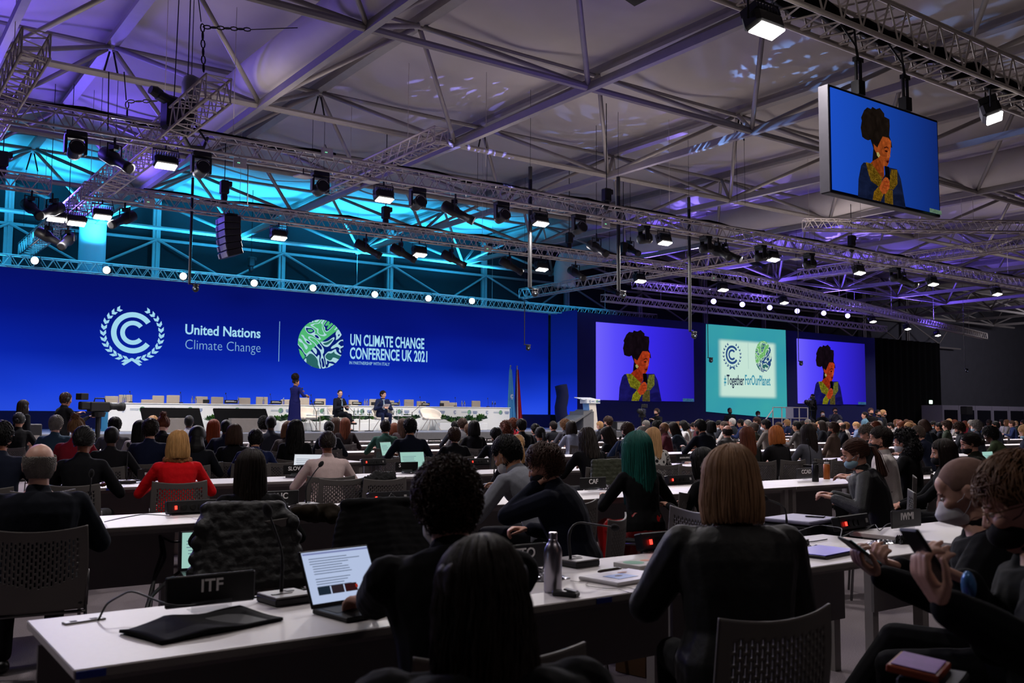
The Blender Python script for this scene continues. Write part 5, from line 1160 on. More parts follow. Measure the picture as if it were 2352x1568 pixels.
for x, y, rz, s in MODS:
    p = onZ(x, y, TZ); e = empty('power_module', (p.x, p.y, TZ), rz, 'black power module with red switch, %s' % s, 'power socket', 'table power modules')
    T = Matrix.Rotation(R(-14), 3, 'X'); MB().rbox((0, 0, .05), (.36, .055, .085), .006, T).box((0, -.005, .004), (.30, .07, .008)).build('case', modm, e)
    MB().box((-.125, -.036, .052), (.014, .006, .024), T).build('switch', led, e)
    for q in (-.07, -.01): MB().lathe((q, -.033, .052), [(.021, -.001), (.021, .001), (.015, .002)], 14, T @ Matrix.Rotation(R(90), 3, 'X')).build('socket', sock, e)
    MB().box((.125, -.036, .056), (.022, .004, .026), T).build('usb_port', portm, e); MB().box((.05, -.035, .05), (.05, .003, .03), T).build('socket', sock, e)
micg = pm('mic_base', '8b8785', .4); micd = pm('mic_base_dark', '1a191b', .4)
def mic(x, y, path, lb, rz=0, r=.0055, sc=1.):
    """delegate microphone: slanted base with buttons, gooseneck and foam head; path in metres from the base"""
    p = onZ(x, y, TZ); e = empty('delegate_microphone', (p.x, p.y, TZ), rz, lb, 'microphone', None)
    MB().rbox((0, 0, .014), (.155, .15, .028), .006).build('base', micd, e); MB().rbox((0, .0, .030), (.150, .145, .006), .002).build('top_plate', micg, e)
    MB().box((-.02, -.01, .034), (.08, .012, .003)).box((.03, .03, .034), (.03, .03, .003)).build('buttons', micd, e)
    P = [Vector(q) for q in path]; Q = []
    for i in range(len(P)-1):
        for k in range(4):
            t = k/4; a = P[max(0, i-1)]; b_ = P[i]; c = P[i+1]; d = P[min(len(P)-1, i+2)]
            Q.append(.5*((2*b_)+(c-a)*t+(2*a-5*b_+4*c-d)*t*t+(3*b_-a-3*c+d)*t**3))
    Q.append(P[-1]); MB().tube(Q, [r*(1.25 if i < len(Q)*.3 else .8) for i in range(len(Q))], 8).build('gooseneck', black, e, True)
    d = (P[-1]-P[-2]).normalized(); M = d.to_track_quat('Z', 'X').to_matrix(); MB().ell(P[-1]+d*.018, (.017, .017, .027), 14, 10, M).build('foam_head', pm('foam', '131214', .95, bump=.5, bscale=400), e, True)
    return e
mic(655, 1382, [(.0, .03, .03), (0, .03, .16), (-.02, .04, .24), (-.045, .05, .31)], 'grey delegate microphone beside the ITF plate on the first table', .12)
mic(1325, 1298, [(-.04, .0, .03), (-.05, .0, .14), (.0, .0, .19), (.12, .0, .175), (.24, 0, .155)], 'delegate microphone with red ring bent low, right of the metal bottle', .1)
mic(1815, 1252, [(.0, .02, .03), (0, .02, .16), (-.03, .03, .21), (-.16, .05, .25)], 'delegate microphone behind the blue laptop, right of the blond person', .2)
mic(180, 1210, [(.0, .0, .03), (.05, 0, .12), (.06, .0, .30)], 'delegate microphone behind the bald person in the second row')
mic(703, 1165, [(.0, .0, .03), (.0, .0, .15), (.05, .0, .24), (.10, 0, .30)], 'delegate microphone rising before the person in the pale pink shirt')
for x, y, r_, s, dx in ((290, 1110, 2, 'third row near the tangled cables', 0), (1280, 1050, 3, 'fourth row before the person in a light blue sweater', .12), (1415, 1065, 3, 'fourth row beside the SOMALIA plate', .06), (600, 1080, 3, 'fourth row', 0), (955, 1030, 4, 'fifth row beside the dark jacket', .02),
                   (1135, 1118, 2, 'third row behind the grey shirt', .05), (1862, 1072, 2, 'third row over the CCAD plate', -.08), (1700, 1052, 3, 'fourth row behind the auburn hair', .05), (2300, 1050, 2, 'third row at far right', .05), (115, 1010, 4, 'fifth row at the white chair', -.04), (1180, 1030, 4, 'fifth row behind the ponytail', .05), (400, 1058, 3, 'fourth row left of the red sweater', -.04)):
    mic(x, y, [(0, 0, .03), (0, 0, .18), (dx*.5, -.01, .28), (dx, -.02, .36)], 'delegate microphone with thin gooseneck, %s' % s)
lapm = pm('laptop_grey', '4a4a4e', .35, .6); scr_t = em('screen_teal', 'a8d8cc', .8); scr_w = em('screen_white', 'b9c8e8', .9); inkt = em('screen_ink', '6f7f9c', .6)
def laptop(p, rz, tilt, W, D, lb, scrm_, case=None, page=False, open_=True):
    e = empty('laptop', p, rz, lb, 'laptop'); case = case or lapm
    MB().rbox((0, 0, .009), (W, D, .016), .003).build('base', case, e); MB().box((0, .03, .0175), (W*.86, D*.45, .001)).build('keyboard', black, e)
    T = Matrix.Rotation(R(-tilt), 3, 'X'); o = Vector((0, D/2, .016)); Hs = D*1.0
    MB().rbox(o+T @ Vector((0, .004, Hs/2)), (W, .008, Hs), .002, T).build('lid', case, e)
    s = MB().box(o+T @ Vector((0, -.0015, Hs/2+.004)), (W*.95, .002, Hs*.90), T).build('display', scrm_, e)
    m = MB()
    rnd = random.Random(int(W*1e4))
    for i in range(12 if page else 5):
        zz = Hs*(.84-.045*i if page else .75-.08*i); L = W*rnd.uniform(.38, .55); 
        if page and i in (1,): L = W*.72
        if page and i == 7: continue
        m.box(o+T @ Vector((-W*.40+L/2+W*.03*(i > 2), -.004, zz)), (L, .001, .0025 if page else .004), T)
    m.build('text_lines', inkt, e)
    if page:
        for i in range(3): MB().box(o+T @ Vector((-W*.29+i*W*.19, -.005, Hs*.27)), (W*.17, .0012, Hs*.14), T).build('picture', em('thumb%d' % i, ('28384a', '3a3038', '401c20')[i], .5), e)
        MB().box(o+T @ Vector((W*.17, -.0062, Hs*.28)), (W*.03, .001, Hs*.06), T).build('picture', em('thumb_red', 'c03020', .6), e)
        m = MB(); m.box(o+T @ Vector((0, -.004, Hs*.93)), (W*.94, .001, .006), T); m.build('toolbar', em('toolbar', '8a94c8', .7), e)
    return e
pL = onZ(845, 1405, TZ); laptop((pL.x-.01, pL.y-.0, TZ), .16, 27, .295, .205, 'open black laptop showing a web page, under the hand of the curly-haired person', scr_w, pm('laptop_black', '0d0d10', .4, .3), True)
for x, y, rz, W, lb, mt in ((962, 1086, 0, .34, 'open laptop with a pale green screen in the third row', scr_t), (905, 1050, .5, .33, 'open laptop half hidden by the dark jacketed person in the fourth row', scr_t), (697, 1096, -.7, .33, 'open silver laptop seen from the side before the pale pink shirt', em('screen_bright', 'dfe4ec', .9)), (2300, 1080, .1, .34, 'open laptop with a pale teal screen at far right', scr_t)):
    p = onZ(x, y, TZ); laptop((p.x, p.y, TZ), rz, 14, W, .24, lb, mt)
# open laptop on knees seen below the second row, lit edge only
p = onY(432, 1270, 5.75); laptop((p.x+.10, 5.62, p.z-.12), -.2, 8, .33, .23, 'lit laptop screen edge beside the black puffer jacket, below table height', scr_t)
# closed things
p = onZ(468, 1440, TZ); e = empty('laptop_sleeve', (p.x, p.y, TZ), .28, 'black fabric laptop sleeve half folded on the first table by the ITF plate', 'sleeve')
vs = []; fs = []; n = 14
for j in range(n+1):
    for i in range(n+1):
        u, v = i/n, j/n; z = .012+.030*max(0, 1-abs(u-.38)/.30)*(.35+.65*v)+.010*math.sin(u*5+v*3)*v; vs.append(((u-.5)*.44, (v-.5)*.26*(1-.18*abs(u-.5)), max(.008, z)))
for j in range(n):
    for i in range(n): a = j*(n+1)+i; fs.append((a, a+1, a+n+2, a+n+1))
o = MB().add(vs, fs).build('cover', cloth('0c0c0e'), e, True); s_ = o.modifiers.new('s', 'SOLIDIFY'); s_.thickness = .010; MB().rbox((.06, -.02, .006), (.22, .18, .012), .004).build('zip_edge', darkgrey, e)
p = onZ(193, 1427, TZ); e = empty('cable_port', (p.x, p.y, TZ), .16, 'flat grey metal cable port set in the first table', 'cable port'); MB().rbox((0, 0, .003), (.13, .035, .006), .002).build('plate', micg, e); MB().rbox((-.035, 0, .006), (.022, .016, .003), .001).rbox((.03, 0, .006), (.022, .016, .003), .001).build('slot', black, e)
a = onZ(225, 1425, TZ+.003); cable([a, a+Vector((.03, .02, .05)), a+Vector((.12, .08, .075)), onZ(400, 1395, TZ+.05), onZ(600, 1370, TZ+.01), onZ(720, 1350, TZ+.01)], 'thin black cable arching from the table port past the ITF plate', .0035, sag=0)
p = onZ(1281, 1362, TZ); e = empty('water_bottle', (p.x, p.y+.03, TZ), 0, 'brushed metal water bottle standing on the first table', 'bottle'); al = pm('bottle_alu', 'a4a0a8', .28, 1., .04, 80)
MB().lathe((0, 0, 0), [(.031, 0), (.035, .006), (.035, .150), (.032, .168), (.023, .185), (.0155, .196), (.0155, .205)], 28).build('body', al, e, True); MB().lathe((0, 0, .203), [(.0165, 0), (.0165, .022), (.014, .026)], 24).build('cap', al, e)
p = onZ(1285, 1368, TZ); e = empty('stapler', (p.x+.015, p.y-.02, TZ), .5, 'small black desk device lying against the foot of the metal bottle', 'device'); MB().rbox((0, 0, .010), (.045, .10, .02), .005).build('body', micd, e); MB().rbox((0, -.02, .024), (.03, .05, .006), .002, Matrix.Rotation(.15, 3, 'X')).build('lever', pm('lever_grey', '5a5a60', .4), e)
def crumple(x, y, w_, d_, h_, lb, mt, seed, nm='plastic_wrap'):
    p = onZ(x, y, TZ); n = 20; vs = []; fs = []
    for j in range(n+1):
        for i in range(n+1):
            u, v = i/n-.5, j/n-.5; q = max(0, 1-(2*abs(u))**3)*max(0, 1-(2*abs(v))**3); z = .003+h_*q*(.45+.9*abs(noise.noise((u*9+seed, v*9, seed)))); vs.append((u*w_+.02*noise.noise((u*4, v*4, seed+3)), v*d_+.02*noise.noise((u*4, v*4, seed+7)), z))
    for j in range(n):
        for i in range(n): a = j*(n+1)+i; fs.append((a, a+1, a+n+2, a+n+1))
    return tag(MB().add(vs, fs).build(nm, mt, None, loc=(p.x, p.y, TZ)), lb, 'wrapper')
foil = pm('foil', 'b0b0b8', .18, .9); crumple(1240, 1328, .20, .16, .045, 'crumpled silver and clear plastic bag left of the metal bottle', foil, 2); crumple(2025, 1247, .20, .09, .02, 'clear crumpled plastic film on the first table before the man with the white mask', foil, 5); crumple(1392, 1124, .16, .10, .06, 'crumpled silver foil next to the CAF plate', foil, 8)
crumple(2072, 1247, .11, .07, .05, 'black spectacle pouch on the first table beside the dark suit', pm('pouch', '0a0a0c', .7), 9, 'spectacle_pouch')
crumple(1445, 1118, .12, .07, .04, 'white crumpled tissue in the second row before the green-haired person', pm('tissue', 'b8b4b4', .9), 12, 'tissue'); crumple(670, 1090, .16, .10, .08, 'white paper bag left of the silver laptop in the third row', pm('tissue', 'b8b4b4', .9), 14, 'paper_bag')
p = onZ(1432, 1330, TZ); e = empty('laptop', (p.x, p.y, TZ), .12, 'closed white laptop with blue and pink stickers on the first table', 'laptop'); MB().rbox((0, 0, .009), (.32, .22, .016), .005).build('body', pm('laptop_white', 'bdb9bc', .4), e)
MB().box((-.03, -.01, .0178), (.12, .09, .001)).build('sticker', pm('sticker_blue', '2f74c0', .4), e); MB().ell((-.03, .0, .0185), (.022, .012, .001)).build('sticker', pm('sticker_brown', '5a4a3a', .6), e); MB().ell((.05, .05, .0182), (.028, .013, .001)).build('sticker', pm('sticker_pink', 'c89890', .6), e)
p = onZ(1400, 1313, TZ); e = empty('pen', (p.x, p.y, TZ), 0, 'dark patterned pen lying beyond the white laptop', 'pen'); MB().tube([(-.07, -.005, .008), (-.05, -.003, .008), (.05, .006, .009), (.075, .008, .008)], [.004, .008, .008, .004], 10).build('barrel', pm('pen_dark', '3a2c2a', .3, noise_amt=.6, scale=60), e, True)
p = onZ(1478, 1302, TZ); e = empty('notebook', (p.x, p.y+.02, TZ), .1, 'white notebook with a green and orange cover beyond the white laptop', 'book'); MB().rbox((0, 0, .010), (.19, .16, .020), .002).build('pages', pm('book_white', 'bcb8b4', .6), e)
MB().ell((-.035, .01, .0205), (.05, .05, .001)).build('cover_picture', pm('book_green', '3f9468', .6), e); MB().ell((.06, .02, .0206), (.03, .025, .001)).build('cover_picture', pm('book_orange', 'c8744e', .6), e)
pts = [onZ(x, y, TZ+.004) for x, y in ((1310, 1333), (1330, 1336), (1350, 1332), (1345, 1345), (1400, 1352), (1440, 1348), (1480, 1358), (1450, 1362), (1420, 1352))]; cable(pts, 'tangled white earphone wire before the white laptop', .0015, pm('wire_white', '9c9896', .5), name='earphones')
p = onZ(1888, 1272, TZ); e = empty('laptop', (p.x, p.y, TZ), .14, 'closed laptop with a blue violet lid on the first table', 'laptop'); MB().rbox((0, 0, .008), (.34, .22, .016), .003).build('base', micd, e); MB().rbox((0, 0, .018), (.335, .215, .004), .001).build('lid', pm('lid_violet', '3a30b0', .35, .2), e)
pts = [onZ(x, y, TZ+.006) for x, y in ((1780, 1290), (1800, 1270), (1830, 1290), (1810, 1303), (1790, 1298), (1785, 1270), (1800, 1250))]; cable(pts, 'looped black charger cable left of the violet laptop', .003)
pts = [onZ(x, y, TZ+.006) for x, y in ((1850, 1245), (1865, 1255), (1855, 1262), (1875, 1250), (1888, 1258), (1872, 1262))]; cable(pts, 'tangled thin black wire behind the violet laptop', .002)
MBp = onZ(1785, 1285, TZ); e = empty('charger', (MBp.x, MBp.y, TZ), .2, 'black charger block beside the blond person', 'charger'); MB().rbox((0, 0, .016), (.07, .09, .032), .006).build('block', micd, e)
pts = [onZ(x, y, TZ+.03+.02*(k % 2)) for k, (x, y) in enumerate(((1770, 1255), (1800, 1230), (1880, 1205), (1935, 1212), (1930, 1235), (1960, 1220)))]; cable(pts, 'black cable sweeping from the microphone to the power module in the first row', .003)
pts = [onZ(x, y, TZ+.02) for x, y in ((1990, 1215), (2010, 1203), (2020, 1220), (2035, 1205), (2050, 1200))]; cable(pts, 'short black cable between power module and IWMI plate', .003)
for k, pts in enumerate((((1840, 1245), (1870, 1243), (1900, 1238)), ((255, 1108), (300, 1112), (330, 1106), (310, 1100), (280, 1110)), ((460, 1190), (475, 1200), (500, 1188), (520, 1182)), ((1000, 1160), (1020, 1150), (1040, 1158)))):
    cable([onZ(x, y, TZ+.005) for x, y in pts], 'loose thin black cable on a table, %s' % ('behind the violet laptop', 'tangled near the SINGAPORE plate', 'looping below the long module of the second row', 'left of the grey shirt')[k], .003)
cable([onZ(240, 1198, TZ+.01), onZ(275, 1190, TZ+.09), onZ(330, 1180, TZ+.10), onZ(390, 1184, TZ+.02)], 'thin dark gooseneck cable arching over the second row table at left', .003, darkgrey)
cable([onZ(770, 1165, TZ+.02), onZ(800, 1160, TZ+.08), onZ(850, 1160, TZ+.07), onZ(880, 1170, TZ+.01)], 'thin dark cable arching to the power module with the white plug', .003, darkgrey)
p = onZ(897, 1160, TZ+.07); e = empty('phone_charger', (p.x, p.y-.035, TZ+.055), 0, 'white charger plugged into the power module before two empty chairs', 'charger'); MB().rbox((0, 0, 0), (.045, .03, .05), .01).build('plug', portm, e); MB().tube([(0, 0, .03), (-.03, .0, .08), (-.01, .01, .10), (.06, .02, .05), (.10, .02, .0)], .002, 5).build('lead', portm, e)
for (x, y, c, hgt, lb) in ((1873, 1106, '0a0a0c', .21, 'tall black drinking flask in the second row right of the CCAD plate'), (1899, 1100, '9a5220', .19, 'copper brown drinking flask in the second row beside the black one')):
    p = onZ(x, y, TZ); e = empty('drinking_flask', (p.x, p.y, TZ), 0, lb, 'bottle'); mt = pm('flask_'+c, c, .35, .3); MB().lathe((0, 0, 0), [(.034, 0), (.036, .006), (.036, hgt*.84), (.030, hgt*.88)], 20).build('body', mt, e, True); MB().lathe((0, 0, hgt*.87), [(.028, 0), (.028, hgt*.11), (.015, hgt*.13)], 16).build('cap', black if c[0] == '0' else alu, e); MB().tube([(-.02, 0, hgt), (-.02, 0, hgt+.03), (.02, 0, hgt+.03), (.02, 0, hgt)], .004, 5).build('loop', black, e)
small_bottle((onZ(128, 1020, TZ).x, onZ(128, 1020, TZ).y, TZ), 'clear water bottle on the table before the waistcoat wearer', None)

# ------------------------------------------------------------------ hanging cables and floor things
for k, pts in enumerate(([onY(368, 1230, 6.6), onY(372, 1270, 6.5), onY(355, 1320, 6.2), onY(330, 1370, 5.4)], [onY(372, 1235, 6.6), onY(380, 1280, 6.4), onY(350, 1340, 6.0), onY(300, 1395, 5.0)], [onY(430, 1300, 6.2), onY(390, 1330, 6.0), onY(340, 1375, 5.4), onY(290, 1402, 4.9)])):
    pts[-1].z = .01; pts[-2].z = max(.02, pts[-2].z); cable(pts, 'thick black cable hanging from the second row table to the carpet, %s of three' % ORD[k], .011)
cable([onY(375, 1235, 6.62), onY(395, 1245, 6.6), onY(425, 1243, 6.6)], 'short black cable under the second row table', .007)
e = empty('flight_case', (onY(1840, 1210, 5.0).x, 5.0, 0), .15, 'black case with a pale top used as a side table by the sequined person', 'case'); MB().rbox((0, 0, .29), (.5, .42, .58), .02).build('body', black, e); MB().rbox((0, 0, .595), (.52, .44, .03), .008).build('top', pm('case_top', '8a88a0', .5), e)
e2 = empty('phone', (e.location.x+.12, 4.95, .612), .4, 'dark phone lying on the pale case top', 'phone'); MB().rbox((0, 0, .005), (.075, .15, .009), .003).build('body', micd, e2)
def lump(pts, r, lb, nm, cat, mt, vox=.012, amp=.006, ns=18, loc=(0, 0, 0), rz=0):
    m = MB()
    for p, q in pts: cap(m, p, q, r, r*.9, 8)
    o = obj(nm, remesh(m, vox, 3, amp, ns), mt); o.location = loc; o.rotation_euler = (0, 0, rz); return tag(o, lb, cat)
# ------------------------------------------------------------------ figures shared by the farther audience
V = .013
GA = geom(vox=V, lean=5, lean2=6, hp=8); GB = geom(vox=V, lean=18, lean2=14, hp=22, L=(-.16, .50, .80), Rr=(.16, .50, .80)); GC = geom(vox=V, lean=-5, lean2=4, hp=4, L=(-.12, .30, .66), Rr=(.12, .30, .66), curl=50)
GFA = geom(vox=V, fem=True, lean=5, lean2=5, hp=8, L=(-.13, .36, .79), Rr=(.16, .34, .79)); GFB = geom(vox=V, fem=True, lean=16, lean2=12, hp=24, L=(-.16, .46, .79), Rr=(.12, .46, .79)); GFC = geom(vox=V, fem=True, lean=-4, lean2=4, hp=5, L=(-.10, .30, .66), Rr=(.10, .30, .66))
GP = geom(vox=V, lean=2, lean2=6, hp=26, L=(-.06, .34, .80), Rr=(.07, .34, .80), curl=70)
GST = geom(vox=V, stand=True, lean=2, lean2=0, hp=2, L=(-.22, .05, .82), Rr=(.22, .05, .82)); GSC = geom(vox=V, stand=True, lean=4, lean2=6, hp=8, L=(-.16, .38, 1.28), Rr=(.2, .42, 1.22)); GSP = geom(vox=V, stand=True, lean=6, lean2=4, hp=4, L=(-.05, .28, 1.42), Rr=(.07, .28, 1.42), curl=70)
GG = dict(A=GA, B=GB, C=GC, a=GFA, b=GFB, c=GFC, P=GP)
RH = {1: 2.3, 2: 5.6, 3: 8.85, 4: 12.15, 5: 15.45, 6: 18.75, 7: 22.0, 8: 24.2}
# px, py of head top, row, figure, hair, hair colour, skin, garment colour, turn, mask, clothing
AUD = [
 (5, 968, 3, 'A', 'short', 'black', 'm', '121726', 0, None, 'dark navy jacket'), (45, 949, 6, 'a', 'lowbun', 'black', 't', '141416', 0, None, 'low-backed black top'), (130, 955, 5, 'A', 'short', 'grey', 'p', '33485a', 0, None, 'white shirt and teal waistcoat'),
 (177, 960, 4, 'a', 'bun', 'lightbrown', 'p', '7e1a28', 0, None, 'crimson red blazer'), (265, 959, 5, 'A', 'short', 'black', 'm', '4a4a50', 0, None, 'mid grey suit'), (195, 980, 3, 'a', 'lowbun', 'black', 'm', '0e0e12', 0, None, 'black top with a gold chain strap'),
 (258, 980, 4, 'A', 'buzz', 'black', 'd', '17161a', 0, None, 'dark charcoal coat'), (347, 963, 4, 'A', 'short', 'darkbrown', 'l', '151b33', 0, None, 'dark navy suit jacket'), (377, 952, 5, 'b', 'bun', 'auburn', 'p', '121214', 0, None, 'black top with a raised hand'),
 (322, 968, 5, 'a', 'long', 'black', 't', 'b8b0ac', 0, None, 'pale cardigan'), (352, 956, 6, 'A', 'short', 'blond', 'p', 'a89890', 0, None, 'beige top'), (435, 954, 6, 'A', 'buzz', 'black', 'd', '8b8b95', 0, None, 'light grey checked suit'),
 (491, 966, 5, 'a', 'long', 'red', 'p', '101014', 0, None, 'black dress seen on a cream chair'), (520, 964, 5, 'A', 'buzz', 'black', 'd', '14182a', 0, None, 'dark navy suit'), (539, 977, 4, 'a', 'bob', 'brown', 'l', '101014', 0, None, 'plain black top'),
 (588, 989, 4, 'B', 'short', 'black', 't', '182248', 0, None, 'bright navy jacket'), (455, 983, 4, 'b', 'hood', 'black', 'm', '14161c', 0, None, 'dark hooded top'), (623, 955, 5, 'A', 'buzz', 'black', 'd', '30343e', 0, None, 'dark grey jacket with pale blue shirt'),
 (607, 959, 6, 'a', 'curly', 'black', 'd', 'c2bcb6', 0, None, 'cream blouse'), (679, 968, 4, 'c', 'longwave', 'black', 'm', '0e0e10', 0, None, 'black cardigan'), (662, 970, 5, 'a', 'bob', 'lightbrown', 'l', '4a4440', 0, None, 'brown knit'),
 (756, 968, 5, 'a', 'lowbun', 'black', 'm', '1c1e26', 0, None, 'charcoal jacket'), (771, 961, 6, 'a', 'long', 'brown', 'l', '5a5c6a', 0, None, 'grey patterned cardigan'), (793, 962, 6, 'a', 'long', 'auburn', 'l', '20181a', 0, None, 'dark wine top'),
 (885, 966, 5, 'A', 'short', 'darkbrown', 'l', '33564a', 0, None, 'green sweater with a lanyard'), (905, 973, 6, 'a', 'bob', 'auburn', 'l', '2a2224', 0, None, 'dark brown top'), (924, 963, 6, 'a', 'long', 'brown', 'l', '3a3032', 0, None, 'brown jacket'),
 (942, 961, 4, 'A', 'short', 'black', 't', '0e1322', 0, None, 'black suit beside an open laptop'), (1043, 984, 4, 'A', 'messy', 'brown', 'p', '0f1014', .1, ('soft', '9fb4bc'), 'black sweater with mask loops'), (1078, 975, 5, 'a', 'messy', 'lightbrown', 'p', '46453c', 0, None, 'olive grey jacket'),
 (1045, 968, 6, 'A', 'short', 'black', 'm', '22242c', 0, None, 'dark blue jacket'), (1062, 962, 6, 'A', 'messy', 'brown', 'l', '6a6a6c', 0, None, 'light grey pullover'), (1088, 968, 5, 'a', 'bob', 'black', 'l', '0c0c10', 0, None, 'slim black top'),
 (1138, 984, 4, 'B', 'short', 'black', 't', '101218', .1, None, 'black jacket bowed low'), (1161, 969, 5, 'a', 'curlylong', 'auburn', 'l', '2a2020', 0, None, 'dark top under long curls'), (1178, 963, 6, 'a', 'curly', 'auburn', 'l', 'a01c28', 0, None, 'vivid red top'),
 (1197, 963, 5, 'A', 'short', 'black', 't', '101218', .1, None, 'black suit with white collar'), (1188, 999, 3, 'a', 'pony', 'blond', 'p', '14141a', .1, None, 'dark top and ponytail'), (1240, 982, 4, 'a', 'pony', 'black', 'm', '62666e', .1, None, 'pale grey jacket'),
 (1229, 974, 5, 'A', 'short', 'black', 'l', '20242c', 0, None, 'charcoal shirt'), (1270, 968, 6, 'A', 'short', 'darkbrown', 'l', '16181e', 0, None, 'black business suit'), (1311, 968, 5, 'a', 'bob', 'darkbrown', 'l', '8a90a4', 0, None, 'light blue sweater'),
 (1297, 965, 6, 'a', 'curly', 'lightbrown', 'l', '404048', 0, None, 'grey scarf'), (1345, 986, 3, 'b', 'longwave', 'darkbrown', 'l', '0c0c0f', .15, None, 'black jumper leaning on the table'), (1388, 984, 4, 'P', 'long', 'darkbrown', 'p', '101014', .6, ('soft', '20242c'), 'black top and dark mask'),
 (1396, 957, 6, 'A', 'messy', 'brown', 'p', '1a1a1e', .2, ('soft', '14161a'), 'black coat and dark mask'), (1377, 968, 7, 'a', 'short', 'blond', 'p', '22222a', .1, None, 'dark coat'), (1440, 972, 4, 'A', 'messy', 'brown', 'p', '22304c', .2, ('soft', '1c1e24'), 'navy waistcoat over a white shirt'),
 (1483, 966, 6, 'A', 'short', 'grey', 'l', '383a40', .1, None, 'dark grey jacket'), (1509, 969, 5, 'c', 'curly', 'black', 'm', '16181c', .1, None, 'black loose jacket'), (1474, 981, 4, 'a', 'bob', 'grey', 'l', '4a4a50', .1, None, 'slate top'),
 (1498, 984, 3, 'a', 'long', 'blond', 'p', 'b8b4b0', .1, None, 'black and white patterned blouse'), (1566, 968, 6, 'P', 'bob', 'black', 'l', 'c0c0c0', .9, ('soft', 'b0c4d0'), 'white top and pale mask'), (1591, 971, 6, 'P', 'short', 'darkbrown', 'l', '4a4644', .8, ('ffp', 'd0d0d0'), 'brown checked jacket and white mask'),
 (1605, 964, 4, 'B', 'short', 'black', 'm', '0b0e18', .1, ('soft', '101014'), 'black jumper leaning on an elbow'), (1648, 967, 6, 'P', 'short', 'black', 'l', '202228', .7, ('ffp', 'c8ccd0'), 'dark jacket and white mask'), (1662, 968, 6, 'A', 'short', 'greybrown', 'l', 'a8a4a2', .4, None, 'beige shirt'),
 (1681, 961, 7, 'A', 'short', 'white', 'p', '1c2026', .3, None, 'charcoal overcoat'), (1670, 977, 4, 'C', 'bald', 'darkbrown', 'l', '4a4846', .2, None, 'grey tweed suit'), (1714, 982, 3, 'a', 'long', 'auburn', 'l', '20201e', .2, None, 'dark jumper under long auburn hair'),
 (1731, 971, 5, 'A', 'short', 'greybrown', 'l', '3c3e34', .2, None, 'olive hooded jacket'), (1758, 964, 5, 'A', 'short', 'black', 'm', '77706a', .3, ('ffp', 'c8c8c8'), 'beige jacket and white mask'), (1737, 958, 7, 'A', 'messy', 'brown', 'l', '30343c', .2, None, 'dark blue coat'),
 (1781, 980, 3, 'a', 'bob', 'orange', 'p', '1b191b', .25, ('soft', '14161a'), 'black blazer'), (1787, 970, 6, 'A', 'short', 'brown', 'l', '8a8682', .2, None, 'light grey shirt'), (1829, 968, 5, 'A', 'short', 'black', 't', '5a5654', .2, None, 'grey blazer'),
 (1854, 976, 3, 'a', 'long', 'darkbrown', 'l', '54545c', .2, None, 'grey woollen jumper'), (1865, 972, 6, 'a', 'bob', 'brown', 'l', '3a3430', .2, None, 'brown coat'), (1900, 970, 6, 'a', 'long', 'darkbrown', 'l', '1c1c20', .2, None, 'black coat'), (1929, 971, 5, 'P', 'bald', 'greybrown', 'l', '12141c', .8, ('soft', '101216'), 'dark suit and dark mask'),
 (1983, 978, 3, 'P', 'messy', 'greybrown', 'l', '1c1c1e', .5, None, 'black jacket, hand on forehead'), (2102, 979, 3, 'B', 'short', 'greybrown', 'l', '141828', .4, None, 'navy suit bowing forward'), (2198, 973, 4, 'P', 'curly', 'brown', 'l', '2a2c30', .6, ('soft', '16181c'), 'dark coat over grey scarf'),
 (2269, 983, 3, 'B', 'curly', 'black', 'd', '38422c', .3, None, 'olive green shirt looking down'), (2156, 971, 5, 'A', 'short', 'black', 'm', '16181e', .4, None, 'black padded coat'), (2348, 978, 3, 'P', 'bob', 'blond', 'p', '14182a', .7, ('soft', '9cc4d4'), 'navy coat and light blue mask'),
 (1963, 970, 6, 'P', 'short', 'blond', 'p', '6a7a9a', .6, None, 'light blue shirt'), (1996, 970, 6, 'A', 'short', 'darkbrown', 'l', '20222a', .4, None, 'dark coat near the photographers'), (2058, 964, 7, 'a', 'bob', 'lightbrown', 'p', 'a8a29c', .4, None, 'cream jacket'), (2090, 966, 7, 'A', 'short', 'lightbrown', 'l', 'b0aca8', .4, None, 'white shirt'),
 (2123, 964, 8, 'a', 'long', 'darkbrown', 'l', '24305a', .4, ('soft', 'c0c8e0'), 'blue dress and pale mask'), (2140, 968, 6, 'P', 'short', 'black', 'm', '14161c', .7, ('soft', '9cc0cc'), 'black suit and light blue mask'), (2177, 963, 7, 'P', 'bob', 'blond', 'p', 'a8a098', .6, None, 'pale top holding up a camera'),
 (2215, 967, 7, 'a', 'long', 'auburn', 'l', '7a2430', .4, None, 'red coat'), (2240, 966, 6, 'P', 'short', 'brown', 'l', '1a2a5a', .6, ('soft', 'b8c0c8'), 'bright navy suit and pale mask'), (2286, 968, 5, 'A', 'short', 'black', 'm', '343a46', .4, None, 'slate jacket'), (2323, 966, 6, 'A', 'short', 'brown', 'l', '1a2444', .5, None, 'navy suit with white collar'),
]
cnt = {}
placed = []
def free_spot(G, x, y, Y, rz):
    for dy in (0, -.6, -1.2, -1.8, -2.3, -.3, -.9):
        loc, sc = place(G, x, y, Y+dy, rz)
        if all((loc.x-a)**2+(loc.y-b)**2 > .58**2 for a, b in placed): break
    placed.append((loc.x, loc.y)); return loc, sc
def face_stage(x, Y):
    X = onY(x, 970, Y).x; return max(-.45, min(.75, -.8*math.atan2(15-X, 29-Y)))
AUD.sort(key=lambda a: (a[2], a[0]))
chair_rows = {}
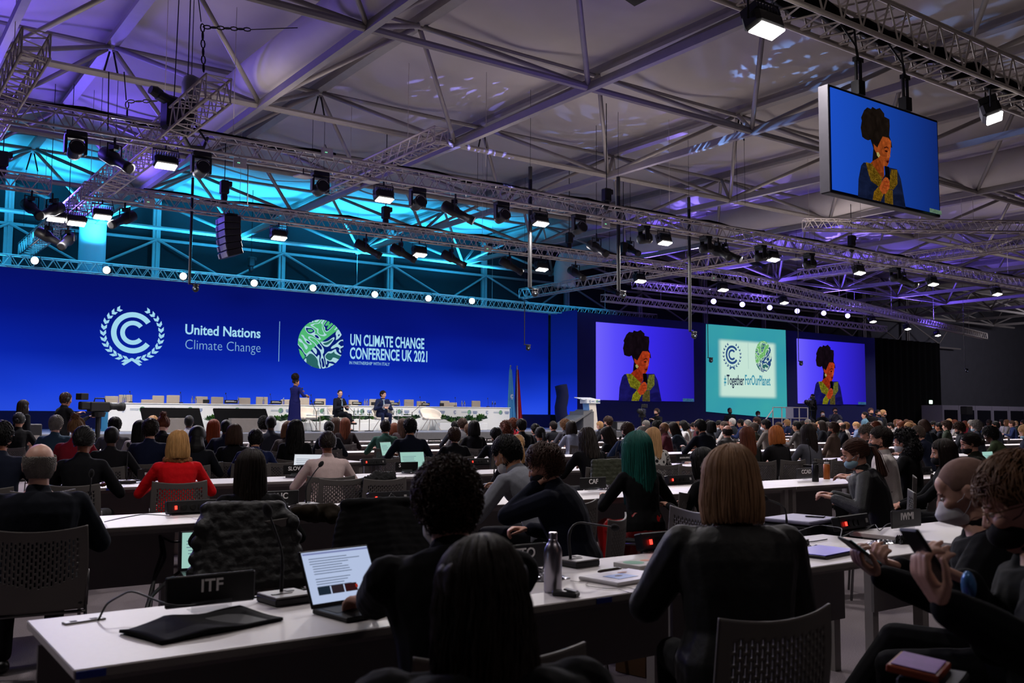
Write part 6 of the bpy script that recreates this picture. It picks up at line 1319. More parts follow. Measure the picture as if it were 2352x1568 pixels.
for a in AUD:
    x, y, row, g, hk, hc, sk, top, rz, mk, cl = a; cnt[row] = cnt.get(row, 0)+1; G = GG[g]; rz = face_stage(x, RH[row]) if rz < .3 else rz; loc, sc = free_spot(G, x, y, RH[row], rz)
    tm = None
    if 'black and white patterned' in cl:
        tm = pm('cloth_pattern', 'b8b4b0', .9); nt = tm.node_tree; vo = nt.nodes.new('ShaderNodeTexVoronoi'); vo.inputs['Scale'].default_value = 16; tc = nt.nodes.new('ShaderNodeTexCoord'); nt.links.new(tc.outputs['Object'], vo.inputs['Vector'])
        cr = nt.nodes.new('ShaderNodeValToRGB'); cr.color_ramp.interpolation = 'CONSTANT'; cr.color_ramp.elements[0].color = (.45, .43, .4, 1); cr.color_ramp.elements[1].position = .25; cr.color_ramp.elements[1].color = (.006, .006, .006, 1); e3 = cr.color_ramp.elements.new(.45); e3.color = (.45, .43, .4, 1); nt.links.new(vo.outputs['Distance'], cr.inputs[0]); nt.links.new(cr.outputs[0], nt.nodes['Principled BSDF'].inputs['Base Color'])
    person(G, loc, rz, sc, 'person in %s, %s row, number %d from the left' % (cl, ROWN[row-1] if row < 8 else 'eighth', cnt[row]), hk, hc, sk, top, topname='jacket' if ('jacket' in cl or 'suit' in cl or 'coat' in cl or 'blazer' in cl) else 'shirt', mask=mk, topmat=tm, shoes=row <= 3, hs=1.03 if row > 3 else 1.)
    cl_c = loc-Vector((0, .02, 0)); 
    if row <= 6: chair_rows.setdefault(row, []).append((loc.x, loc.y, rz, cl))
for row, L_ in chair_rows.items():
    for k, (x, y, rz, cl) in enumerate(L_):
        dup(chair, (x, y, 0), rz, 'grey chair of the person in %s, %s row' % (cl, ROWN[row-1]), 'grey conference chairs')
# distant crowd on the right
rnd = random.Random(21); hk_ = ['short', 'short', 'messy', 'bob', 'long', 'curly', 'buzz', 'pony']; hcs = ['black', 'darkbrown', 'brown', 'lightbrown', 'blond', 'grey', 'darkbrown', 'auburn']
tops = [('14161c', 'black jacket'), ('1a2444', 'navy suit'), ('3c4048', 'slate jacket'), ('8a8684', 'pale grey shirt'), ('5a4a40', 'brown coat'), ('26303c', 'dark blue jumper'), ('a8a4a0', 'white shirt'), ('4a2028', 'wine red top'), ('30382c', 'olive jacket')]
far = []
for i in range(52):
    x = 1560+i*15.4+rnd.uniform(-5, 5); row = rnd.choice([6, 7, 7, 8]); y = 967+rnd.uniform(-4, 5)
    if 1760 < x < 1790 or any(abs(x-a[0]) < 7 and abs(a[2]-row) < 2 for a in AUD): continue
    far.append((x, y, row))
for i in range(40):
    x = 1500+i*21+rnd.uniform(-8, 8); row = rnd.choice([5, 6]) if x < 1900 else rnd.choice([4, 5, 5, 6])
    if any(abs(x-a[0]) < 13 and a[2] <= row+1 for a in AUD): continue
    far.append((x, rnd.uniform(966, 973), row))
far.sort()
for k, (x, y, row) in enumerate(far):
    c, cl = rnd.choice(tops); G = GG[rnd.choice('AaBCcP')]; rz = rnd.uniform(.2, .8); loc, sc = free_spot(G, x, y, RH[row], rz)
    mk = rnd.choice([None, None, ('soft', 'a8c0cc'), ('soft', '181a20')])
    person(G, loc, rz, sc, '%sperson in %s in the distant crowd, number %d from its left' % ('masked ' if mk else '', cl, k+1), rnd.choice(hk_), rnd.choice(hcs), rnd.choice('llptmd'), c, mask=mk, shoes=False, group='distant crowd')
# empty grey chairs
for x, y, Y, rz, s in ((795, 1088, 8.35, -.12, 'left one of the two before the plug with the white charger'), (882, 1100, 8.15, .05, 'right one of the two before the plug with the white charger'), (645, 1070, 11.6, 0, 'left of the SLOV plate'), (890, 1057, 12.0, 0, 'left of the pale green laptop'),
                       (1010, 1040, 12.0, 0, 'beside the black sweater'), (1400, 1030, 12.0, 0, 'beside the SOMALIA plate'), (1560, 1115, 5.55, .5, 'turned chair right of the green hair'), (1590, 1065, 8.4, 0, 'below the SOUTH AFRICA plate'), (1922, 1030, 8.4, .2, 'above the copper flask'),
                       (2260, 1100, 5.3, .3, 'behind the shaved head'), (470, 1068, 11.9, 0, 'above the red sweater'), (780, 1010, 18.5, 0, 'in the sixth row near the BHUTAN plate'), (100, 1105, 8.2, 0, 'at left above the bald head')):
    p = onY(x, y, Y-.26); dup(chair, (p.x, Y, 0), rz, 'empty grey plastic chair, %s' % s, 'grey conference chairs')

# ------------------------------------------------------------------ the people seen closest
def chair_at(loc, rz, s, dy=-.02): q = Matrix.Rotation(rz, 3, 'Z') @ Vector((0, dy, 0)); dup(chair, (loc.x+q.x, loc.y+q.y, 0), rz, 'grey slotted plastic chair, %s' % s, 'grey conference chairs')
def loc_tgt(loc, rz, sc, w): return (Matrix.Rotation(-rz, 3, 'Z') @ (Vector(w)-loc))/sc
def near(px_, py_, Y, rz, label, gk, pk, ch=True, chs=None, targets=None, hdirs=None, cdy=.02, hn=(0, 0, 1)):
    """figure placed by its head; hands reach for world points given in targets"""
    g0 = geom(**dict(gk, vox=.03)); loc, sc = place(g0, px_, py_, Y, rz)
    if targets:
        for k_, w_ in targets.items(): gk[k_] = tuple(loc_tgt(loc, rz, sc, w_))
    if hdirs: q = Matrix.Rotation(-rz, 3, 'Z'); gk['handd'] = [(q @ Vector(d), q @ Vector(hn)) for d in hdirs]
    G = geom(**gk); b = person(G, loc, rz, sc, label, **pk)
    if ch: chair_at(loc, rz, chs or 'under the '+label[:60], cdy)
    return b, G, loc, sc
# bald person, left
near(92, 1019, 5.65, -.12, 'bald person in a dark navy suit seated at the left before the second row', dict(vox=.008, lean=4, lean2=6, hp=6, coat=.012, bulk=1.12, sh=1.05), dict(hair_kind='bald', hc='grey', skin_k='p', top='10131c', hv=.006), chs='with the bald person in the navy suit')
# long dark hair, second row
near(575, 1036, 5.6, -.25, 'person in a black top seated before the second row, puffer jacket on the chair behind', dict(vox=.009, fem=True, lean=10, lean2=8, hp=12), dict(hair_kind='long', hc='darkbrown', skin_k='t', top='08080a', topname='shirt', hv=.006), chs='under the black puffer jacket')
# curly hair at the laptop
w_hand = onZ(850, 1380, .80); hd_ = onZ(780, 1372, .785)-onZ(850, 1380, .80)
near(1022, 1058, 2.42, -.25, 'person in a black jacket typing on the open laptop at the first table', dict(vox=.006, lean=14, lean2=16, hp=14, coat=.012, curl=42, bulk=1.02, sh=1.04, poles=((-.5, -.35, -.8), (.75, -.35, -.8))), dict(hair_kind='curly', hc='auburn2', skin_k='p', top='07070a', mask=('ffp', 'bcb8bc'), hv=.005, face=True, hairmat=hair_mat('hair_curl', '2e1a12'), hs=.86), targets=dict(L=w_hand, Rr=w_hand+Vector((.24, -.02, 0))), hdirs=(hd_, Vector((-.3, 1, 0))), chs='of the person typing on the laptop')
# nearest person, from behind
near(1098, 1254, 1.62, -.35, 'person in a black coat with long dark hair, nearest to the camera, seen from behind', dict(vox=.006, fem=True, lean=8, lean2=10, hp=16, coat=.03, bulk=1.2, sh=1.15), dict(hair_kind='longwave', hc='darkbrown', skin_k='t', top='060608', hv=.005), chs='of the nearest person in the black coat')
# blond bob
b_bl, _, l_bl, _ = near(1674, 1032, 2.30, -.55, 'person in a black leather jacket seen from behind at the first table', dict(vox=.006, fem=True, lean=5, lean2=8, hp=8, coat=.018, sh=1.04, bulk=1.12, L=(-.13, .42, .80), Rr=(.13, .40, .80)), dict(hair_kind='bob', hc='x', skin_k='p', top='0a0a0d', hv=.0055, hairmat=hair_mat('hair_bob', '9a7658'), topmat=pm('leather', '08080a', .62, bump=.5, bscale=16, noise_amt=.2)), ch=False)
chair_at(l_bl+Vector((-.20, -.06, 0)), -.10, 'of the blond person in the black jacket')
# shaved head, white mask, phone
wp = onZ(1990, 1318, .79)
bm, Gm, lm, sm_ = near(2195, 1054, 1.95, .50, 'person in a dark suit with a white pointed mask looking at a phone', dict(vox=.006, lean=10, lean2=14, hp=20, coat=.014, bulk=1.14, sh=1.04, curl=62, legs=1), dict(hair_kind='buzz', hc='x', skin_k='p', top='0d0e13', mask=('ffp', 'ebe9ee'), face=True, hv=.006, hairmat=pm('buzz_grey', '8a6a5e', .8, noise_amt=.2, scale=60)), targets=dict(L=onY(2020, 1322, 1.95), Rr=onY(2062, 1300, 2.12)), hdirs=((-.75, .25, .55), (-.8, .1, .25)), hn=(-.45, .25, -.85), chs='of the suited person with the white mask')
# far right person with glasses
wq = onY(2175, 1320, 1.25)
bg, Gg, lg_, sg_ = near(2322, 1058, 1.36, .52, 'person in a dark jacket with glasses and black mask holding up a phone', dict(vox=.006, lean=4, lean2=12, hp=18, coat=.016, bulk=1.12, sh=1.04, curl=58), dict(hair_kind='side', hc='lightbrown', skin_k='p', top='0e1014', mask=('soft', '08080c'), face=True, hv=.005, extra=lambda b, G: glasses(b, G['M'])), targets=dict(L=onY(2172, 1392, 1.22), Rr=onY(2215, 1335, 1.40)), hdirs=((-.45, .3, .85), (-.8, .2, .35)), hn=(-.75, .35, -.55), chs='of the person with glasses at the right edge')
def phone(b, G, lb, scr, d, n, f_=.115):
    """phone lying in the palm of the left hand: along the fingers, screen away from the back of the hand"""
    bpy.context.view_layer.update(); a = G['arms'][0]; d = Vector(d).normalized(); n = -Vector(n); n = (n-d*n.dot(d)).normalized(); x = d.cross(n).normalized()
    e = empty('phone', (0, 0, 0), 0, lb, 'phone'); M = Matrix(((x.x, d.x, n.x), (x.y, d.y, n.y), (x.z, d.z, n.z))).to_4x4(); M.translation = b.matrix_basis @ a[2]+d*f_+n*.026; e.matrix_world = M
    MB().rbox((0, 0, 0), (.076, .155, .010), .004).build('case', micd, e)
    if scr: MB().box((0, 0, .0056), (.066, .140, .001)).build('display', em('phone_screen', '3f7c84', .45), e)
phone(bm, Gm, 'phone with a teal screen held by the person with the white mask', True, (-.75, .25, .55), (-.45, .25, -.85)); phone(bg, Gg, 'dark phone held by the person with glasses', False, (-.45, .3, .85), (-.75, .35, -.55))
# grey shirt leaning over
near(1150, 1006, 5.75, .25, 'person in a light grey shirt leaning far forward over the second row table', dict(vox=.007, lean=30, lean2=20, hp=34, L=(-.22, .48, .80), Rr=(.18, .52, .80)), dict(hair_kind='short', hc='black', skin_k='t', top='767880', topname='shirt', mask=('soft', 'c8c8c8'), hv=.007), chs='of the grey-shirted person')
# navy blazer, hand at the mask
near(1240, 1023, 4.55, .62, 'person in a navy blazer with a dark mask, hand held to the cheek', dict(vox=.006, fem=True, lean=14, lean2=12, hp=20, coat=.012, L=(-.05, .24, 1.03), Rr=(.16, .36, .74), curl=60), dict(hair_kind='messy', hc='brown', skin_k='l', top='0e1220', mask=('soft', '0c0e14'), face=True, hv=.006, hairmat=hair_mat('hair_short_brown', '3c261c')), chs='of the person in the navy blazer')
# green hair
near(1462, 1009, 5.75, -.25, 'person with long green hair in a black top and shiny red skirt, second row', dict(vox=.008, fem=True, lean=9, lean2=6, hp=8, L=(-.20, .36, .80), Rr=(.2, .3, .80), skirt=True), dict(hair_kind='long', hc='x', skin_k='l', top='0a0a0c', topname='shirt', hv=.006, hairmat=None, hs=1.12), ch=False)
# pale pink shirt
near(752, 992, 8.75, -.3, 'person in a pale pink shirt seated before the third row', dict(vox=.009, fem=True, lean=6, lean2=6, hp=10, bulk=1.08), dict(hair_kind='lowbun', hc='darkbrown', skin_k='m', top='cdb6b2', topname='shirt', hv=.008), chs='of the person in the pale pink shirt')
# red sweater with fur collar
def fur(b, G):
    m = MB(); S = G['S']; M_ = G['M']; rnd_ = random.Random(4)
    for i in range(60): a = 2*math.pi*i/60; c = S(.455)+Vector((math.cos(a)*.105, math.sin(a)*.085, .015+.02*rnd_.random())); m.ell(c, (.028, .028, .026), 7, 5)
    obj('fur_collar', remesh(m, .008, 1, .010, 60), pm('fur', '8a5a34', .95, noise_amt=.5, scale=60, bump=.8, bscale=60), b)
near(409, 992, 8.75, -.2, 'person in a bright red sweater with a brown fur collar, third row', dict(vox=.008, fem=True, lean=5, lean2=6, hp=10, bulk=1.08), dict(hair_kind='bob', hc='x', skin_k='p', top='c01018', topname='sweater', hv=.006, hairmat=hair_mat('hair_honey', 'b08450'), extra=fur, topmat=cloth('c80d16', bscale=22, bump=.6)), chs='of the person in the red sweater')
# sequined jacket
near(1955, 1009, 4.7, .65, 'person in a black sequined jacket with a light blue mask, arms folded on the table', dict(vox=.008, fem=True, lean=12, lean2=10, hp=20, coat=.012, bulk=1.1), dict(hair_kind='pony', hc='x', skin_k='l', top='0c0d10', mask=('soft', '98bccc'), hv=.007, face=True, hairmat=hair_mat('hair_pony', '452a20'), topmat=pm('sequins', '0b0c10', .5, noise_amt=.9, scale=320, bump=1., bscale=260, spec=.4)), chs='of the person in the sequined jacket')
# dark hair, clasped hands
near(2165, 1011, 4.7, .70, 'person in black with long dark hair and dark mask, hands clasped on the knee', dict(vox=.008, fem=True, lean=0, lean2=8, hp=6, legs=1, L=(-.02, .44, .68), Rr=(.05, .44, .69), curl=70), dict(hair_kind='long', hc='darkbrown', skin_k='l', top='0a0a0c', mask=('soft', '101018'), face=True, hv=.007), chs='of the person with clasped hands')
near(2021, 980, 5.7, .55, 'person in a pale checked shirt and dark mask seated sideways in the second row', dict(vox=.009, lean=2, lean2=6, hp=6), dict(hair_kind='short', hc='darkbrown', skin_k='l', top='bcb4b0', topname='shirt', mask=('soft', '0e1014'), face=True, hv=.007), chs='of the person in the checked shirt')
near(2075, 988, 5.9, .3, 'person in black with a mass of dark curls, second row', dict(vox=.011, fem=True, lean=4, lean2=6, hp=8), dict(hair_kind='curlylong', hc='black', skin_k='l', top='0b0b0d', topname='shirt', mask=('soft', 'b8b8c0'), hv=.008), chs='of the person with dark curls')
near(2222, 995, 5.8, .65, 'person in an olive jacket with a dark mask, hand at the chin', dict(vox=.009, fem=True, lean=6, lean2=10, hp=18, coat=.01, L=(-.04, .30, .98), Rr=(.12, .36, .80), curl=60), dict(hair_kind='lowbun', hc='darkbrown', skin_k='l', top='25281e', mask=('soft', '101216'), face=True, hv=.007), chs='of the person in the olive jacket')
near(1608, 1050, 5.35, .2, 'person in black half hidden behind the blond bob, second row', dict(vox=.011, fem=True, lean=8, lean2=8, hp=16), dict(hair_kind='bob', hc='black', skin_k='l', top='0c0c0e', hv=.008), chs='of the person half hidden behind the blond bob')
b_ = [o for o in bpy.data.objects if o.name.startswith('person') and 'green hair' in o.get('label', '')][0]
for c in kids(b_):
    if c.name.startswith('hair'):
        gm = hair_mat('hair_green', '0b4e46'); c.material_slots[0].link = 'OBJECT'; c.material_slots[0].material = gm; c.scale = (c.scale[0]*1.22, c.scale[1]*1.05, c.scale[2]*1.25)
    if c.name.startswith('skirt'): c.material_slots[0].link = 'OBJECT'; c.material_slots[0].material = pm('satin_red', '8a0a0e', .3, bump=.3, bscale=6)

# ------------------------------------------------------------------ coats and bags
q = onY(560, 1215, 5.25)
pj = []
for i in range(9): z = .90-.048*i; pj.append(((q.x-.20-.01*i, 5.25-.02*i, z), (q.x+.20+.012*i, 5.25-.02*i, z-.01)))
for s in (-1, 1):
    for i in range(6): z = .84-.08*i; pj.append(((q.x+s*.22, 5.22, z), (q.x+s*(.26+.01*i), 5.18, z-.03)))
lump(pj, .050, 'black quilted puffer jacket draped over a chair in the second row', 'puffer_jacket', 'jacket', pm('puffer', '060607', .6, bump=.6, bscale=24), .009, .006, 26)
q = onY(868, 1165, 5.2); pj = []
for i in range(16): z = .89-.038*i; w_ = .21+.016*i; pj.append(((q.x-w_, 5.2-.015*i, z-.02*(i > 0)), (q.x, 5.18-.02*i, z))); pj.append(((q.x, 5.18-.02*i, z), (q.x+w_, 5.2-.015*i, z-.02*(i > 0))))
lump(pj, .042, 'black coat hung over an empty chair beside the typing person', 'coat', 'coat', cloth('060608'), .010, .004, 12)
dup(chair, (q.x, 5.44, 0), 0, 'grey plastic chair hidden under the hanging black coat', 'grey conference chairs')
q = onZ(715, 1195, .76); pj = [((q.x-.14+.05*i, q.y+.06*math.sin(i*2.1), .80+.02*math.sin(i)), (q.x-.02+.05*i, q.y-.05*math.cos(i*1.7), .80+.03*math.cos(i*2))) for i in range(7)]+[((q.x+.12, q.y-.22, .76), (q.x+.16, q.y-.26, .5)), ((q.x+.2, q.y-.22, .74), (q.x+.22, q.y-.26, .48))]
lump(pj, .05, 'dark olive coat heaped on the second row table left of the black coat', 'coat', 'coat', cloth('241d14'), .011, .010, 16)
q = onY(1400, 1075, 5.9); pj = [((q.x-.17-.01*i, 6.0-.02*i, .93-.07*i), (q.x+.17+.02*i, 6.0-.02*i, .94-.07*i)) for i in range(6)]
q = onY(1395, 1070, 8.3); pj = [((q.x-.20-.012*i, 8.3-.012*i, .90-.045*i), (q.x+.20+.012*i, 8.3-.012*i, .91-.045*i)) for i in range(11)]
lump(pj, .042, 'olive quilted jacket over a chair behind the CAF plate', 'quilted_jacket', 'jacket', pm('quilt', '2a2e1c', .7, bump=.7, bscale=28), .011, .007, 24)
q = onY(870, 1095, 8.0); lump([((q.x-.1, 8.0, .80), (q.x+.12, 8.0, .84)), ((q.x-.12, 8.0, .7), (q.x-.08, 8.0, .5)), ((q.x, 8.02, .84), (q.x+.08, 8.02, .8))], .07, 'black fur bag hanging between the two empty chairs', 'fur_bag', 'bag', pm('fur_black', '09090b', .8, bump=1., bscale=80), .012, .016, 60)
q = onY(1355, 1250, 4.9); lump([((q.x-.08, 4.9, .08), (q.x-.02, 4.9, .36)), ((q.x+.08, 4.9, .08), (q.x+.02, 4.9, .36)), ((q.x-.1, 4.9, .1), (q.x+.1, 4.9, .1)), ((q.x-.08, 4.9, .2), (q.x+.08, 4.9, .2))], .09, 'black backpack standing on the floor behind the metal bottle', 'backpack', 'bag', blackcloth, .014, .01, 12)
q = onY(1500, 1238, 4.3); lump([((q.x-.12, 4.3, .50), (q.x+.16, 4.3, .50)), ((q.x-.1, 4.4, .50), (q.x+.14, 4.4, .50))], .06, 'dark green jacket folded on a seat behind the first row', 'folded_jacket', 'jacket', cloth('1e2a1c'), .012, .006, 14)
dup(chair, (q.x+.02, 4.33, 0), 1.3, 'turned grey chair carrying the dark green folded jacket', 'grey conference chairs')
q = onY(1482, 1262, 4.0); e = empty('paper_bag', (q.x, 4.0, 0), .2, 'brown patterned paper bag on the floor left of the blond person', 'bag'); MB().rbox((0, 0, .33), (.26, .14, .40), .01).build('bag', pm('kraft', '6a4a2c', .8, noise_amt=.5, scale=20), e); MB().tube([(-.06, 0, .53), (-.04, 0, .62), (.04, 0, .62), (.06, 0, .53)], .006, 5).build('handle', pm('kraft2', '4a3018', .8), e)
MB().box((0, 0, .07), (.3, .2, .13)).build('box', pm('kraft2', '4a3018', .8), e)
q = onY(2110, 1512, 1.35); e = empty('notebook', (q.x, 1.35, q.z-.02), .35, 'orange edged notebook with a violet sheen on the knee of the person with glasses', 'book'); MB().rbox((0, 0, 0), (.16, .12, .018), .003, Matrix.Rotation(.1, 3, 'X')).build('cover', pm('nb_orange', '8a3a20', .5), e); MB().box((0, 0, .0115), (.14, .10, .002), Matrix.Rotation(.1, 3, 'X')).build('film', pm('nb_violet', '6a1a90', .55, 0., .3, 40), e); MB().rbox((.01, -.03, -.03), (.16, .14, .03), .006).build('pages', darkgrey, e)
q = onY(2225, 1345, 1.28); e = empty('plastic_cup_lid', (q.x, 1.28, q.z), .4, 'glossy pale blue plastic badge beside the hand of the person with glasses', 'badge'); MB().ell((0, 0, 0), (.05, .018, .03), 16, 10, Matrix.Rotation(.7, 3, 'Y')).build('badge', pm('badge_blue', '5a8ac8', .12, .3), e, True)
q = onY(40, 1480, 3.0); lump([((q.x-.2, 3.2, .09), (q.x+.12, 3.35, .10)), ((q.x-.15, 3.05, .08), (q.x+.05, 3.15, .12)), ((q.x+.05, 3.3, .12), (q.x+.14, 3.36, .14))], .08, 'black bag lying on the carpet left of the first table', 'bag', 'bag', blackcloth, .014, .01, 12)
q = onY(1880, 1555, 1.9); lump([((q.x-.1, 1.9, .07), (q.x+.25, 2.0, .08)), ((q.x, 1.95, .12), (q.x+.2, 2.0, .12))], .07, 'black bag on the carpet between the blond person and the person with the white mask', 'bag', 'bag', blackcloth, .014, .012, 12)

# ------------------------------------------------------------------ people on and around the stage
# person in the long dress with a microphone
Gd = geom(vox=.010, stand=True, fem=True, skirt=True, lean=2, lean2=2, hy=-38, hp=10, L=(-.02, .26, 1.24), Rr=(.28, .24, 1.12), curl=60)
tdr = onY(681, 862, 27.4); loc, _ = place(Gd, 681, 875, 27.4, -1.1); loc.z = ZD
def gold(b, G):
    gm = pm('gold_trim', '9a7a34', .5, noise_amt=.6, scale=40); S = G['S']
    m = MB(); loft(m, [(S(h_)+Vector((0, .012, 0)), Vector((1, 0, 0)), Vector((0, 1, 0)), rx, ry, 2) for h_, rx, ry in ((.30, .02, .11), (.36, .06, .108), (.42, .085, .095), (.455, .08, .07))], 16); obj('yoke_embroidery', remesh(m, .008, 2), gm, b)
    m = MB(); m.tube([(0, .145, 1.15), (0, .18, .9), (.0, .205, .5), (0, .25, .08)], .022, 6); m.build('front_embroidery', gm, b)
    for a, e_, w_ in G['arms']: mm = MB(); cap(mm, w_+(e_-w_)*.30, w_+(e_-w_)*.06, .048, .044); mm.build('cuff', gm, b, True)
b = person(Gd, loc, -1.1, .97, 'person in a long blue dress with gold trim standing on stage with a microphone', 'afrobun', 'darkbrown', 't', '15174c', topname='bodice', face=True, extra=gold, legmat=cloth('15174c'), topmat=cloth('15174c'))
w_ = b.matrix_basis @ (Gd['arms'][0][2]+Vector((.02, .09, .03))); e = empty('handheld_microphone', w_, 0, 'black microphone held up by the person in the blue dress', 'microphone'); MB().tube([(0, 0, -.08), (0, 0, .06)], .012, 8).build('handle', black, e); MB().ell((0, 0, .09), (.026, .026, .03)).build('head', darkgrey, e)
def tie(b, G, c='6a86a8'):
    S = G['S']; m = MB(); m.add([S(.44)+Vector((-.045, .078, .01)), S(.44)+Vector((.045, .078, .01)), S(.2)+Vector((.005, .150, 0)), S(.2)+Vector((-.005, .150, 0))], [(0, 1, 2, 3)]); o = m.build('shirt_front', pm('shirt_white', 'c8c8cc', .8), b); s_ = o.modifiers.new('s', 'SOLIDIFY'); s_.thickness = .015
    MB().tube([S(.44)+Vector((0, .095, 0)), S(.3)+Vector((0, .150, 0)), S(.12)+Vector((0, .158, 0))], [.012, .020, .026], 6).build('necktie', pm('tie_'+c, c, .6), b)
for x, y, rz, lb, hk, hc, hy, ex in ((781, 905, math.pi+.35, 'person in a dark suit with glasses and beard seated on stage looking aside', 'buzz', 'darkbrown', -30, True), (880, 905, math.pi-.15, 'person in a navy suit reading from white papers, seated on stage', 'short', 'darkbrown', 35, False)):
    Gs = geom(vox=.011, lean=2, lean2=8, hp=8, hy=hy, coat=.012, L=(-.10, .30, .76), Rr=(.10, .30, .76), curl=55, legs=1 if ex else 0)
    loc, sc = place(Gs, x, y+28, 27.45, rz); loc.z = ZD; 
    person(Gs, loc, rz, 1.0, lb, hk, hc, 'p', '11131e' if ex else '161e3c', legs='0e1018' if ex else '161e3c', face=True, extra=(lambda b, G: (tie(b, G), glasses(b, G['M'], '201a18'))) if ex else (lambda b, G: tie(b, G, '8aa4b8')))
    w_ = Matrix.Rotation(rz, 3, 'Z') @ Vector((0, .38, .80))+loc; e = empty('papers', w_, rz+.2, 'sheets of paper held by the %s' % ('person with glasses on stage' if ex else 'person in the navy suit on stage'), 'papers'); MB().box((0, 0, 0), (.24, .17, .006), Matrix.Rotation(.9 if not ex else .2, 3, 'X')).build('sheet', pm('paper', 'd8d8d8', .8), e)
# camera operators, photographers and people standing
def tvcam(loc, rz, lb, hgt=1.45, sc=1.):
    e = empty('television_camera', loc, rz, lb, 'camera'); e.scale = (sc,)*3
    MB().rbox((0, 0, hgt), (.16, .42, .20), .02).rbox((0, -.30, hgt+.02), (.13, .2, .16), .02).build('body', black, e); MB().lathe((0, .20, hgt+.01), [(.07, 0), (.08, .05), (.065, .08), (.065, .2), (.09, .23), (.09, .34)], 16, Matrix.Rotation(R(-90), 3, 'X')).build('lens', black, e, True)
    MB().rbox((-.02, -.34, hgt+.20), (.2, .16, .13), .01).build('viewfinder', black, e); MB().tube([(0, -.1, hgt+.1), (0, -.08, hgt+.17), (0, .12, hgt+.17), (0, .14, hgt+.1)], .014, 6).build('handle', black, e)
    MB().lathe((0, 0, 0), [(.12, hgt-.20), (.14, hgt-.11), (.1, hgt-.1)], 12).tube([(0, 0, hgt-.15), (0, 0, .5)], .05, 8).build('pedestal', black, e); MB().tube([(0, -.1, hgt-.12), (-.05, -.55, hgt-.22)], .012, 6).build('pan_bar', black, e)
    for k in range(3): a = k*2.094; MB().tube([(0, 0, .55), (.42*math.cos(a), .42*math.sin(a), .0)], .022, 6).build('leg', black, e)
    MB().lathe((0, 0, .75), [(.20, 0), (.20, .02), (.05, .03)], 18).build('steering_ring', black, e)
p = onY(226, 945, 21.2); tvcam(Vector((p.x, 21.2, 0)), -1.25, 'large black television camera on a pedestal before the stage desk', 1.50, 1.05)
def headset(b, G):
    M_ = G['M']; m = MB()
    for s in (-1, 1): m.ell(M_ @ Vector((s*.090, -.01, 0)), (.022, .042, .048), 12, 8, M_.to_3x3())
    m.tube([M_ @ Vector((.092*math.cos(t), -.01, .02+.115*math.sin(t))) for t in [math.pi*k/10 for k in range(11)]], .009, 6); m.tube([M_ @ Vector((-.09, .0, -.02)), M_ @ Vector((-.08, .09, -.06))], .005, 5); m.build('headset', black, b, True)
def stand(G, x, y, Y, rz, lb, hk, hc, sk, top, z0=0, ex=None, mk=None, legs='101116', mn=.85, mx=1.2):
    t = onY(x, y, Y); h_ = G['top_z']; sc = max(mn, min(mx, (t.z-z0)/h_.z)); q = Matrix.Rotation(rz, 3, 'Z') @ Vector((h_.x, h_.y, 0))*sc
    return person(G, Vector((t.x-q.x, t.y-q.y, z0)), rz, sc, lb, hk, hc, sk, top, legs=legs, extra=ex, mask=mk)
stand(GSC, 153, 902, 21.3, -1.25, 'person in black wearing a headset, standing and steering the television camera at left', 'short', 'brown', 'l', '0c0c10', ex=headset)
stand(GST, 54, 920, 22.5, -1.2, 'person with a headset and mask standing at the far left before the blue wall', 'long', 'darkbrown', 'l', '141418', mk=('soft', 'b0c0c8'), ex=headset)
e = empty('equipment_case', (onY(75, 950, 23.5).x, 23.5, 0), 0, 'dark upright equipment case beside the standing person at far left', 'case'); MB().rbox((0, 0, .6), (.35, .4, 1.2), .02).build('body', darkgrey, e); MB().box((0, -.21, .9), (.25, .02, .1)).build('latch', alu, e)
p = onY(1475, 940, 24.5); tvcam(Vector((p.x, 24.5, 0)), 2.2, 'black television camera on a tripod below the first blue screen', 1.62, 1.)
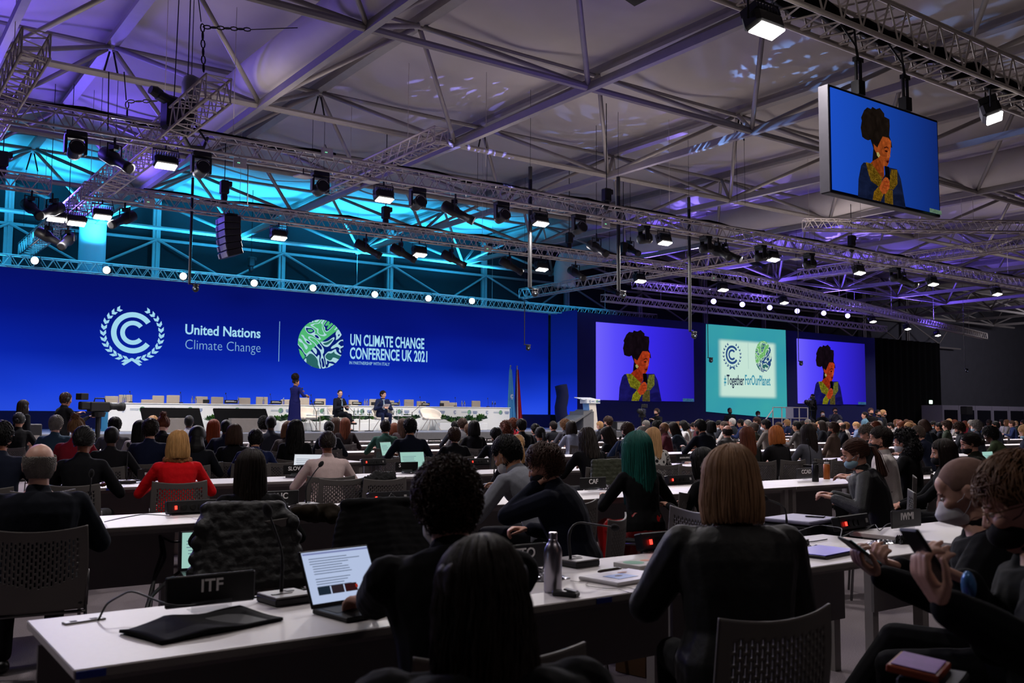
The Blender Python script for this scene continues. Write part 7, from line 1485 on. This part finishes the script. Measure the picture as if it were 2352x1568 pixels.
stand(GSC, 1508, 938, 24.6, 1.6, 'camera operator in a black short-sleeved shirt and headset below the first blue screen', 'short', 'brown', 'p', '0b0b0e', ex=headset, mk=('soft', '101014'))
p = onY(1860, 920, 26.4); tvcam(Vector((p.x, 26.4, 1.04)), 1.9, 'television camera on the railed platform', 1.15, .95)
stand(GSC, 1866, 905, 26.9, 1.2, 'camera operator in black standing on the railed platform', 'short', 'black', 'l', '0a0a0d', z0=1.04, mn=.6)
stand(GST, 1676, 936, 27.5, 2.8, 'person in a dark suit with a lanyard standing before the teal screen', 'buzz', 'black', 'd', '0e1016', mk=('soft', '0c0c10'))
stand(GST, 1741, 944, 27.0, 2.8, 'person in a dark suit half hidden standing right of the first suited one', 'short', 'black', 'd', '10121a', mk=('soft', '90a8b8'))
for x, y, lb in ((1889, 943, 'photographer in black aiming a white camera below the second blue screen'), (1918, 936, 'photographer in grey aiming a camera below the second blue screen')):
    b = stand(GSP, x, y, 26.0, 2.3, lb, 'short', 'darkbrown', 'l', '101216' if 'black' in lb else '3a3a44')
    w_ = b.matrix_basis @ Vector((0, .30, 1.50)); e = empty('photo_camera', w_, 2.3, 'camera held to the face of the %s' % lb[:24].strip(), 'camera'); MB().rbox((0, 0, 0), (.14, .07, .10), .01).build('body', portm if 'black' in lb else black, e); MB().lathe((0, .03, 0), [(.035, 0), (.04, .1), (.03, .12)], 12, Matrix.Rotation(R(-90), 3, 'X')).build('lens', portm if 'black' in lb else black, e, True)
for k, (x, y, c, rz, lb) in enumerate(((1986, 946, '5a7a8a', .9, 'standing person in a light blue top, left of the group by the black drape'), (2000, 937, '0c0c10', 2.6, 'standing person in black with folded arms by the black drape'), (2016, 941, '141c30', 2.9, 'standing person in a navy suit and lanyard by the black drape'), (2028, 941, '141416', -2.6, 'standing person in a black jacket, right of the group by the black drape'))):
    stand(GST, x, y, 20.5, rz, lb, 'short', ['darkbrown', 'brown', 'black', 'blond'][k], 'l', c, mk=('soft', '14161a') if k else None)
